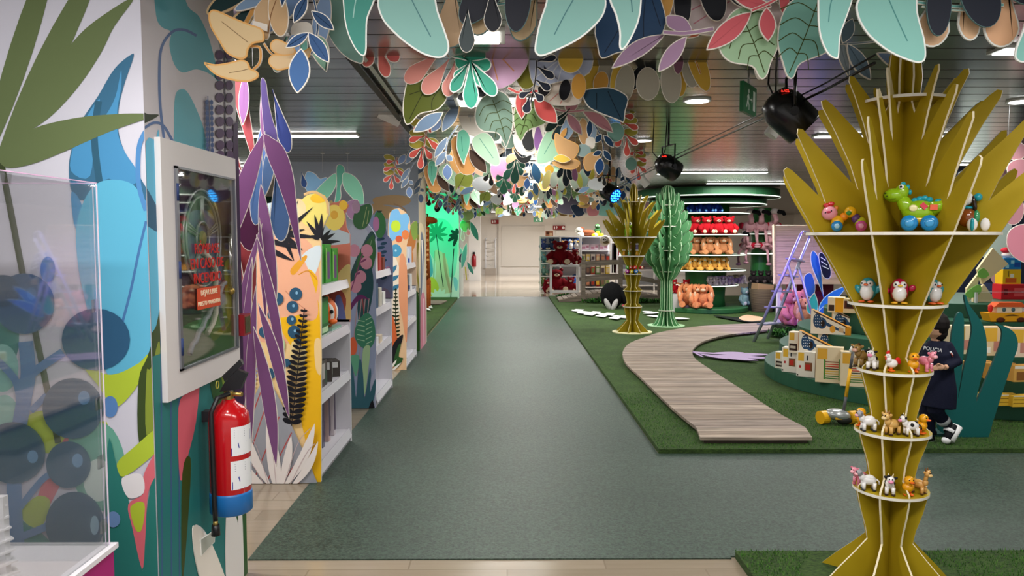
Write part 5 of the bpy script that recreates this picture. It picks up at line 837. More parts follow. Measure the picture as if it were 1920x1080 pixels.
Cg = {'head': [('e', (-.050, 0, .075), (.031, .028, .029), shiny('#ef9fb4'))], 'bow': [('e', (-.062, -.006, .106), (.013, .007, .009), shiny('#c81c2a')), ('e', (-.045, -.006, .112), (.013, .007, .009), shiny('#c81c2a'))], 'nose': [('e', (-.054, -.027, .078), (.009, .004, .005), shiny('#c42c50'))], 'eye#l': [('e', (-.066, -.024, .076), .003, '#151515')], 'eye#r': [('e', (-.044, -.026, .083), .003, '#151515')], 'ear': [('e', (-.026, 0, .096), (.009, .008, .009), shiny('#e0863c'))],
      'segment#a': [('e', (-.020, 0, .040), (.025, .024, .027), ye)], 'segment#b': [('e', (.003, 0, .060), (.017, .018, .017), shiny('#ef8d1c'))], 'segment#c': [('e', (.026, 0, .078), (.024, .022, .023), ye), ('e', (.020, -.022, .074), (.010, .003, .009), '#3f8a3a')], 'segment#d': [('e', (.048, 0, .052), (.018, .019, .020), shiny('#5c3a7c'))], 'segment#e': [('e', (.064, 0, .036), (.023, .022, .024), shiny('#bfc22c'))],
      'wheel#a': [('e', (-.022, -.024, .022), (.022, .009, .022), shiny('#2580bf')), ('e', (-.022, -.033, .022), (.010, .003, .010), '#9fcdea')], 'wheel#b': [('e', (.066, -.024, .022), (.022, .009, .022), shiny('#c44f94')), ('e', (.066, -.033, .022), (.010, .003, .010), '#e9a0cc')], 'wheel#c': [('e', (-.022, .024, .022), (.022, .009, .022), shiny('#2580bf'))]}
softtoy('toy_caterpillar', 'pig-faced toy caterpillar with red bow on the wide shelf, left of the dinosaur', 'toy caterpillar', NP(-.205, .165, 1.527), Cg, NR+.1, s=1.02)
softtoy('toy_caterpillar', 'lime faced toy caterpillar peeking from behind the pig-faced one', 'toy caterpillar', NP(-.27, .06, 1.527), {'head': [('e', (0, 0, .115), (.026, .022, .024), shiny('#b9d43c'))], 'eye#l': [('e', (-.011, -.019, .128), (.008, .006, .008), '#f4f4f0'), ('e', (-.011, -.025, .128), .003, '#151515')], 'eye#r': [('e', (.011, -.019, .128), (.008, .006, .008), '#f4f4f0'), ('e', (.011, -.025, .128), .003, '#151515')], 'antenna': [('t', [(0, 0, .135), (0, 0, .155)], .003, tq), ('e', (0, 0, .158), .006, tq)], 'body': [('e', (.02, 0, .08), (.024, .022, .030), shiny('#8fc23c')), ('e', (.045, 0, .04), (.026, .024, .036), shiny('#3f9ac0'))]}, NR)
softtoy('toy_spaniel', 'brown and white toy dog with white wheels on the wide shelf, right of the dinosaur', 'toy dog', NP(.245, .09, 1.527), {'body': [('e', (-.012, 0, .055), (.036, .030, .038), shiny('#8f4a1a'))], 'head': [('e', (-.018, -.004, .128), (.026, .024, .028), shiny('#f1eeee'))], 'nose': [('e', (-.040, -.01, .118), .006, '#1c1a1c')], 'ear#l': [('e', (.010, -.014, .108), (.009, .009, .030), shiny('#2a1c16'), (0, -.2, 0))], 'ear#r': [('e', (.012, .014, .108), (.009, .009, .030), shiny('#2a1c16'))], 'ball': [('e', (.022, -.004, .132), .016, tq)], 'collar': [('e', (-.010, 0, .092), (.022, .022, .007), tq)], 'saddle': [('e', (.018, 0, .055), (.014, .027, .030), shiny('#3aa06a'))], 'wheel#a': [('e', (.004, -.030, .026), (.019, .010, .026), '#f1eff0'), ('e', (.004, -.037, .026), (.008, .006, .026), tq)], 'wheel#b': [('e', (.048, -.018, .026), (.017, .010, .026), '#f1eff0')], 'wheel#c': [('e', (.01, .03, .026), (.019, .010, .026), '#f1eff0')]}, NR)
# toys on the far palm stand
def OWL(c1, c2='#f4f4ee'):
    return {'body': [('e', (0, 0, .07), (.055, .05, .075), shiny(c1))], 'head': [('e', (0, 0, .17), (.06, .055, .055), shiny(c1))], 'eye#l': [('e', (-.03, -.045, .185), (.026, .016, .026), c2), ('e', (-.03, -.06, .185), .010, '#15151a')], 'eye#r': [('e', (.03, -.045, .185), (.026, .016, .026), c2), ('e', (.03, -.06, .185), .010, '#15151a')], 'foot': [('e', (-.03, -.03, .012), (.026, .03, .014), shiny(c1)), ('e', (.03, -.03, .012), (.026, .03, .014), shiny(c1))]}
for lb, c1, lat, dep, z, s in (('tall lime green toy owl on the wide shelf of the far palm stand', '#86b52a', -.08, .2, 1.527, 1.05), ('white-eyed blue toy owl left on the wide shelf of the far stand', '#4a5f7a', -.27, .12, 1.527, .6), ('dark teal toy owl right on wide shelf of the far stand', '#2f5f5a', .2, .15, 1.527, .55),
        ('pink toy owl stacked on a green one, middle shelf of far stand', '#d98a92', -.055, .14, 1.345, .5), ('pale green toy owl under the pink one on far stand', '#6fae8c', -.055, .14, 1.237, .48), ('yellow toy owl at left of the far stand middle shelf', '#e2a83c', -.14, .08, 1.237, .45), ('yellow toy owl at right of the far stand middle shelf', '#d9a53c', .06, .13, 1.237, .45), ('violet toy owl perched on the right yellow one on far stand', '#8f86c4', .06, .13, 1.332, .45)):
    softtoy('toy_owl', lb, 'toy owl', FP(lat, dep, z), OWL(c1), FR_, 'toys on the far palm stand', s)
for i, (c_, lat, z) in enumerate((('#b02fa0', -.085, .957), ('#e8c81c', -.02, .957), ('#2f7fd0', .05, .957), ('#c8211c', -.035, 1.02), ('#c8281c', .03, 1.02), ('#3f9a2c', -.08, 1.02))):
    softtoy('toy_ball', '%s toy ball on lower shelf of the far palm stand' % ['magenta', 'yellow', 'blue', 'left red', 'right red', 'green'][i], 'ball', FP(lat, .09, z), {'shell': [('e', (0, 0, .033), .033, shiny(c_))], 'dimple': [('e', (0, -.031, .036), (.010, .004, .010), '#f0e8e0')]}, FR_, 'coloured toy balls on the far palm stand')
# ================= turf area: boardwalk, tiered display, toys, ladder, playhouse =================
def wood_mat(h, var=.25):
    k = ('wood', h)
    if k in MC: return MC[k]
    m, nt, b = node_mat('wood'); tc = nt.nodes.new('ShaderNodeTexCoord'); mp = nt.nodes.new('ShaderNodeMapping'); mp.inputs['Scale'].default_value = (1.2, 14, 14)
    n = nt.nodes.new('ShaderNodeTexNoise'); n.inputs['Scale'].default_value = 2.5; n.inputs['Detail'].default_value = 7; nt.links.new(tc.outputs['Object'], mp.inputs[0]); nt.links.new(mp.outputs[0], n.inputs['Vector'])
    cr = nt.nodes.new('ShaderNodeValToRGB'); c = lin(h); cr.color_ramp.elements[0].position = .32; cr.color_ramp.elements[0].color = tuple(x*(1-var*1.6) for x in c[:3])+(1,); cr.color_ramp.elements[1].position = .68; cr.color_ramp.elements[1].color = tuple(min(1, x*(1+var)) for x in c[:3])+(1,)
    nt.links.new(n.outputs['Fac'], cr.inputs[0]); nt.links.new(cr.outputs[0], b.inputs['Base Color']); b.inputs['Roughness'].default_value = .7; MC[k] = m; return m
WD = [wood_mat(h) for h in ('#9c8a7a', '#a39284', '#918072', '#ab9a8b', '#96867b')]
lo = [(1313,820),(1305.6,801),(1261,765),(1202,708),(1176,684),(1168,669),(1169,656),(1181,643),(1207,632.6),(1241,622),(1295,613),(1347,609),(1409,606),(1450,604)]
hi = [(1446,617),(1422,621),(1363,628),(1321,639),(1303,651),(1298,661),(1305.5,674),(1331.5,692),(1391,730),(1461,775),(1510,801),(1523,820)]
def boardwalk(name, label, outline, zt, step=.088, gap=.006):
    pts = [tuple(G(x, y, zt))[:2] for x, y in outline]; y0 = min(p[1] for p in pts); y1 = max(p[1] for p in pts); mb = MB(); y = y0; i = 0
    while y < y1:
        q = clip(pts, -50, y, 50, min(y+step-gap, y1))
        if len(q) > 2: mb.prism([(a, b, zt-.022) for a, b in q], (0, 0, .022+R.uniform(-.001, .001)), WD[R.randrange(5)])
        y += step; i += 1
    ins = inset(pts, .03); mb.prism([(a, b, TZ+.001) for a, b in ins], (0, 0, zt-.024-TZ), '#4b4038')
    o = mb.build(name); return tag(o, label, 'wooden path')
boardwalk('wooden_boardwalk', 'curving grey wooden plank path laid over the turf toward the purple ladder', sm(lo[1:-1], 3, False)+[lo[-1]]+sm(hi[:-1], 3, False)+[hi[-1], lo[0]], .085)
boardwalk('wooden_boardwalk', 'short wooden plank path left of the aisle before the green lit wall', [(796,569),(826,569),(838,563),(800,562)], .07, .16, .02)
TQ = (4.5, 7.6)
TIERS = [(1.75, .175), (1.6, .375), (1.42, .57), (1.16, .77), (.85, .90)]
t = thing('tiered_display', 'round stepped dark green platform display crowded with wooden toy boxes', 'display stand', (4.5, 7.6, 0)); zb = TZ
for i, (r_, z) in enumerate(TIERS):
    mb = MB(); mb.lathe([(r_-.004, zb), (r_, zb+.004), (r_, z-.004), (r_-.004, z)], (4.5, 7.6, 0), C('#2c5a45', .5), 72, smooth=False); mb.build('tier', t); zb = z
def fpt(px, py, z, rz, dy): p = G(px, py, z); return Vector((p.x-math.sin(rz)*dy, p.y+math.cos(rz)*dy, z))
OC = '#e0982a'
CAMP = [('f', '#e9b83c', (.08,.40,.62,.95)), ('f', '#8a5a3a', (.45,.85,.25,.58)), ('f', '#c9332a', (.5,.75,.3,.5)), ('f', '#b33', (.15,.25,.35,.45)), ('f', '#30303a', (.55,.62,.65,.85)), ('r', '#d98a1f', (.02,.98,.02,.98)), ('f', '#222', (.05,.11,.04,.1))]
ABAC = [('f', '#e0a83a', (.06,.42,.66,.96)), ('f', '#4f8a3a', (.30,.36,.10,.66)), ('f', '#4f8a3a', (.84,.90,.08,.68)), ('r', '#cf7f1c', (.02,.98,.02,.98))]+[('f', c_, (.36,.84,.12+.066*i,.145+.066*i)) for i, c_ in enumerate(('#3f7a3a','#3f7a3a','#d9b03a','#d9b03a','#2f3f3a','#c9382a','#c9382a','#7a3a2a'))]
FILM = [('f', '#e0b040', (.1,.6,.6,.95)), ('f', '#3a2620', (.1,.9,.12,.45)), ('f', '#c9c0b0', (.2,.75,.22,.34)), ('r', '#d98a1f', (.02,.98,.02,.98))]
def tbox(px, py, z, w_, d_, h, col, pr, label, rz=-.55, name='toy_box', group='toy boxes on the round green display'): return gbox(name, label, 'toy box', fpt(px, py, z+.001, rz, d_/2), (w_, d_, h), col, pr, rz, group)
tbox(1461, 691, .175, .10, .09, .17, '#e9e2d0', FILM, 'small film-strip toy box at the far left end of bottom tier', -.9)
tbox(1480, 698, .175, .155, .10, .245, '#f3ece0', CAMP, 'white toy camera box on bottom tier, left of the other camera box', -.7)
tbox(1510, 707, .175, .17, .11, .245, '#f3ece0', CAMP, 'white toy camera box on bottom tier beside the abacus box', -.65)
tbox(1554, 718, .175, .235, .10, .33, '#e6d3b0', ABAC, 'wooden abacus toy box at the left front of the bottom tier', -.45)
tbox(1602, 725, .175, .235, .10, .31, '#e6d3b0', ABAC, 'wooden abacus toy box on the bottom tier behind the toy mower handle', -.35)
tbox(1487, 662, .375, .10, .10, .21, '#f0e6d2', FILM, 'small film-strip toy box on the second tier left end', -.8)
tbox(1612, 655, .375, .14, .08, .17, '#dfe6e0', [('f', '#3f8a6a', (.1,.9,.5,.9)), ('f', '#c9382a', (.2,.8,.3,.6)), ('f', '#e9b83c', (.05,.4,.1,.5)), ('f', '#f2f0ea', (.5,.95,.05,.25))], 'green and red photo box on the second tier behind the palm stand', -.3)
def rampbox(px, py, z, w_, h, d_, label, rz=-.45):
    t = thing('ramp_toy_box', label, 'toy box', fpt(px, py, z+.001, rz, d_/2), rz, 'wedge shaped racing toy boxes'); o = [(-w_/2, 0), (w_/2, 0), (w_/2, h*.33), (w_/2-.05, h*.38), (-w_/2+.02, h), (-w_/2, h)]
    mb = MB(); mb.prism([(x, -d_/2, q) for x, q in o], (0, d_, 0), '#f2ead8', C('#e0951f', .4)); mb.build('box', t, world=False)
    f = lambda x, y, d=0: Vector((x, -d_/2-.0008-d, y)); mb = MB(); d = 0
    for c_, q in [('#274a70', E(-w_*.34, h*.55, w_*.10, h*.30)), ('#274a70', E(-w_*.22, h*.45, w_*.12, h*.24)), ('#274a70', [(-w_*.2, h*.42), (-w_*.1, h*.5), (w_*.42, h*.08), (w_*.40, h*.02)]), ('#2a1c16', E(-w_*.20, h*.44, w_*.055, h*.14)), ('#e3a63a', E(w_*.05, h*.22, w_*.07, h*.15)), ('#d9b58c', [(w_*.2, h*.12), (w_*.32, h*.08), (w_*.32, h*.26), (w_*.2, h*.34)]), ('#e0951f', [(w_*.36, 0), (w_*.5, 0), (w_*.5, h*.32), (w_*.36, h*.38)]), ('#5a3a20', [(-w_*.44, h*.97), (-w_*.42, h*.9), (w_*.4, h*.30), (w_*.4, h*.36)])] + [('#e9eef4', E(-w_*.38+.018*(i % 4), h*.38+h*.12*(i//4)+.003*(i % 2), .0045)) for i in range(14)]:
        mb.face([f(x, y, d) for x, y in q], c_); d += .0002
    mb.build('print', t, world=False, recalc=False); return t
rampbox(1535, 668, .375, .36, .235, .09, 'wedge toy box with navy dotted race track on second tier, leftmost')
rampbox(1570, 664, .375, .36, .225, .09, 'wedge toy box on second tier partly behind the leftmost wedge box', -.4)
rampbox(1557, 627, .57, .36, .235, .09, 'wedge toy box with navy dotted race track at left end of the third tier')
rampbox(1597, 624, .57, .36, .22, .09, 'wedge toy box on third tier directly behind the palm stand edge', -.35)
tbox(1567, 586, .77, .15, .12, .15, '#efe2c4', [('f', '#3a2a20', (.05,.4,.1,.5)), ('f', '#e9a81c', (.45,.95,.02,.98))], 'cream box with orange panel at left end of the fourth tier', -.5)
tbox(1592, 587, .77, .16, .12, .14, '#e3cfa6', [('f', '#5a2a1c', (.2,.8,.3,.85)), ('f', '#2a1a16', (.35,.65,.4,.7)), ('r', '#d98a1f', (0,1,0,1))], 'box picturing dark wooden camera on the fourth tier', -.45)
# right-hand arc of the display
for i, (px, c_) in enumerate(((1808, '#ead9b4'), (1868, '#e6cba0'), (1918, '#eed2b8'))):
    tbox(px, 664+3*i, .57, .25, .08, .23, c_, [('f', '#e6b340', (.1,.5,.5,.95)), ('f', '#c98a7a', (.4,.8,.15,.5)), ('f', '#5a78a8', (.75,.95,.1,.35)), ('f', '#f6efe0', (.05,.3,.1,.3))], ['cream and yellow toy box on the third tier seen between teal blades', 'pale wooden toy box with yellow disc right of the middle teal blade', 'peach toy box with orange disc at the right edge'][i], .1-.05*i)
for i, px in enumerate((1838, 1880, 1925)):
    tbox(px, 708+4*i, .375, .22, .08, .13, '#d9a552', [('f', '#8a5a2c', (.1,.6,.1,.6)), ('f', '#efe6d8', (.02,.98,.80,.98)), ('f', '#e9c070', (.65,.95,.15,.6))], ['low orange box between the middle and right teal blades', 'low orange box on the second tier right of the teal blades', 'low orange box on second tier at the right edge'][i], .1)
for i in range(3): tbox(1838+44*i, 759+2*i, .175, .24, .07, .09, '#e2b53a', [('f', '#8a6a1c', (.02,.98,.3,.36)), ('f', '#8a6a1c', (.02,.98,.62,.68)), ('f', '#f0e6d0', (.02,.98,.9,1))], ['flat yellow boxes stacked behind the teal blades', 'flat yellow boxes stacked on the bottom tier beside the teal cut-out', 'flat yellow boxes stacked on the bottom tier, right edge'][i], .05)
# objects on top tier, right
def bb(name, label, px, py, z, w_, d_, h, col, pr, rz=.1, grp=None): return tbox(px, py, z, w_, d_, h, col, pr, label, rz, name, grp)
zt = .90; q = G(1895, 604, .77)
t = thing('toy_ark', 'yellow toy ark with orange roof and round windows on fourth tier, right', 'toy boat', (q.x, q.y+.06, .771))
mb = MB(); mb.prism([(q.x-.20, q.y, .85), (q.x-.17, q.y, .775), (q.x+.17, q.y, .775), (q.x+.20, q.y, .85)], (0, .12, 0), '#f0a91c'); mb.build('hull', t)
for x in (-.09, .09): MB().ell((q.x+x, q.y-.003, .79), (.04, .01, .022), '#5a2a18').build('wheel_arch', t)
mb = MB(); mb.prism([(q.x-.06, q.y-.003, .822), (q.x-.02, q.y-.003, .835), (q.x+.02, q.y-.003, .838), (q.x+.07, q.y-.003, .825), (q.x, q.y-.003, .826)], (0, -.002, 0), '#5a3a18'); mb.build('marking', t)
MB().box(q.x-.11, q.x+.11, q.y+.02, q.y+.10, .851, .90, '#f0e2c8').build('cabin', t); mb = MB(); mb.prism([(q.x-.14, q.y+.01, .901), (q.x+.14, q.y+.01, .901), (q.x+.10, q.y+.01, .94), (q.x-.10, q.y+.01, .94)], (0, .10, 0), '#e9622c'); mb.build('roof', t)
for x in (-.05, .03): MB().ell((q.x+x, q.y+.018, .877), (.018, .005, .018), '#4f6f7a').build('window', t)
MB().ell((q.x-.15, q.y+.05, .885), (.02, .02, .035), '#d92a2a').ell((q.x+.15, q.y+.05, .88), (.03, .02, .028), '#e8e8f0').build('figure', t)
q2 = G(1895, 572, 1.0); yb = 7.35; xb = (1893-951)/1400*7.35
gbox('stacking_box', 'red brick-studded toy box at the bottom of the box tower on the right', 'toy box', (xb+.03, yb, .901), (.25, .14, .15), '#cf1f2a', [('f', '#f0585c', (.5,.9,.2,.4)), ('f', '#f0585c', (.5,.9,.55,.75)), ('f', '#8a0f1a', (.1,.25,.3,.7))], 0, 'box tower')
gbox('stacking_box', 'yellow box with a smiling bug drawing in the middle of the box tower', 'toy box', (xb+.01, yb, 1.052), (.18, .12, .145), '#f2c01c', [('f', '#d9601c', (.15,.75,.1,.4)), ('f', '#f4ede0', (.4,.6,.45,.7)), ('f', '#2a1a10', (.3,.33,.5,.9))], 0, 'box tower')
gbox('stacking_box', 'blue patterned box near the top of the box tower', 'toy box', (xb+.01, yb, 1.198), (.17, .12, .11), '#1c7fc4', [('f', '#9fdcf0', (.1,.3,.1,.4)), ('f', '#9fdcf0', (.4,.6,.5,.8)), ('f', '#1c4fa8', (.6,.95,.2,.6))], 0, 'box tower')
softtoy('toy_figure', 'small red and white figure on top of the box tower', 'toy', (xb+.0, yb, 1.309), {'body': [('e', (0, 0, .03), (.06, .04, .03), '#f0e0dc')], 'cap': [('e', (-.02, 0, .075), (.05, .04, .03), '#d93040')]})
# glass shelf in front of box tower
t = thing('glass_shelf', 'clear glass shelf pane before the red box on the right', 'shelf', (5.0, 7.0, .9)); MB().box(4.35, 5.5, 6.85, 7.0, 1.0, 1.006, clear('#e6f0ee', .3)).build('pane', t); 
for x in (4.37, 5.48): MB().box(x-.01, x+.01, 6.9, 6.92, .90, .999, '#c9ccc9').build('bracket', t)
# big folded paper leaves / inflatable
f = PY(7.05)
t = thing('paper_leaf_sculpture', 'large angular cream paper shapes with green leaves behind the palm stand', 'decoration', f(1850, 600)); t.location.z = .77
for i, q in enumerate(([(1862,465),(1891,495),(1842,533),(1833,505)], [(1842,533),(1858,557),(1844,598),(1820,590),(1822,548)], [(1833,505),(1822,548),(1806,570),(1806,540)])):
    mb = MB(); mb.prism([f(x, y, .03*i) for x, y in q], (0, .03, 0), C('#ecd9ac', .6)); mb.build('paper_panel', t)
for i, q in enumerate((P((1822,508),(1832,502),(1842,514),(1832,521),(1822,517)), P((1800,545),(1822,532),(1826,545),(1812,556),(1798,554)), P((1790,575),(1800,570),(1802,600),(1788,598)), P((1826,575),(1836,580),(1836,594),(1828,590)))): mb = MB(); plate(mb, q, f, '#7fc35a', .006, .1+.01*i, 0, '#7fc35a'); mb.build('green_leaf', t)
mb = MB(); mb.prism([f(x, y, .0) for x, y in [(1800,596),(1850,596),(1846,606),(1804,606)]], (0, .06, 0), '#d9c48a'); mb.build('foot', t)
# mural backdrop behind the display on the right
f = PY(10.4); t = thing('backdrop_panel', 'dark navy backdrop panel with pink discs and pale leaves at the right edge', 'backdrop', (8.2, 10.5, 0))
MB().box(6.25, 9.6, 10.42, 10.46, TZ+.001, 2.49, '#1e2438').build('panel', t); mb = MB(); d = .001
for c_, q in (('#c4d0cc', P((1790,330),(1880,300),(1900,400),(1880,480),(1820,470),(1780,400))), ('#9db8d4', P((1850,300),(1920,290),(1930,340),(1860,350))), ('#e9cfc4', P((1850,370),(1880,360),(1890,420),(1860,430))), ('#c98f9f', E(1905,330,40,40)), ('#b9c9c0', E(1880,470,30,40)), ('#d3a0a0', E(1870,520,11,13)), ('#3a4466', E(1850,560,40,30)), ('#5a6a9c', P((1740,560),(1780,540),(1800,600),(1750,620)))):
    q_ = clip([(f(x, y).x, f(x, y).z) for x, y in clean(q)], 6.27, .06, 9.58, 2.47)
    if len(q_) > 2: mb.face([(a, 10.42-d, z) for a, z in q_], c_); d += .0004
mb.build('mural', t, recalc=False)
pk = panel('hanging_disc_cluster', 'dusty pink round leaves hanging at the right edge beside palm tips', 5.6, [('pink_disc', E(1905,283,20,18), '#b08088', 1), ('pink_disc', E(1912,318,26,20), '#b57f8a', 1), ('pink_disc', E(1895,392,22,30), '#c48a94', 1), ('pink_disc', P((1882,448),(1890,430),(1915,420),(1950,430),(1955,470),(1930,495),(1900,485),(1885,468)), '#d98a9c', 1)])
# ---- teal grass cut-out ----
f = PY(5.40); cc = lambda x, y: (1700+x/3.724, 570+y/3.724)
tl = [(545,990),(400,965),(225,880),(240,780),(285,640),(300,420),(312,240),(328,140),(352,72),(378,56),(398,95),(402,200),(396,380),(372,560),(357,662),(372,600),(400,450),(430,330),(455,190),(445,110),(416,20),(402,-56),(415,-58),(440,10),(500,90),(545,180),(560,280),(555,400),(520,520),(483,690),(540,560),(600,420),(650,300),(668,210),(655,165),(618,138),(640,138),(730,180),(768,230),(776,300),(742,400),(662,640),(600,830)]
mb = MB(); a = [f(*cc(x, y)) for x, y in clean(sm(tl, 3))]; a = [Vector((p.x, p.y, max(TZ+.001, p.z))) for p in a]; mb.prism(a, (0, .018, 0), C('#17605e', .45), C('#1d4f4c', .5))
t = thing('grass_cutout', 'tall teal wooden grass blade cut-out standing on turf behind child', 'cut-out decoration', (3.25, 5.4, TZ)); mb.build('blades', t); MB().box(3.1, 3.5, 5.42, 5.6, TZ+.001, TZ+.02, '#1d4f4c').build('foot', t)
# ---- toy mower ----
q = Vector((2.61, 5.80, TZ)); t = thing('toy_mower', 'grey and yellow toy push mower standing on turf beside the near palm stand', 'toy mower', q)
sv = C('#a9adad', .25, .4); ym = C('#efb41c', .3); gy = C('#55565a', .4)
MB().ell(q+Vector((0, 0, .075)), (.105, .085, .048), sv, (0, .15, .2)).build('housing', t)
for x in (-.115, .115): mb = MB(); mb.tube([q+Vector((x-.03, -.01, .055)), q+Vector((x+.03, .01, .055))], [.052, .052], ym, 18, smooth=False); mb.build('wheel', t)
mb = MB(); mb.ell(q+Vector((.03, -.05, .04)), (.06, .03, .03), C('#22231f')); mb.build('mouth', t); mb = MB(); mb.box(q.x-.05, q.x+.0, q.y-.075, q.y-.07, .09, .11, ym); mb.build('emblem', t)
h0 = q+Vector((.045, 0, .10)); h1 = q+Vector((.105, .0, .575)); l_ = lambda k: h0.lerp(h1, k)
MB().tube([h0, l_(.25)], .012, gy).build('lower_tube', t); MB().tube([l_(.25), l_(.72)], .0135, ym).build('middle_tube', t); MB().tube([l_(.72), l_(1)], .012, gy).build('upper_tube', t)
mb = MB(); mb.tube([h1+Vector((-.02, 0, .0)), h1+Vector((.0, 0, .035)), h1+Vector((.05, 0, .045))], [.016, .02, .014], C('#f1efe8', .3), 10); mb.build('handle', t)
# ---- ladder ----
t = thing('step_ladder', 'aluminium step ladder glowing violet, open on turf beside the wooden playhouse', 'ladder', (3.85, 10.5, TZ)); AL = C('#aeb0c2', .35, .5)
A1 = Vector((3.50, 10.50, TZ)); A2 = Vector((3.80, 10.80, TZ)); T1 = Vector((4.06, 10.32, 1.56)); T2 = Vector((4.25, 10.50, 1.50)); B1 = Vector((4.16, 10.16, TZ)); B2 = Vector((4.42, 10.45, TZ))
for a, b in ((A1, T1), (A2, T2)): MB().tube([a, b], .022, AL, 6).build('stile', t)
H1 = A1.lerp(T1, .73); H2 = A2.lerp(T2, .74)
for a, b in ((H1, B1), (H2, B2)): MB().tube([a, b], .017, AL, 6).build('rear_leg', t)
mb = MB(); mb.tube([T1, T1+Vector((.04, .03, .04)), T2+Vector((.0, 0, .07)), T2], .016, AL, 6); mb.build('top_hoop', t)
for k in (.16, .32, .47, .62, .77):
    a = A1.lerp(T1, k); b = A2.lerp(T2, k); d = Vector((.05, -.04, 0)); mb = MB(); mb.prism([a-d, b-d, b+d*1.2, a+d*1.2], (0, 0, .02), AL); mb.build('step', t)
mb = MB(); mb.tube([H1.lerp(B1, .7), H2.lerp(B2, .7)], .010, AL, 6); mb.build('rear_brace', t)
# ---- playhouse ----
t = thing('playhouse', 'wooden playhouse with pale slatted sloping roof behind the violet ladder', 'playhouse', (5.2, 12.9, TZ)); PW = wood_mat('#d9b9a4', .12)
f = PY(12.6); q = [f(1470, 421), f(1580, 421), f(1580, 533), f(1452, 533)]; mb = MB(); n = 11
for i in range(n):
    a, b = i/n, (i+1)/n-.008; mb.prism([q[3].lerp(q[0], a)+Vector((0, .5*a, 0)), q[2].lerp(q[1], a)+Vector((0, .5*a, 0)), q[2].lerp(q[1], b)+Vector((0, .5*b, 0)), q[3].lerp(q[0], b)+Vector((0, .5*b, 0))], (0, .02, .01), PW)
mb.build('roof', t); mb = MB(); mb.tube([q[3]+Vector((0, -.02, 0)), q[0]+Vector((0, .48, 0))], .028, wood_mat('#e6cfae', .1), 4, smooth=False); mb.build('barge_board', t)
MB().box(q[3].x+.35, q[2].x, 12.95, 13.0, TZ+.001, .85, '#6b1f36').build('wall', t)
for x in (q[3].x+.16, q[3].x+.42): MB().box(x-.035, x+.035, 12.78, 12.85, TZ+.001, .85, '#e9e2ea').build('post', t)
# blue leaf and striped cut-outs beside the playhouse
zc = panel('striped_animal_cutout', 'dark blue striped animal head cut-out among blue leaves under blue light', 11.6, [('blue_leaf', L(1545,560,1524,470,9,'drop'), '#2f6fc4', 1), ('blue_leaf', P((1507,520),(1520,512),(1528,535),(1524,560),(1512,550)), '#2f5fb8', .6), ('teal_leaf', L(1520,590,1526,548,11,'fat'), '#3fb8c8', 1), ('long_leaf', L(1535,585,1588,535,10,'fat',-4), '#2f7fd0', 1, '#bfe8e0'), ('long_leaf', L(1530,592,1598,560,9,'fat',-4), '#2f6fc8', 1, '#bfe8e0'), ('head', P((1532,478),(1540,474),(1550,490),(1556,510),(1552,522),(1542,520),(1536,505)), '#10143c', 1, '#dfe6f4', [[(1536,482),(1545,488)],[(1537,490),(1548,497)],[(1538,498),(1551,504)]], '#dfe6f4', 1.6)], group=None)
MB_ = None
# ---- floor cut-outs ----
fg = lambda px, py, d=0: G(px, py, TZ+.022+d)
def flat(name, label, shapes, cat='cut-out decoration'):
    xs = [p[0] for s in shapes for p in s[1]]; ys = [p[1] for s in shapes for p in s[1]]; t = thing(name, label, cat, G(sum(xs)/len(xs), sum(ys)/len(ys), TZ))
    for i, (nm, o, c_, e_) in enumerate(shapes): mb = MB(); o = clean(o); mb.prism([fg(x, y, .0006*i) for x, y in o], (0, 0, .008), c_, e_); mb.build(nm, t)
flat('floor_leaf', 'lilac leaf sprig cut-out lying across the edge of the boardwalk', [('stem', ST([(1270,655),(1300,661),(1345,664),(1400,668)],2.5), '#b79ac9', '#5a4a60')]+[('leaflet', L(x0,y0,x1,y1,w_,'leaf'), '#b59ac8', '#5a4a60') for x0,y0,x1,y1,w_ in ((1325,664,1395,662,2.2),(1350,665,1447,666,2.6),(1345,667,1447,673,2.6),(1330,667,1422,677,2.8),(1310,664,1365,674,2),(1300,661,1320,671,1.4))])
flat('floor_leaf', 'white feathery leaf cut-out lying on the turf in front of black plush', [('stem', ST([(1072,582),(1120,588),(1180,596)],2), '#eef0ee', '#c9ccc9')]+[('leaflet', [(x,y),(x+16,y+1),(x+8,y+5),(x-9,y+3)], '#f1f3f1', '#c9ccc9') for x,y in ((1080,580),(1103,587),(1125,590),(1150,594),(1090,584),(1112,584),(1165,592),(1138,587))])
flat('floor_leaf', 'white narrow leaf cut-outs lying on turf between the two far trees', [('leaflet', L(x0,y0,x1,y1,1.5,'leaf'), '#eff2ee', '#c9ccc9') for x0,y0,x1,y1 in ((1204,584,1232,587),(1212,592,1250,595),(1255,597,1293,598),(1205,588,1240,586))])
flat('floor_leaf', 'white leaf cut-outs on the left patch of turf by the green wall', [('leaflet', L(x0,y0,x1,y1,1.5,'leaf'), '#e6ece4', '#c9ccc9') for x0,y0,x1,y1 in ((798,574,812,578),(798,578,808,582),(806,573,810,576))])
flat('floor_leaf', 'black-edged peach leaf cut-out lying on turf before the plush stand', [('shadow_board', P((1338,592),(1375,595),(1432,601),(1425,605),(1400,604),(1365,598)), '#1c2420', '#1c2420'), ('peach_top', P((1386,596),(1400,591),(1415,593),(1432,596),(1434,600),(1410,603),(1392,601)), '#e6b896', '#c99a7c')])  # the wider leaf board is black itself, peach leaf on top
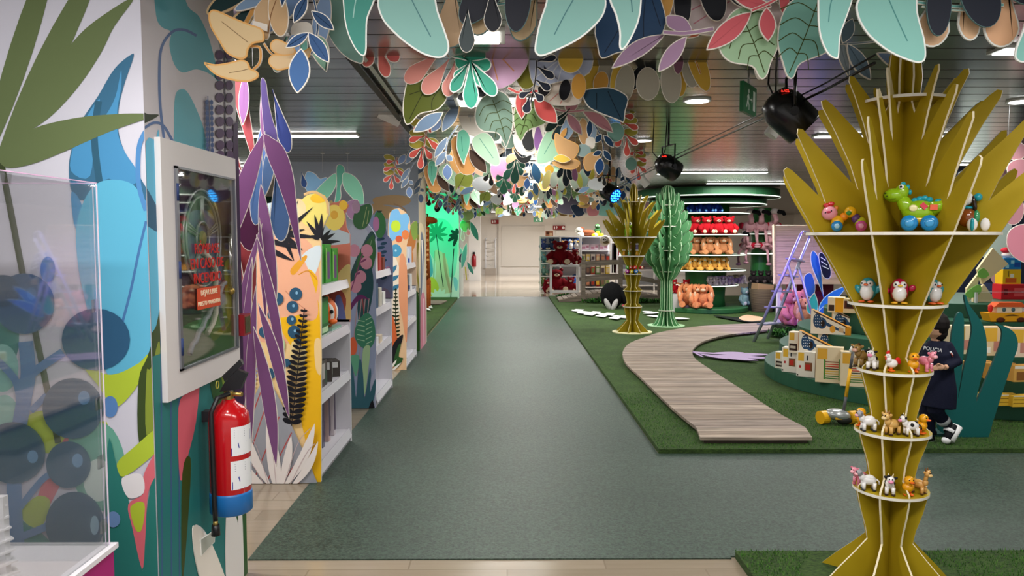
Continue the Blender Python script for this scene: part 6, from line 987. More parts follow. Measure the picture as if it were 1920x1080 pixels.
# ================= far half of the hall =================
# ---- plush templates ----
def BUN(c, c2='#e9c9a8'):
    p = plush(c); q = plush(c2)
    return {'body': [('e', (0, 0, .11), (.075, .065, .095), p), ('e', (0, -.01, .235), (.065, .06, .06), p), ('t', [(-.06, -.02, .17), (-.095, -.06, .10), (-.085, -.08, .05)], [.028, .03, .026], p), ('t', [(.06, -.02, .17), (.095, -.06, .10), (.085, -.08, .05)], [.028, .03, .026], p)],
            'leg#l': [('t', [(-.045, -.03, .04), (-.07, -.11, .035), (-.085, -.16, .05)], [.038, .034, .040], p)], 'leg#r': [('t', [(.045, -.03, .04), (.07, -.11, .035), (.085, -.16, .05)], [.038, .034, .040], p)],
            'ear#l': [('t', [(-.04, 0, .28), (-.085, -.01, .25), (-.105, -.02, .15), (-.10, -.03, .09)], [.02, .028, .034, .022], p), ('e', (-.098, -.048, .15), (.018, .010, .05), q)], 'ear#r': [('t', [(.04, 0, .28), (.085, -.01, .25), (.105, -.02, .15), (.10, -.03, .09)], [.02, .028, .034, .022], p), ('e', (.098, -.048, .15), (.018, .010, .05), q)],
            'snout': [('e', (0, -.062, .222), (.030, .02, .022), q)], 'eye#l': [('e', (-.026, -.062, .25), .007, '#151515')], 'eye#r': [('e', (.026, -.062, .25), .007, '#151515')]}
def BEAR(c, c2='#d9c3a8'):
    p = plush(c); q = plush(c2)
    return {'body': [('e', (0, 0, .20), (.17, .14, .20), p), ('t', [(-.12, -.02, .32), (-.21, -.07, .20), (-.18, -.14, .12)], [.06, .065, .055], p), ('t', [(.12, -.02, .32), (.21, -.07, .20), (.18, -.14, .12)], [.06, .065, .055], p)],
            'head': [('e', (0, -.02, .46), (.14, .125, .12), p)], 'ear#l': [('e', (-.105, 0, .56), (.045, .025, .045), p)], 'ear#r': [('e', (.105, 0, .56), (.045, .025, .045), p)], 'snout': [('e', (0, -.135, .435), (.055, .04, .04), q)], 'nose': [('e', (0, -.172, .45), (.018, .012, .012), '#2a1416')], 'eye#l': [('e', (-.05, -.135, .485), .012, '#151515')], 'eye#r': [('e', (.05, -.135, .485), .012, '#151515')],
            'leg#l': [('t', [(-.09, -.05, .08), (-.15, -.22, .08)], [.085, .075], p)], 'leg#r': [('t', [(.09, -.05, .08), (.15, -.22, .08)], [.085, .075], p)], 'paw#l': [('e', (-.155, -.285, .085), (.055, .02, .065), q)], 'paw#r': [('e', (.155, -.285, .085), (.055, .02, .065), q)]}
def PEN(c):
    p = plush(c); q = plush('#eceef2')
    return {'body': [('e', (0, 0, .16), (.13, .11, .16), p)], 'belly': [('e', (0, -.05, .13), (.09, .075, .11), q)], 'face': [('e', (-.04, -.07, .23), (.045, .04, .045), q), ('e', (.04, -.07, .23), (.045, .04, .045), q)], 'beak': [('e', (0, -.12, .22), (.025, .02, .015), '#e9a43a')], 'eye#l': [('e', (-.045, -.108, .24), .010, '#151515')], 'eye#r': [('e', (.045, -.108, .24), .010, '#151515')], 'wing#l': [('e', (-.13, 0, .15), (.03, .05, .09), p)], 'wing#r': [('e', (.13, 0, .15), (.03, .05, .09), p)]}
def FLAM():
    p = plush('#f4b4be'); r_ = plush('#c9203c')
    return {'body': [('e', (0, 0, .14), (.12, .13, .11), p)], 'wing#l': [('e', (-.10, .03, .16), (.04, .10, .07), r_)], 'wing#r': [('e', (.10, .03, .16), (.04, .10, .07), r_)], 'neck': [('t', [(0, -.08, .20), (0, -.14, .28), (0, -.08, .36), (0, -.06, .42)], [.045, .038, .036, .04], p)], 'head': [('e', (0, -.08, .45), (.065, .075, .062), plush('#f1dada'))], 'beak': [('t', [(.02, -.13, .45), (.08, -.17, .43), (.11, -.17, .37)], [.042, .04, .022], plush('#17161a'))], 'eye': [('e', (.045, -.12, .475), .010, '#151515')],
            'leg#l': [('t', [(-.05, -.10, .08), (-.06, -.16, .02), (-.06, -.18, -.14), (-.05, -.18, -.24)], [.022, .022, .020, .020], p), ('e', (-.05, -.19, -.27), (.045, .05, .03), p)], 'leg#r': [('t', [(.05, -.10, .08), (.06, -.16, .02), (.07, -.18, -.12), (.08, -.18, -.20)], [.022, .022, .020, .020], p), ('e', (.08, -.19, -.23), (.045, .05, .03), p)]}
def proto(nm, lb, cat, parts, loc, rz, group, s, remesh=None): return softtoy(nm, lb, cat, loc, parts, rz, group, s, remesh)
# ---- green plush stand ----
PX_, PYc = 4.05, 15.2; t = thing('plush_stand', 'tall round green tiered plush display stand with lit shelf edges', 'display stand', (PX_, PYc, TZ)); GN = C('#2f7a35', .4); GD = C('#1c4a2c', .5); ED = C('#f4fff0', emit=1.2)
mb = MB(); mb.lathe([(.84, TZ), (.85, TZ+.02), (.85, .12), (.84, .13)], (PX_, PYc, 0), C('#2f6a3a', .4), 56, smooth=False); mb.build('base', t)
mb = MB(); mb.lathe([(.40, .131), (.38, .3), (.40, .55), (.42, 1.2), (.45, 2.2)], (PX_, PYc, 0), GN, 40); mb.build('core', t)
for z, r_ in ((.57, .64), (.87, .78), (1.18, .78), (1.58, .80), (2.0, .84)):
    mb = MB(); mb.cyl((PX_, PYc, z-.025), r_, .022, GD, 56); mb.build('shelf', t)
    mb = MB(); mb.lathe([(r_, z-.018), (r_+.008, z-.016), (r_+.008, z-.002), (r_, z)], (PX_, PYc, 0), ED, 56, cap=False); mb.build('edge_light', t)
for z, r_, h in ((2.16, 1.15, .10), (2.30, 1.40, .16)):
    mb = MB(); mb.cyl((PX_, PYc, z), r_, h, GD, 60); mb.build('crown_ring', t); mb = MB(); mb.lathe([(r_, z-.002), (r_+.01, z), (r_+.01, z+.016), (r_, z+.018)], (PX_, PYc, 0), ED, 60, cap=False); mb.build('edge_light', t)
t = thing('plush_stand', 'narrow green plush stand with flamingos just right of the larger one', 'display stand', (5.35, 15.75, TZ)); mb = MB(); mb.cyl((5.35, 15.75, TZ), .2, 2.1, GN, 30); mb.build('core', t)
for z, r_ in ((1.19, .45), (1.60, .46)):
    mb = MB(); mb.cyl((5.35, 15.75, z-.025), r_, .022, GD, 48); mb.build('shelf', t); mb = MB(); mb.lathe([(r_, z-.018), (r_+.008, z-.016), (r_+.008, z-.002), (r_, z)], (5.35, 15.75, 0), ED, 48, cap=False); mb.build('edge_light', t)
def row(parts, nm, cat, pxs, py, z, rad, group, s, lbl, ydef=None, remesh=None, rzs=0.0):
    root = None
    for i, px in enumerate(pxs):
        # sit on the shelf disc near its front edge
        k = (px-951)/1400; yy = PYc-rad+.17*(i % 2)*.3
        for _ in range(3): xx = k*yy; dx = xx-PX_; yy = PYc-math.sqrt(max(.0, rad**2-dx*dx)) if ydef is None else ydef
        loc = (k*yy, yy, z); rz = rzs+R.uniform(-.35, .35); lb = lbl % ORD[i]
        if root is None: root = softtoy(nm, lb, cat, loc, parts, rz, group, s, remesh)
        else: dup(root, loc, rz, lb, scale=s)
    return root
ORD = ['first', 'second', 'third', 'fourth', 'fifth', 'sixth', 'seventh', 'eighth']
row(BUN('#c98a5c'), 'bunny_plush', 'plush toy', (1306, 1331, 1356), 476, 1.182, .68, 'brown bunnies on the plush stand', (1.35, 1.0, 1.2), 'long-eared brown plush bunny on the stand shelf under the red plushes, %s from left')
row(BUN('#eab052', '#f4e6cc'), 'bunny_plush', 'plush toy', (1286, 1304, 1322, 1340, 1356), 505, .872, .62, 'golden bunnies on the plush stand', .92, 'golden yellow plush bunny on the crowded stand shelf, %s from left')
row(BUN('#c4bcae', '#e4ddd0'), 'bunny_plush', 'plush toy', (1333, 1345, 1357, 1369, 1381, 1393), 537, .572, .50, 'grey bunnies on the plush stand', .66, 'small grey plush bunny on the low shelf of plush stand, %s from left')
rb = row(BEAR('#b01420'), 'bear_plush', 'plush toy', (1304, 1324, 1346, 1366), 438, 1.582, .80, 'red plush bears on the stand', (.72, .6, .58), 'red plush bear on the upper shelf of the green stand, %s from left')
row(BEAR('#1c3aa0', '#5f9ad8'), 'bear_plush', 'plush toy', (1296, 1312, 1328, 1342), 398, 2.002, .82, 'blue plush bears on the stand', .42, 'blue plush bear on the topmost shelf of green stand, %s from left')
row(BEAR('#a8101c'), 'bear_plush', 'plush toy', (1264, 1288), 533, .40, .0, 'red plush bears beside the green tree', .48, 'red plush bear low behind the green plywood tree, %s from left', ydef=14.9)
row(BUN('#d98a5c', '#edc9a6'), 'bunny_plush', 'plush toy', (1272, 1290, 1305, 1320), 590, .135, .62, 'orange bunnies on the stand base', 1.6, 'large orange plush bunny heaped on base of plush stand, %s from left')
row(BEAR('#9fc9bd', '#f4f4f4'), 'bear_plush', 'plush toy', (1398,), 574, .135, .35, None, .62, 'teal and white plush on base of the plush stand, %s from left')
fl = row(FLAM(), 'flamingo_plush', 'plush toy', (1404, 1426, 1448), 438, 1.602, 0, 'pink flamingos on the narrow stand', (1.45, 1.15, 1.0), 'pink flamingo plush sitting on the upper narrow shelf, %s from left', ydef=15.45)
for i, (px, rz) in enumerate(((1402, -.9), (1438, .2))): dup(fl, ((px-951)/1400*15.45, 15.45, 1.212), rz, 'pink flamingo plush on the lower narrow shelf, %s' % ['left one leaning left', 'right one with hanging legs'][i], scale=(1.35, 1.1, .9))
x_ = lambda px, y: (px-951)/1400*y
# shelf block carrying red bears low behind tree
tag(MB().box(x_(1258, 14.9), x_(1294, 14.9), 14.75, 15.1, TZ+.001, .399, '#c9c9cc').build('low_stand'), 'pale low stand behind the green plywood tree', 'stand')
# wicker basket with dark plush
q = Vector((x_(1432, 14.9), 14.9, TZ)); t = thing('wicker_basket', 'brown wicker basket with an open cardboard box behind the ladder', 'basket', q)
def wick():
    m, nt, b = node_mat('wicker'); tc = nt.nodes.new('ShaderNodeTexCoord'); w1 = nt.nodes.new('ShaderNodeTexWave'); w1.bands_direction = 'Z'; w1.inputs['Scale'].default_value = 14; nt.links.new(tc.outputs['Object'], w1.inputs[0]); cr = nt.nodes.new('ShaderNodeValToRGB'); cr.color_ramp.elements[0].color = lin('#3a2f22'); cr.color_ramp.elements[1].color = lin('#7a6a4c'); nt.links.new(w1.outputs[0], cr.inputs[0]); nt.links.new(cr.outputs[0], b.inputs['Base Color']); b.inputs['Roughness'].default_value = .8; return m
WK = wick(); mb = MB(); mb.lathe([(.20, .002), (.26, .45), (.25, .46), (.19, .05), (.001, .04)], q, WK, 28, cap=False); mb.build('weave', t); mb = MB(); mb.obox(q+Vector((-.02, -.05, .50)), (.34, .26, .12), '#b9986c', (0, .1, .2)); mb.build('cardboard', t)
row(BEAR('#2a2622', '#6a625a'), 'bear_plush', 'plush toy', (1414, 1428, 1442), 535, .6, 0, 'dark plush animals by the basket', .42, 'dark grey plush heaped above wicker basket, %s from left', ydef=15.1)
tag(MB().box(x_(1408, 15.1), x_(1450, 15.1), 14.98, 15.24, TZ+.001, .598, '#2a3a2c').build('low_stand'), 'dark low stand behind the wicker basket', 'stand')
# pink plush heap beside ladder
row(BEAR('#d9808f', '#eec0c4'), 'bear_plush', 'plush toy', (1478, 1500), 612, .10, 0, 'pink plush by the ladder', .95, 'large pink plush seen through the ladder legs, %s from left', ydef=12.1, rzs=.7)
row(BUN('#c98a6c', '#e9b8a8'), 'bunny_plush', 'plush toy', (1514,), 612, .10, 0, None, 1.5, 'tan plush bunny leaning by the right ladder leg, %s', ydef=11.9)
tag(MB().box(x_(1462, 12.1), x_(1532, 12.1), 11.8, 12.35, TZ+.001, .099, '#26301f').build('plush_mat'), 'dark low mat under the pink plush heap', 'mat')
# ---- bridge ----
t = thing('wooden_bridge', 'small arched wooden footbridge with curved handrails on the turf', 'bridge', (2.7, 17.6, TZ)); n = 16; xa, xb2 = x_(1046, 17.6), x_(1262, 17.6)
arch = lambda x: TZ+.05+.20*math.sin(PI*max(0, min(1, (x-xa)/(xb2-xa))))
for i in range(24):
    a = xa+(xb2-xa)*i/24; b = xa+(xb2-xa)*(i+1)/24-.02; mb = MB(); mb.prism([(a, 17.2, arch(a)), (b, 17.2, arch(b)), (b, 18.0, arch(b)), (a, 18.0, arch(a))], (0, 0, -.025), WD[i % 5]); mb.build('plank', t)
WB = wood_mat('#75685b')
for y in (17.18, 18.02):
    for hz in (.70, .36):
        xs = [xa+.55+(xb2-xa-.9)*i/n for i in range(n+1)]; mb = MB()
        for i in range(n): mb.prism([(xs[i], y-.02, arch(xs[i])+hz), (xs[i+1], y-.02, arch(xs[i+1])+hz), (xs[i+1], y-.02, arch(xs[i+1])+hz-.09), (xs[i], y-.02, arch(xs[i])+hz-.09)], (0, .04, 0), WB)
        mb.build('handrail', t)
    for px in (1094, 1164, 1238): x = x_(px, y); mb = MB(); mb.box(x-.045, x+.045, y-.045, y+.045, TZ+.001, arch(x)+.76, WB); mb.build('post', t)
    mb = MB()
    for i in range(n): a, b = xa+(xb2-xa)*i/n, xa+(xb2-xa)*(i+1)/n; mb.prism([(a, y-.02, arch(a)-.02), (b, y-.02, arch(b)-.02), (b, y-.02, max(TZ+.001, arch(b)-.14)), (a, y-.02, max(TZ+.001, arch(a)-.14))], (0, .04, 0), WB)
    mb.build('side_beam', t)
# low bushes by the bridge
def bush(name, label, c, r_, n, seed):
    rr = random.Random(seed); mb = MB(); ms = [C('#2c5a22', .8), C('#1c3f18', .8), C('#3f7a2c', .8)]
    for i in range(n):
        a = rr.uniform(0, 2*PI); q = rr.random()**.5; x = c[0]+r_[0]*q*math.cos(a); y = c[1]+r_[1]*q*math.sin(a); z = TZ+.01+rr.random()*r_[2]*(1-q*.6); d = Vector((rr.uniform(-1, 1), rr.uniform(-1, 1), rr.uniform(.1, 1))).normalized()*.06; s = d.cross(Vector((0, 0, 1))).normalized()*.016; p = Vector((x, y, z))
        mb.add([p-s, p+s, p+d+s*.3, p+d-s*.3], [(0, 1, 2, 3)], ms[i % 3])
    o = mb.build(name, recalc=False); tag(o, label, 'greenery', kind='stuff')
bush('artificial_foliage', 'low dark green artificial foliage at the left foot of the bridge', (1.65, 18.3), (.45, .2, .10), 900, 1); bush('artificial_foliage', 'low dark green artificial foliage under bridge behind the black plush', (2.6, 16.9), (.9, .18, .12), 1400, 2)
bush('artificial_foliage', 'dark foliage on turf under the violet ladder', (4.25, 11.0), (.35, .3, .12), 900, 5)
# black plush
softtoy('black_plush', 'big black plush animal bending over with pale grey feet, in front of the bridge', 'plush toy', (x_(1148, 15.6), 15.6, TZ), {'body': [('e', (0, 0, .27), (.25, .24, .29), plush('#0c0c0e')), ('t', [(.15, -.05, .38), (.26, -.1, .25), (.27, -.12, .08)], [.09, .08, .06], plush('#0c0c0e'))], 'foot#l': [('e', (-.12, -.24, .10), (.055, .05, .14), plush('#b9b6b4'), (0, -.45, 0))], 'foot#r': [('e', (.02, -.26, .09), (.055, .05, .14), plush('#b9b6b4'), (0, .4, 0))], 'beak': [('e', (.22, -.2, .07), (.05, .06, .03), plush('#b9505a'))]})
# ---- white shelf racks with plush at the back ----
WS = C('#e9e9ec', .4)
def rack(label, x0, x1, y, zs, dep=.4, cols=1, top=1.75):
    t = thing('shelf_rack', label, 'shelf', ((x0+x1)/2, y, 0))
    for z in zs: MB().box(x0+.022, x1-.022, y+.001, y+dep, z-.03, z, WS).build('shelf', t)
    for i in range(cols+1): x = x0+(x1-x0)*i/cols; MB().box(x-.02, x+.02, y, y+.04, .001, top, WS).build('upright', t)
    MB().box(x0, x1, y+dep, y+dep+.02, .001, top, '#cfd0d6').build('back_panel', t); return t
Y_ = 21.6
rack('tall white shelf rack with blue plush penguins behind the red bears', x_(1013, Y_), x_(1088, Y_), Y_, (.10, .42, .79, 1.16, 1.56), top=1.56, cols=2)
rack('tall white shelf rack packed with boxed toys behind the bridge', x_(1089.5, Y_), x_(1146, Y_), Y_, (.10, .45, .83, 1.16, 1.56), top=1.56)
rack('low white rack with red plush right of the boxed toys rack', x_(1158, Y_), x_(1262, Y_), Y_, (.15, .6, 1.0), top=1.3, cols=3)
pr = None
for i, (px, z, lb, rz) in enumerate(((1069, 1.161, 'blue plush penguin lying on top shelf, left', .6), (1081, 1.161, 'blue plush penguin on the top shelf, right of another', .3), (1058, 1.161, 'blue plush penguin on the top shelf behind the bear', -.3), (1062, .791, 'blue plush penguin on the middle shelf, left', .5), (1080, .791, 'blue plush penguin on the middle shelf, right', 0), (1045, .101, 'blue plush penguin low beside the white frame', 1.2), (1078, .101, 'dark blue and white plush at floor level by the bridge post', 1.2))):
    if pr is None: pr = softtoy('penguin_plush', lb, 'plush toy', (x_(px, Y_-.02), Y_+.1, z), PEN('#2f62b8'), rz, 'blue penguin plushes', (1.25, 1.0, 1.12))
    else: dup(pr, (x_(px, Y_), Y_+.12, z), rz, lb)
pr = None
for i, (px, z, c_) in enumerate(((1020, 1.161, '#4a5a98'), (1035, 1.161, '#3a4a70'), (1020, .791, '#7fb0b4'), (1020, .421, '#8fb8b0'), (1036, .421, '#6f9a98'), (1020, .101, '#6f8f5a'))):
    softtoy('bear_plush', '%s plush on the left end of the white rack, %s shelf' % ({'#4a5a98': 'violet blue', '#3a4a70': 'dark blue', '#7fb0b4': 'pale teal', '#8fb8b0': 'mint', '#6f9a98': 'grey teal', '#6f8f5a': 'olive'}[c_], {1.161: 'top', .791: 'second', .421: 'third', .101: 'bottom'}[z]), 'plush toy', (x_(px, Y_), Y_+.2, z), BEAR(c_), 0, None, .55)
n_ = 0
bxc = ['#d9c7a0', '#c98a6a', '#b9402c', '#e0c040', '#8a6a5a', '#7a9a5a', '#d8d0c8', '#5a4a50']
pb = gbox('boxed_toy', 'boxed toy on the lowest shelf of boxed toys rack, first from left', 'toy box', (x_(1094, Y_), Y_+.15, .105), (.11, .12, .26), bxc[0], [('f', '#7a3a2c', (.15,.85,.3,.8)), ('f', '#efe8dc', (.1,.9,.82,.95))], 0, 'boxed toys on the back rack')
for z, nm, hh in ((.105, 'lowest', 1), (.455, 'second lowest', 1), (.835, 'middle', .8)):
    for i in range(6):
        if z == .105 and i == 0: continue
        c_ = bxc[(i*3+int(z*10)) % 8]; gbox('boxed_toy', '%s boxed toy on the %s shelf of boxed toys rack, %s from left' % ({'#d9c7a0': 'cream', '#c98a6a': 'terracotta', '#b9402c': 'red', '#e0c040': 'yellow', '#8a6a5a': 'brown', '#7a9a5a': 'green', '#d8d0c8': 'white', '#5a4a50': 'dark'}[c_], nm, ORD[i]), 'toy box', (x_(1094+9.3*i, Y_), Y_+.15, z), (.115, .12, .26*hh), c_, [('f', bxc[(i+int(z*7)) % 8], (.15,.85,.2,.7)), ('f', '#efe8dc', (.1,.9,.82,.95))], 0, 'boxed toys on the back rack')
for i in range(3): gbox('boxed_toy', 'pale pink patterned box on the shelf under the plush basket, %s from left' % ORD[i], 'toy box', (x_(1098+17*i, Y_), Y_+.15, 1.165), (.25, .15, .16), '#d8c4cf', [('f', '#b0788c', (.1,.5,.2,.6)), ('f', '#b0788c', (.6,.9,.4,.8))], 0, 'pink boxes on the back rack')
t = thing('plush_basket', 'round white basket bag with panda face plushes in front of the rack', 'basket', (x_(1134, 20.9), 20.9, 1.29)); c = Vector((x_(1134, 20.9), 20.9, 1.44))
mb = MB(); mb.ell(c, (.15, .10, .15), plush('#e4ddd0')); mb.build('bag', t); mb = MB(); mb.ell(c+Vector((-.03, -.09, .02)), (.07, .03, .06), plush('#f4f2ea')); mb.build('face', t)
for dx in (-.055, -.005): MB().ell(c+Vector((dx, -.12, .03)), (.016, .01, .02), '#151515').build('eye', t)
MB().ell(c+Vector((.02, -.09, -.05)), (.09, .03, .04), plush('#8a7a5a')).build('rim', t); MB().tube([c+Vector((0, 0, .14)), c+Vector((0, 0, 1.06))], .006, '#b9b9b9').build('hanging_cord', t)
# dog and turtle plush on top of racks
softtoy('dog_plush', 'brown and white plush dog lying on top of the white rack', 'plush toy', (x_(1100, 21.7), 21.8, 1.565), {'body': [('e', (.05, 0, .10), (.28, .13, .10), plush('#7a4226')), ('t', [(-.1, -.08, .05), (-.30, -.14, .04)], [.06, .06], plush('#efe6d4')), ('e', (.28, -.05, .05), (.09, .08, .05), plush('#efe6d4'))], 'head': [('e', (-.22, -.03, .17), (.13, .11, .10), plush('#efe6d4')), ('e', (-.17, 0, .23), (.10, .09, .06), plush('#6a3820'))], 'nose': [('e', (-.27, -.14, .16), .022, '#1a1416')], 'ear': [('e', (-.12, -.05, .17), (.04, .04, .09), plush('#5a2f1c'))]}, 0, None, .95)
softtoy('turtle_plush', 'big dark green and yellow plush sitting on the rack beside the brown dog', 'plush toy', (x_(1120.5, 21.7), 21.8, 1.565), {'body': [('e', (0, 0, .14), (.14, .12, .15), plush('#244a26'))], 'belly': [('e', (0, -.06, .11), (.09, .07, .11), plush('#d9b420'))], 'head': [('e', (0, -.02, .33), (.09, .085, .09), plush('#2c5a2a'))], 'foot#l': [('e', (-.14, -.08, .05), (.08, .07, .05), plush('#d9b420'))], 'foot#r': [('e', (.14, -.08, .05), (.07, .06, .05), plush('#cfae2a'))], 'eye#l': [('e', (-.035, -.10, .35), .014, '#f4f4f0')], 'eye#r': [('e', (.035, -.10, .35), .014, '#f4f4f0')]}, 0, None, .85)
gbox('plush_box', 'small box of brown plush at the left top of the back rack', 'toy box', (x_(1030, 21.7), 21.8, 1.565), (.22, .15, .15), '#a8684a', [('f', '#5a2f1c', (.1,.5,.3,.9)), ('f', '#d9b08a', (.5,.9,.1,.6))])
# red plush row on low rack
for i in range(5): dup(rb, (x_(1185+16*i, Y_), Y_+.1, [1.01, .61, 1.01, .61, 1.01][i]), R.uniform(-.4, .4), 'dark red plush on the low rack seen behind bridge, %s from left' % ORD[i], group='red plush on the low rack', scale=.55)
t = thing('hanging_garments', 'dark red and black costumes hanging between the white racks', 'clothing', (x_(1151, 21.7), 21.7, .5))
for i, (px, c_) in enumerate(((1150.5, '#2a2022'), (1156, '#7a1626'))):
    x = x_(px, 21.7); mb = MB(); mb.prism([(x-.07, 21.7, 1.35), (x+.07, 21.7, 1.35), (x+.09, 21.7, 1.2), (x+.06, 21.7, .5), (x+.015, 21.7, .5), (x, 21.7, .9), (x-.015, 21.7, .5), (x-.06, 21.7, .5), (x-.09, 21.7, 1.2)], (0, .05, 0), plush(c_)); mb.build('garment', t)
mb = MB(); mb.tube([(x_(1147, 21.7), 21.72, 1.38), (x_(1158, 21.7), 21.72, 1.38)], .012, '#c9c9c9'); mb.build('rail', t)
# ---- red bears and white frame ----
yf = 20.0; t = thing('white_frame_rack', 'white square tube frame holding big red plush bears', 'rack', (x_(1060, yf), yf, 0)); xa, xb3 = x_(1034, yf), x_(1085, yf); z1 = .78
for x in (xa, xb3):
    for y in (yf, yf+.5): MB().box(x-.018, x+.018, y-.018, y+.018, 0.0, z1, WS).build('post', t)
for z in (.06, z1-.02):
    for y in (yf, yf+.5): MB().box(xa+.019, xb3-.019, y-.015, y+.015, z-.018, z+.018, WS).build('rail', t)
MB().box(xa, xb3, yf, yf+.5, z1, z1+.012, WS).build('top_shelf', t)
b0 = softtoy('bear_plush', 'huge crimson plush bear sitting on top of the white frame', 'plush toy', (x_(1052, yf), yf+.22, z1+.013), BEAR('#7a0a18'), -.2, 'big crimson bears', (1.45, 1.2, 1.08))
dup(b0, (x_(1047, yf), yf+.95, .001), .1, 'huge crimson plush bear behind the white frame, left', scale=(1.4, 1.1, 1.1)); dup(b0, (x_(1076, yf), yf+.85, .001), -.2, 'crimson plush bear behind the white frame, right, smaller', scale=.72); dup(b0, (x_(1024, yf)+.05, yf+.7, .001), .5, 'crimson plush bear slumped outside the frame on its left', scale=.62)
dup(b0, (x_(1081, yf), yf+.45, z1+.013), .6, 'crimson plush bear leaning right on top of white frame', scale=.7)
# ---- back wall: doors, signs, ladder, extinguisher ----
f = PY(31.29); T = C('#dcd5cb', .5)
def wp(name, label, x0, y0, x1, y1, col, d=.03, kind=None, cat=None):
    a = f(x0, y1); b = f(x1, y0); o = MB().box(a.x, b.x, 31.295-d, 31.295, max(0.001, a.z), b.z, col).build(name)
    if kind: struct(o)
    else: tag(o, label, cat)
    return o
wp('door_1', '', 940, 424, 1021, 500, T, .04, 1); wp('trim_1', '', 933, 404, 936, 516, '#c9c1b6', .08, 1); wp('trim_2', '', 900, 402, 1260, 406, '#f4f2ee', .1, 1); wp('door_2', '', 1041, 432, 1062, 500, '#e2dcd2', .04, 1)
o = MB().box(-1.36, -.94, 26.5, 26.8, 0, CEIL, '#efece8').build('wall_end_pillar'); struct(o)
q = PY(26.45); t = thing('fire_extinguisher', 'small red fire extinguisher on the white pillar at far end', 'fire extinguisher', q(889, 487)); p = q(889, 500); MB().lathe([(.001, 0), (.07, 0), (.075, .03), (.075, .36), (.03, .44), (.001, .44)], p+Vector((0, -.028, 0)), C('#9c1420', .3), 20, cap=False).build('cylinder', t); MB().box(p.x-.04, p.x+.03, p.y-.05, 26.499, p.z+.44, p.z+.52, '#1c1c1c').build('valve', t)
t = thing('folding_cart', 'white folding ladder cart leaning on the back wall', 'ladder', (f(920, 515).x, 30.9, 0)); a, b = f(911, 512), f(929, 512); zt = f(920, 446).z
for x in (a.x, b.x): MB().tube([(x, 30.9, .002), (x, 31.1, zt-.05), (x+(.05 if x < 0 else 0), 31.12, zt)], .03, WS, 6).build('rail', t)
for k in range(4): z = .45+k*.33; mb = MB(); mb.tube([(a.x, 31.0, z), ((a.x+b.x)/2, 31.0, z-.05), (b.x, 31.0, z)], .018, '#cfcac4', 6); mb.build('rung', t)
MB().box(a.x-.02, b.x+.02, 30.8, 30.9, .002, .26, '#a89c90').build('lower_panel', t)
def exitsign(px, py, y, w_, h, label, col='#16713f', rz=0):
    g = PY(y)(px, py); t = thing('exit_sign', label, 'sign', g, rz); MB().box(-w_/2, w_/2, -.012, .012, -h/2, h/2, C(col, .4)).build('plate', t, world=False)
    mb = MB(); WHT = '#e9f4ea'; s = h
    mb.face([(x*s, -.0135, z*s) for x, z in ((-.42,.05),(-.30,.16),(-.18,.14),(-.10,-.02),(-.16,-.05),(-.22,.03),(-.24,-.08),(-.12,-.22),(-.14,-.38),(-.2,-.38),(-.2,-.24),(-.32,-.12),(-.42,-.32),(-.5,-.30),(-.40,-.08),(-.36,.06),(-.44,-.02))], WHT)
    mb.face([(x*s, -.0135, z*s) for x, z in E(-.21, .25, .075)], WHT); mb.build('running_figure', t, world=False)
    mb = MB(); mb.face([(x*s, -.0135, z*s) for x, z in ((0,.03),(.16,.03),(.16,.12),(.28,0),(.16,-.12),(.16,-.03),(0,-.03))], WHT); mb.build('arrow', t, world=False)
    mb = MB(); mb.face([(x*s, -.0135, z*s) for x, z in ((.34,-.34),(.62,-.34),(.62,.34),(.34,.34))], WHT); mb.build('doorway', t, world=False)
    mb = MB(); mb.tube([(0, 0, h/2), (0, 0, max(h/2+.01, CEIL-g.z))], .006, '#aaa'); mb.build('hanging_rod', t, world=False); return t
exitsign(1009, 412, 29.5, .36, .18, 'small green exit sign with running figure at back wall')
exitsign(1403, 187, 4.7, .30, .18, 'green exit sign with running figure hanging left of the black spotlight', rz=1.0)
def firesign(px, py, w_, label):
    g = PY(31.2)(px, py); t = thing('fire_sign', label, 'sign', g); h = .17; MB().box(g.x-w_/2, g.x+w_/2, 31.2, 31.22, g.z-h/2, g.z+h/2, '#8f1a1c').build('plate', t)
    mb = MB(); x = g.x-w_/2+.04
    for k, q in enumerate(([(0,0),(.05,0),(.05,.10),(.03,.12),(.02,.12),(0,.10)], [(.08,0),(.10,0),(.10,.08),(.14,.05),(.10,.12),(.06,.12)])): mb = MB(); mb.face([(x+a+.03*k, 31.198, g.z-h/2+.025+b) for a, b in q], '#f2ecea'); mb.build('pictogram', t)
    if w_ > .4: mb = MB(); mb.face([(g.x+.18+a, 31.198, g.z+b) for a, b in E(0, 0, .06)], '#f2ecea'); mb.build('pictogram', t)
firesign(928, 416, .31, 'small red fire equipment sign at the left of back wall'); firesign(1048, 427, .5, 'wider red fire equipment sign above back shelves')
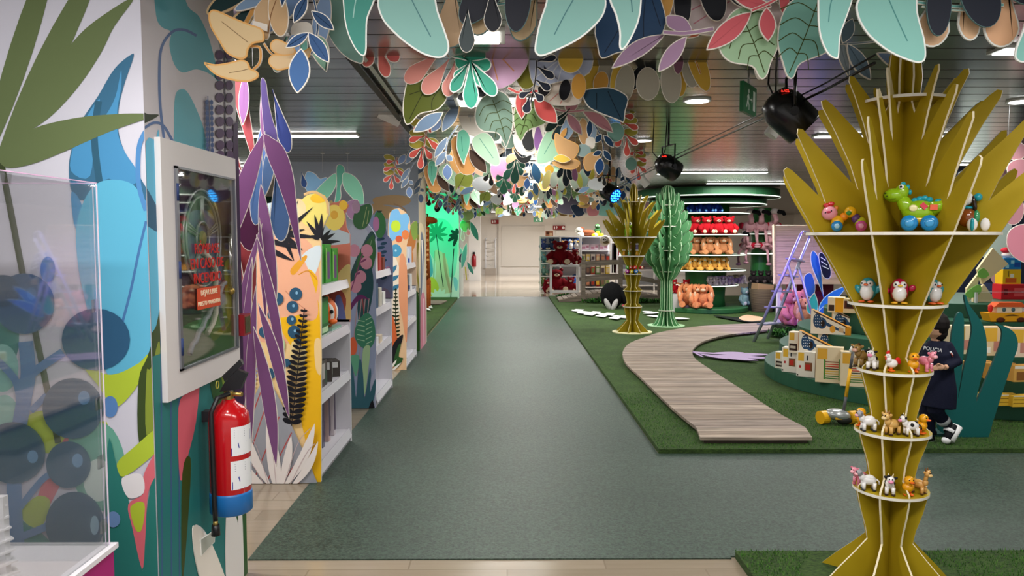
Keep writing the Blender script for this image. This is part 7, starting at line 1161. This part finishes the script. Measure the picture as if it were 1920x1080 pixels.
# ---- pillars left ----
PB = '#a9b7ca'
o = MB().box(-2.9, -1.165, 9.87, 10.75, 0, CEIL, '#aab6c6').build('wall_pillar'); struct(o)
f = PY(9.87); mb = MB(); lay = [('#c9ab80', P((700,372),(730,366),(762,368),(770,378),(755,386),(725,384),(705,384))), ('#c9ab80', P((698,382),(725,386),(745,392),(748,405),(725,410),(700,402))), ('#b99a78', ST([(738,382),(758,392),(763,410),(760,425)],3)), ('#5f8fc4', P((752,412),(764,420),(762,435),(755,430))), ('#7f9f6f', P((772,425),(784,418),(790,430),(788,450),(776,452))), ('#d98a3c', E(768,436,9,8)), ('#d97a2c', P((768,445),(778,442),(782,460),(772,470))), ('#b8b45a', P((782,440),(790,450),(784,470),(776,462))), ('#d9c79c', P((772,470),(800,450),(800,560),(776,560))), ('#a9a04c', ST([(784,455),(780,500),(787,540)],4)), ('#18181c', P((776,545),(786,550),(776,552))), ('#2f5a22', P((777,562),(786,562),(786,700),(777,700)))]
wmural(mb, lay, f, 0, (-2.9, 0, -1.165, CEIL)); o = mb.build('mural', recalc=False); tag(o, 'printed mural on the grey-blue pillar behind the shelves', 'mural')
f = PX(-1.165); mb = MB(); mb.face([(-1.1645, 9.87, 0), (-1.1645, 10.75, 0), (-1.1645, 10.75, CEIL), (-1.1645, 9.87, CEIL)], '#c9bfae')
wmural(mb, [('#b9a98c', P((786,330),(797,330),(797,440),(790,460),(786,430))), ('#d9c8a4', P((786,420),(797,440),(797,520),(786,500))), ('#56657f', P((789,440),(796,470),(793,560),(797,600),(790,590))), ('#e9e2da', ST([(791,450),(793,520),(790,600),(793,650)],2)), ('#c9788c', P((789,560),(797,560),(797,660),(789,660))), ('#3a4a3a', ST([(787,540),(787,660)],2)), ('#e9cfd8', ST([(794,560),(795,650)],1.5))], f, 1, (9.87, 0, 10.75, CEIL)); o = mb.build('mural', recalc=False); tag(o, 'printed mural on the aisle side of the grey-blue pillar', 'mural')
o = MB().box(-3.6, -1.2, 18.62, 20.4, 0, CEIL, '#d9e2da').build('wall_alcove'); struct(o)
f = PY(18.62); mb = MB(); lay = [('#8fd8c4', P((800,420),(830,410),(850,430),(858,470),(850,520),(825,500),(805,470))), ('#d9cfae', P((815,470),(835,480),(843,520),(845,550),(812,550),(818,510))), ('#c9a488', ST([(832,475),(836,510),(845,548)],5)), ('#9fb9a0', ST([(815,470),(812,550)],2)), ('#d8cf4a', P((800,525),(812,520),(822,535),(820,550),(800,555))), ('#8fc4d4', P((850,520),(858,525),(857,545),(852,540))), ('#5fa8c4', P((800,470),(808,480),(812,510),(806,520),(800,510)))]
lay += [('#2a8f70', L(818,440,x,y,3,'leaf')) for x,y in ((800,425),(806,415),(818,408),(830,415),(838,425),(802,440),(840,440),(805,455),(832,452))] + [('#17302c', ST([(818,440),(826,500),(831,538)],1.4))] + [('#e3ecdf', L(822,562,x,y,4,'leaf')) for x,y in ((808,548),(815,542),(825,540),(835,542),(843,550))] + [('#17302c', L(858,440,x,y,3.4,'oval')) for x,y in ((845,432),(842,442),(840,452),(850,462),(856,428))] + [('#141c1c', ST([(851,466),(848,510),(845,560)],1.6))]
wmural(mb, lay, f, 0, (-3.6, 0, -1.2, CEIL)); o = mb.build('mural', recalc=False); tag(o, 'jungle mural on the green lit wall left of the aisle end', 'mural')
pg = panel('hanging_leaf_cluster', 'dark green drop leaves hanging in front of the green lit wall', 16.2, [('dark_leaf', L(x0,y0,x1,y1,w_,'drop'), '#12261f', .4) for x0,y0,x1,y1,w_ in ((806,372,803,386,5),(822,370,819,398,6),(836,370,838,396,6),(848,372,852,388,5),(858,372,864,384,4))], group='green leaves at the aisle end')
pe = panel('hanging_leaf_cluster', 'green, teal and pink leaf garland hanging down at the aisle end', 18.0, [('olive_leaf', P((862,420),(875,405),(882,415),(880,432),(868,434)), '#6f8a4c', .5), ('pink_leaf', L(866,425,868,452,4,'drop'), '#c97a84', .4), ('pink_leaf', L(877,425,878,442,4,'drop'), '#d9707c', .4), ('teal_leaf', L(882,415,897,452,6,'leaf'), '#2f7a62', .5), ('blue_leaf', L(862,462,872,490,7,'drop'), '#7fa8a8', .5), ('plum_leaf', P((862,478),(874,472),(874,486),(862,492)), '#3a2f4a', .3), ('teal_leaf', L(875,455,866,505,5,'leaf'), '#5a9a90', .5), ('teal_leaf', L(876,490,888,515,4,'leaf'), '#3f8a78', .5), ('yellow_strip', ST([(873,500),(875,525)],3), '#c9b84a', .2), ('navy_leaf', L(886,385,884,396,3,'leaf'), '#2c4a78', .3), ('navy_leaf', L(892,395,890,410,3.4,'leaf'), '#2c4a78', .3), ('green_leaf', P((864,400),(880,392),(890,405),(878,415),(866,412)), '#7a8f54', .4)], group='green leaves at the aisle end')
# giraffe
q = Vector((x_(800, 15.6), 15.6, TZ)); gp = plush('#a8521c')
softtoy('giraffe_plush', 'tall orange and brown plush giraffe peeking from behind the grey-blue pillar', 'plush toy', q, {'body': [('e', (-.1, .1, .55), (.18, .3, .2), gp), ('t', [(-.02, -.08, .65), (.0, -.1, 1.1), (.02, -.1, 1.70)], [.10, .075, .055], gp)]+[('t', [(x, y, .5), (x, y, .0)], [.06, .05], gp) for x in (-.2, .0) for y in (-.08, .28)], 'head': [('e', (.08, -.13, 1.84), (.17, .07, .075), gp, (0, .12, 0)), ('e', (.0, -.1, 1.80), (.09, .07, .10), gp)], 'ear': [('e', (-.05, -.1, 1.93), (.05, .02, .03), gp)], 'horn#l': [('t', [(-.0, -.1, 1.88), (-.0, -.1, 1.98)], [.012, .018], plush('#4a2412'))], 'horn#r': [('t', [(.04, -.13, 1.88), (.04, -.13, 1.97)], [.012, .018], plush('#4a2412'))], 'mane': [('e', (-.055, -.08, .8+.12*i), (.03, .03, .07), plush('#3a1c10')) for i in range(8)], 'spots': [('e', (R.uniform(-.0, .045), -.155-.0*i, .72+.1*i), (.03, .02, .032), plush('#e0a868')) for i in range(10)]}, 0, None, 1.0)
# ---- left background: dark green toy shelves ----
t = thing('shelf_rack', 'dark green shelf wall with lit edges seen behind the hanging purple blades', 'shelf', (-4.3, 13.2, 0)); MB().box(-7.5, -2.95, 13.5, 13.6, TZ+.001, 2.25, '#173f26').build('back_panel', t)
for z in (1.0, 1.4, 1.75, 2.05): MB().box(-7.5, -2.95, 13.1, 13.499, z-.02, z, '#1c4a2c').build('shelf', t); MB().box(-7.5, -2.95, 13.08, 13.099, z-.02, z, ED).build('edge_light', t)
# ---- spotlights, cable, track ----
BKM = C('#0d0d10', .25)
def par(label, px, py, y, r_, aim, lens, disp=False):
    c = PY(y)(px, py); t = thing('stage_spotlight', label, 'spotlight', c); a = Vector(aim).normalized(); mb = MB()
    mb.tube([c-a*r_*1.25, c-a*r_*1.1, c-a*r_*.5, c+a*r_*.9, c+a*r_*1.0], [r_*.25, r_*.7, r_*.98, r_*.95, r_*.9], BKM, 22); mb.build('housing', t)
    s = a.cross(Vector((0, 0, 1))).normalized(); zt = max(c.z+r_*1.4, min(CEIL-.12, c.z+r_*1.9)); mb = MB(); mb.tube([c+s*r_*1.05, c+s*r_*1.1+Vector((0, 0, zt-c.z)), c-s*r_*1.1+Vector((0, 0, zt-c.z)), c-s*r_*1.05], r_*.08, BKM, 6); mb.build('yoke', t)
    MB().tube([Vector((c.x, c.y, zt)), Vector((c.x, c.y, CEIL))], r_*.1, BKM, 6).build('hanger', t); MB().tube([c-s*r_*1.18, c-s*r_*1.0], r_*.2, '#33353a', 10).build('knob', t); MB().tube([c+s*r_*1.0, c+s*r_*1.18], r_*.2, '#33353a', 10).build('knob', t)
    for k in (-.1, .12): MB().tube([c-a*r_*.9, c-a*r_*1.2+s*k+Vector((0, 0, r_*.8)), Vector((c.x, c.y, CEIL))+s*k-a*.1], r_*.05, BKM, 5).build('cable', t)
    u = s.cross(a)
    if lens:
        mb = MB(); mb.tube([c+a*r_*.98, c+a*r_*1.01], r_*.84, C('#06208f', .2, emit=.7), 22); mb.build('lens', t); n = 0
        for rr, k in ((0, 1), (.33, 6), (.64, 12)):
            for i in range(k): q = c+a*r_*1.02+(s*math.cos(2*PI*i/k)+u*math.sin(2*PI*i/k))*r_*rr; MB().ell(q, r_*.10, C('#2fb4ff', emit=5), n=8).build('led', t)
    if disp:
        d = MB(); q = c-a*r_*.55+Vector((-.01, -r_*.62, r_*.55)); MB().obox(q, (.055, .012, .022), '#2a0508', (.5, 0, 0)).build('display', t); txt('6.402', .018, C('#ff3024', emit=4), 'lettering', parent=t, loc=q+Vector((0, -.009, .004)), rot=(PI/2-.5, 0, 0)); MB().obox(q+Vector((.01, -.012, -.045)), (.03, .004, .008), '#c9c9cc').build('badge', t)
    return t
par('large black stage spotlight with red digits hanging beside the near yellow tree', 1481, 215, 3.7, .105, (.55, -.1, -.55), False, True)
par('black stage spotlight hanging in the middle distance above turf', 1253, 313, 6.6, .098, (.75, .25, -.45), False, True)
par('black stage spotlight glowing blue above the small yellow tree', 1143, 361, 9.4, .11, (.55, -.65, -.4), True)
tp = [PY(y)(px, py) for px, py, y in ((1640,118,2.9),(1545,170,3.4),(1470,205,3.9),(1400,236,4.6),(1262,300,6.6),(1200,330,8.2),(1135,366,10.5))]
o = MB().tube(tp, .006, BKM, 6).build('lighting_cable'); tag(o, 'thin black cable strung diagonally between the stage spotlights', 'cable')
mb = MB(); mb.tube([q+Vector((.0, 0, .03)) for q in tp], .004, BKM, 5); tag(mb.build('lighting_cable'), 'second thin black cable running just above the first one', 'cable')
def tspot(label, px, py, y, aim, s=1.0):
    c = PY(y)(px, py); t = thing('track_spotlight', label, 'spotlight', c); a = Vector(aim).normalized(); MB().tube([c-a*.07*s, c+a*.07*s], .045*s, '#dcd9d3', 18, smooth=False).build('housing', t); MB().tube([c, Vector((c.x, c.y, CEIL))], .012, '#d5d2cc', 8).build('stem', t); MB().obox((c.x, c.y, CEIL-.012), (.12, .04, .022), '#d5d2cc').build('adapter', t)
tspot('beige cylinder track spotlight left of the olive leaf', 732, 217, 6.2, (.8, .2, -.35), 1.3); tspot('pale cylinder spotlight tucked below the large black spotlight', 1455, 238, 5.0, (-.4, 0, -.6), 1.0); tspot('small white track spotlight above the small yellow tree', 1207, 340, 8.9, (.5, 0, -.6)); tspot('white track spotlight left in front of the dark green shelves', 476, 334, 9.5, (.7, 0, -.2), 1.1)
for a, b in (((660, 112), (756, 232)),):
    p, q = G(655, 108, CEIL-.03), G(770, 250, CEIL-.03); mb = MB(); mb.tube([p, q], .022, '#1c1c1c', 4, smooth=False); tag(mb.build('ceiling_track'), 'dark lighting track along the ceiling left of the canopy', 'lighting track'); mb = MB(); mb.tube([p+Vector((.07, 0, .01)), q+Vector((.07, 0, .01))], .014, '#d9d7d2', 4, smooth=False); tag(mb.build('ceiling_track'), 'pale lighting track beside the dark one on the ceiling', 'lighting track')
# ================= child in police costume =================
K = 5.35/1400
def W(px, py, y=5.35): k = y/1400; return Vector(((px-951)*k, y, 1.5-(py-447)*k))
t = thing('person', 'child in dark navy police costume walking left behind the near palm stand', 'person', (W(1760, 840).x, 5.25, TZ))
NVY = C('#10142a', .8, bump=.3, bscale=200); SK = C('#d9a98a', .6)
neck = W(1763, 640, 5.25); head = W(1760, 613, 5.25); pel = W(1772, 728, 5.25)
# body: one continuous surface (head, neck, torso, arms, hands, legs)
mb = MB()
mb.ell(head, (.068, .078, .088), SK); mb.ell(head+Vector((-.055, -.012, -.03)), (.03, .03, .035), SK)
mb.tube([head, neck, neck+Vector((.0, 0, -.06))], [.035, .032, .045], SK)
mb.tube([neck+Vector((0, 0, -.03)), W(1766, 670, 5.25), W(1770, 700, 5.25), pel], [.05, .085, .078, .085], SK, 12)
sh = W(1784, 652, 5.22); el = W(1804, 682, 5.17); wr = W(1782, 692, 5.10); hd = W(1772, 691, 5.08)
mb.tube([W(1770, 652, 5.25), sh, el, wr], [.035, .033, .026, .018], SK, 10)
mb.ell(hd+Vector((.008, 0, 0)), (.030, .014, .022), SK)
for k, (dx, dz) in enumerate(((-.052, .010), (-.058, .001), (-.056, -.008), (-.047, -.016))): mb.tube([hd+Vector((-.012, 0, dz)), hd+Vector((-.035, -.008, dz)), hd+Vector((dx, .0, dz-.008))], [.0065, .006, .0048], SK, 8)
mb.tube([hd+Vector((.005, -.008, .018)), hd+Vector((-.018, -.016, .026)), hd+Vector((-.032, -.016, .022))], [.007, .0062, .005], SK, 8)
s2 = W(1744, 654, 5.32); e2 = W(1728, 685, 5.34); h2 = W(1716, 706, 5.28); mb.tube([W(1762, 654, 5.27), s2, e2, h2], [.035, .033, .026, .018], SK, 10); mb.ell(h2+Vector((-.01, 0, -.015)), (.018, .022, .026), SK)
for k in range(4): mb.tube([h2+Vector((-.012, -.018+.011*k, -.03)), h2+Vector((-.020, -.018+.011*k, -.055))], [.0062, .005], SK, 8)
kn = W(1768, 775, 5.22); an = W(1790, 802, 5.25); k2 = W(1752, 780, 5.32); a2 = W(1757, 822, 5.32)
mb.tube([pel+Vector((.01, -.03, 0)), kn, an], [.062, .042, .026], SK, 10); mb.tube([pel+Vector((-.01, .04, 0)), k2, a2], [.062, .042, .026], SK, 10)
mb.build('body', t, remesh=.0045)
mb = MB(); mb.ell(head+Vector((.012, .0, .018)), (.084, .090, .090), C('#15100f', .7)); mb.ell(head+Vector((.03, .01, -.04)), (.062, .075, .07), C('#15100f', .7)); mb.ell(head+Vector((-.03, -.03, .045)), (.055, .055, .04), C('#15100f', .7)); mb.build('hair', t, remesh=.005)
for dy in (-.035, .03): MB().ell(head+Vector((-.068, dy-.005, .002)), (.006, .010, .006), '#1a1412').build('eye', t)
MB().ell(head+Vector((-.082, -.008, -.02)), (.012, .010, .012), SK).build('nose', t); MB().ell(head+Vector((-.075, -.010, -.045)), (.008, .018, .004), '#a8584c').build('mouth', t)
mb = MB(); mb.tube([neck+Vector((0, 0, .0)), neck+Vector((0, 0, -.03)), W(1766, 665, 5.25), W(1770, 700, 5.25), W(1772, 735, 5.25), W(1769, 766, 5.25)], [.045, .075, .108, .10, .118, .125], NVY, 16)
mb.tube([W(1770, 652, 5.25), sh, el, W(1785, 691, 5.11)], [.05, .048, .040, .030], NVY, 12); mb.tube([W(1762, 654, 5.27), s2, e2, W(1719, 700, 5.29)], [.05, .047, .038, .028], NVY, 12); mb.build('jacket', t, remesh=.007)
mb = MB(); mb.tube([pel+Vector((.01, -.03, 0)), kn, W(1788, 800, 5.25)], [.078, .055, .040], NVY, 12); mb.tube([pel+Vector((-.01, .04, 0)), k2, W(1757, 818, 5.32)], [.078, .055, .042], NVY, 12); mb.build('trousers', t, remesh=.007)
mb = MB(); mb.tube([W(1781, 791, 5.24), W(1786, 797, 5.245)], [.046, .045], C('#a9adb0', .4), 14); mb.build('reflective_band', t)
LT = C('#e8e8ea', .5); txt('POLICIA', .036, LT, 'lettering', parent=t, loc=W(1758, 657, 5.125), rot=(PI/2, .14, -.12), sx=.95); txt('GRF', .02, LT, 'lettering', parent=t, loc=W(1757, 663.5, 5.125), rot=(PI/2, .14, -.12))
mb = MB(); mb.tube([W(1791, 661, 5.165), W(1796, 668, 5.155)], .008, '#c9cdd2', 6); mb.tube([W(1793, 664, 5.15), W(1797, 671, 5.145)], .004, '#b04a3a', 6); mb.build('sleeve_patch', t)
def mk_shoe(heel, toe, upv, name='shoe'):
    d = (toe-heel); n = upv.normalized(); o = MB(); o.tube([heel, heel.lerp(toe, .5), toe], [.034, .034, .028], C('#17181c', .5), 10); o.tube([heel+n*.03, heel+n*.06], [.036, .032], C('#17181c', .5), 10); sh_ = o.build(name, t)
    q = MB(); q.tube([heel-n*.028, toe-n*.024], [.036, .032], C('#f6f6f6', .4), 10); q.build('sole', sh_)
    q = MB(); q.tube([heel.lerp(toe, .15)+n*.008, heel.lerp(toe, .55)+n*.008], [.0365, .035], C('#17181c', .5), 10); q.build('collar', sh_)
    q = MB(); q.ell(toe+n*.002, (.031, .031, .027), C('#f2f2f4', .4)); q.build('toe_cap', sh_)
    q = MB(); q.tube([heel.lerp(toe, .3)+n*.012, heel.lerp(toe, .5)+n*.012], [.0368, .0362], C('#f2f2f4', .4), 10); q.build('white_panel', sh_)
mk_shoe(W(1803, 803, 5.25), W(1791, 832, 5.22), Vector((-.9, 0, .2)))
mk_shoe(W(1762, 836, 5.32)+Vector((0, 0, .03)), W(1742, 839, 5.30)+Vector((0, 0, .03)), Vector((0, 0, 1)))
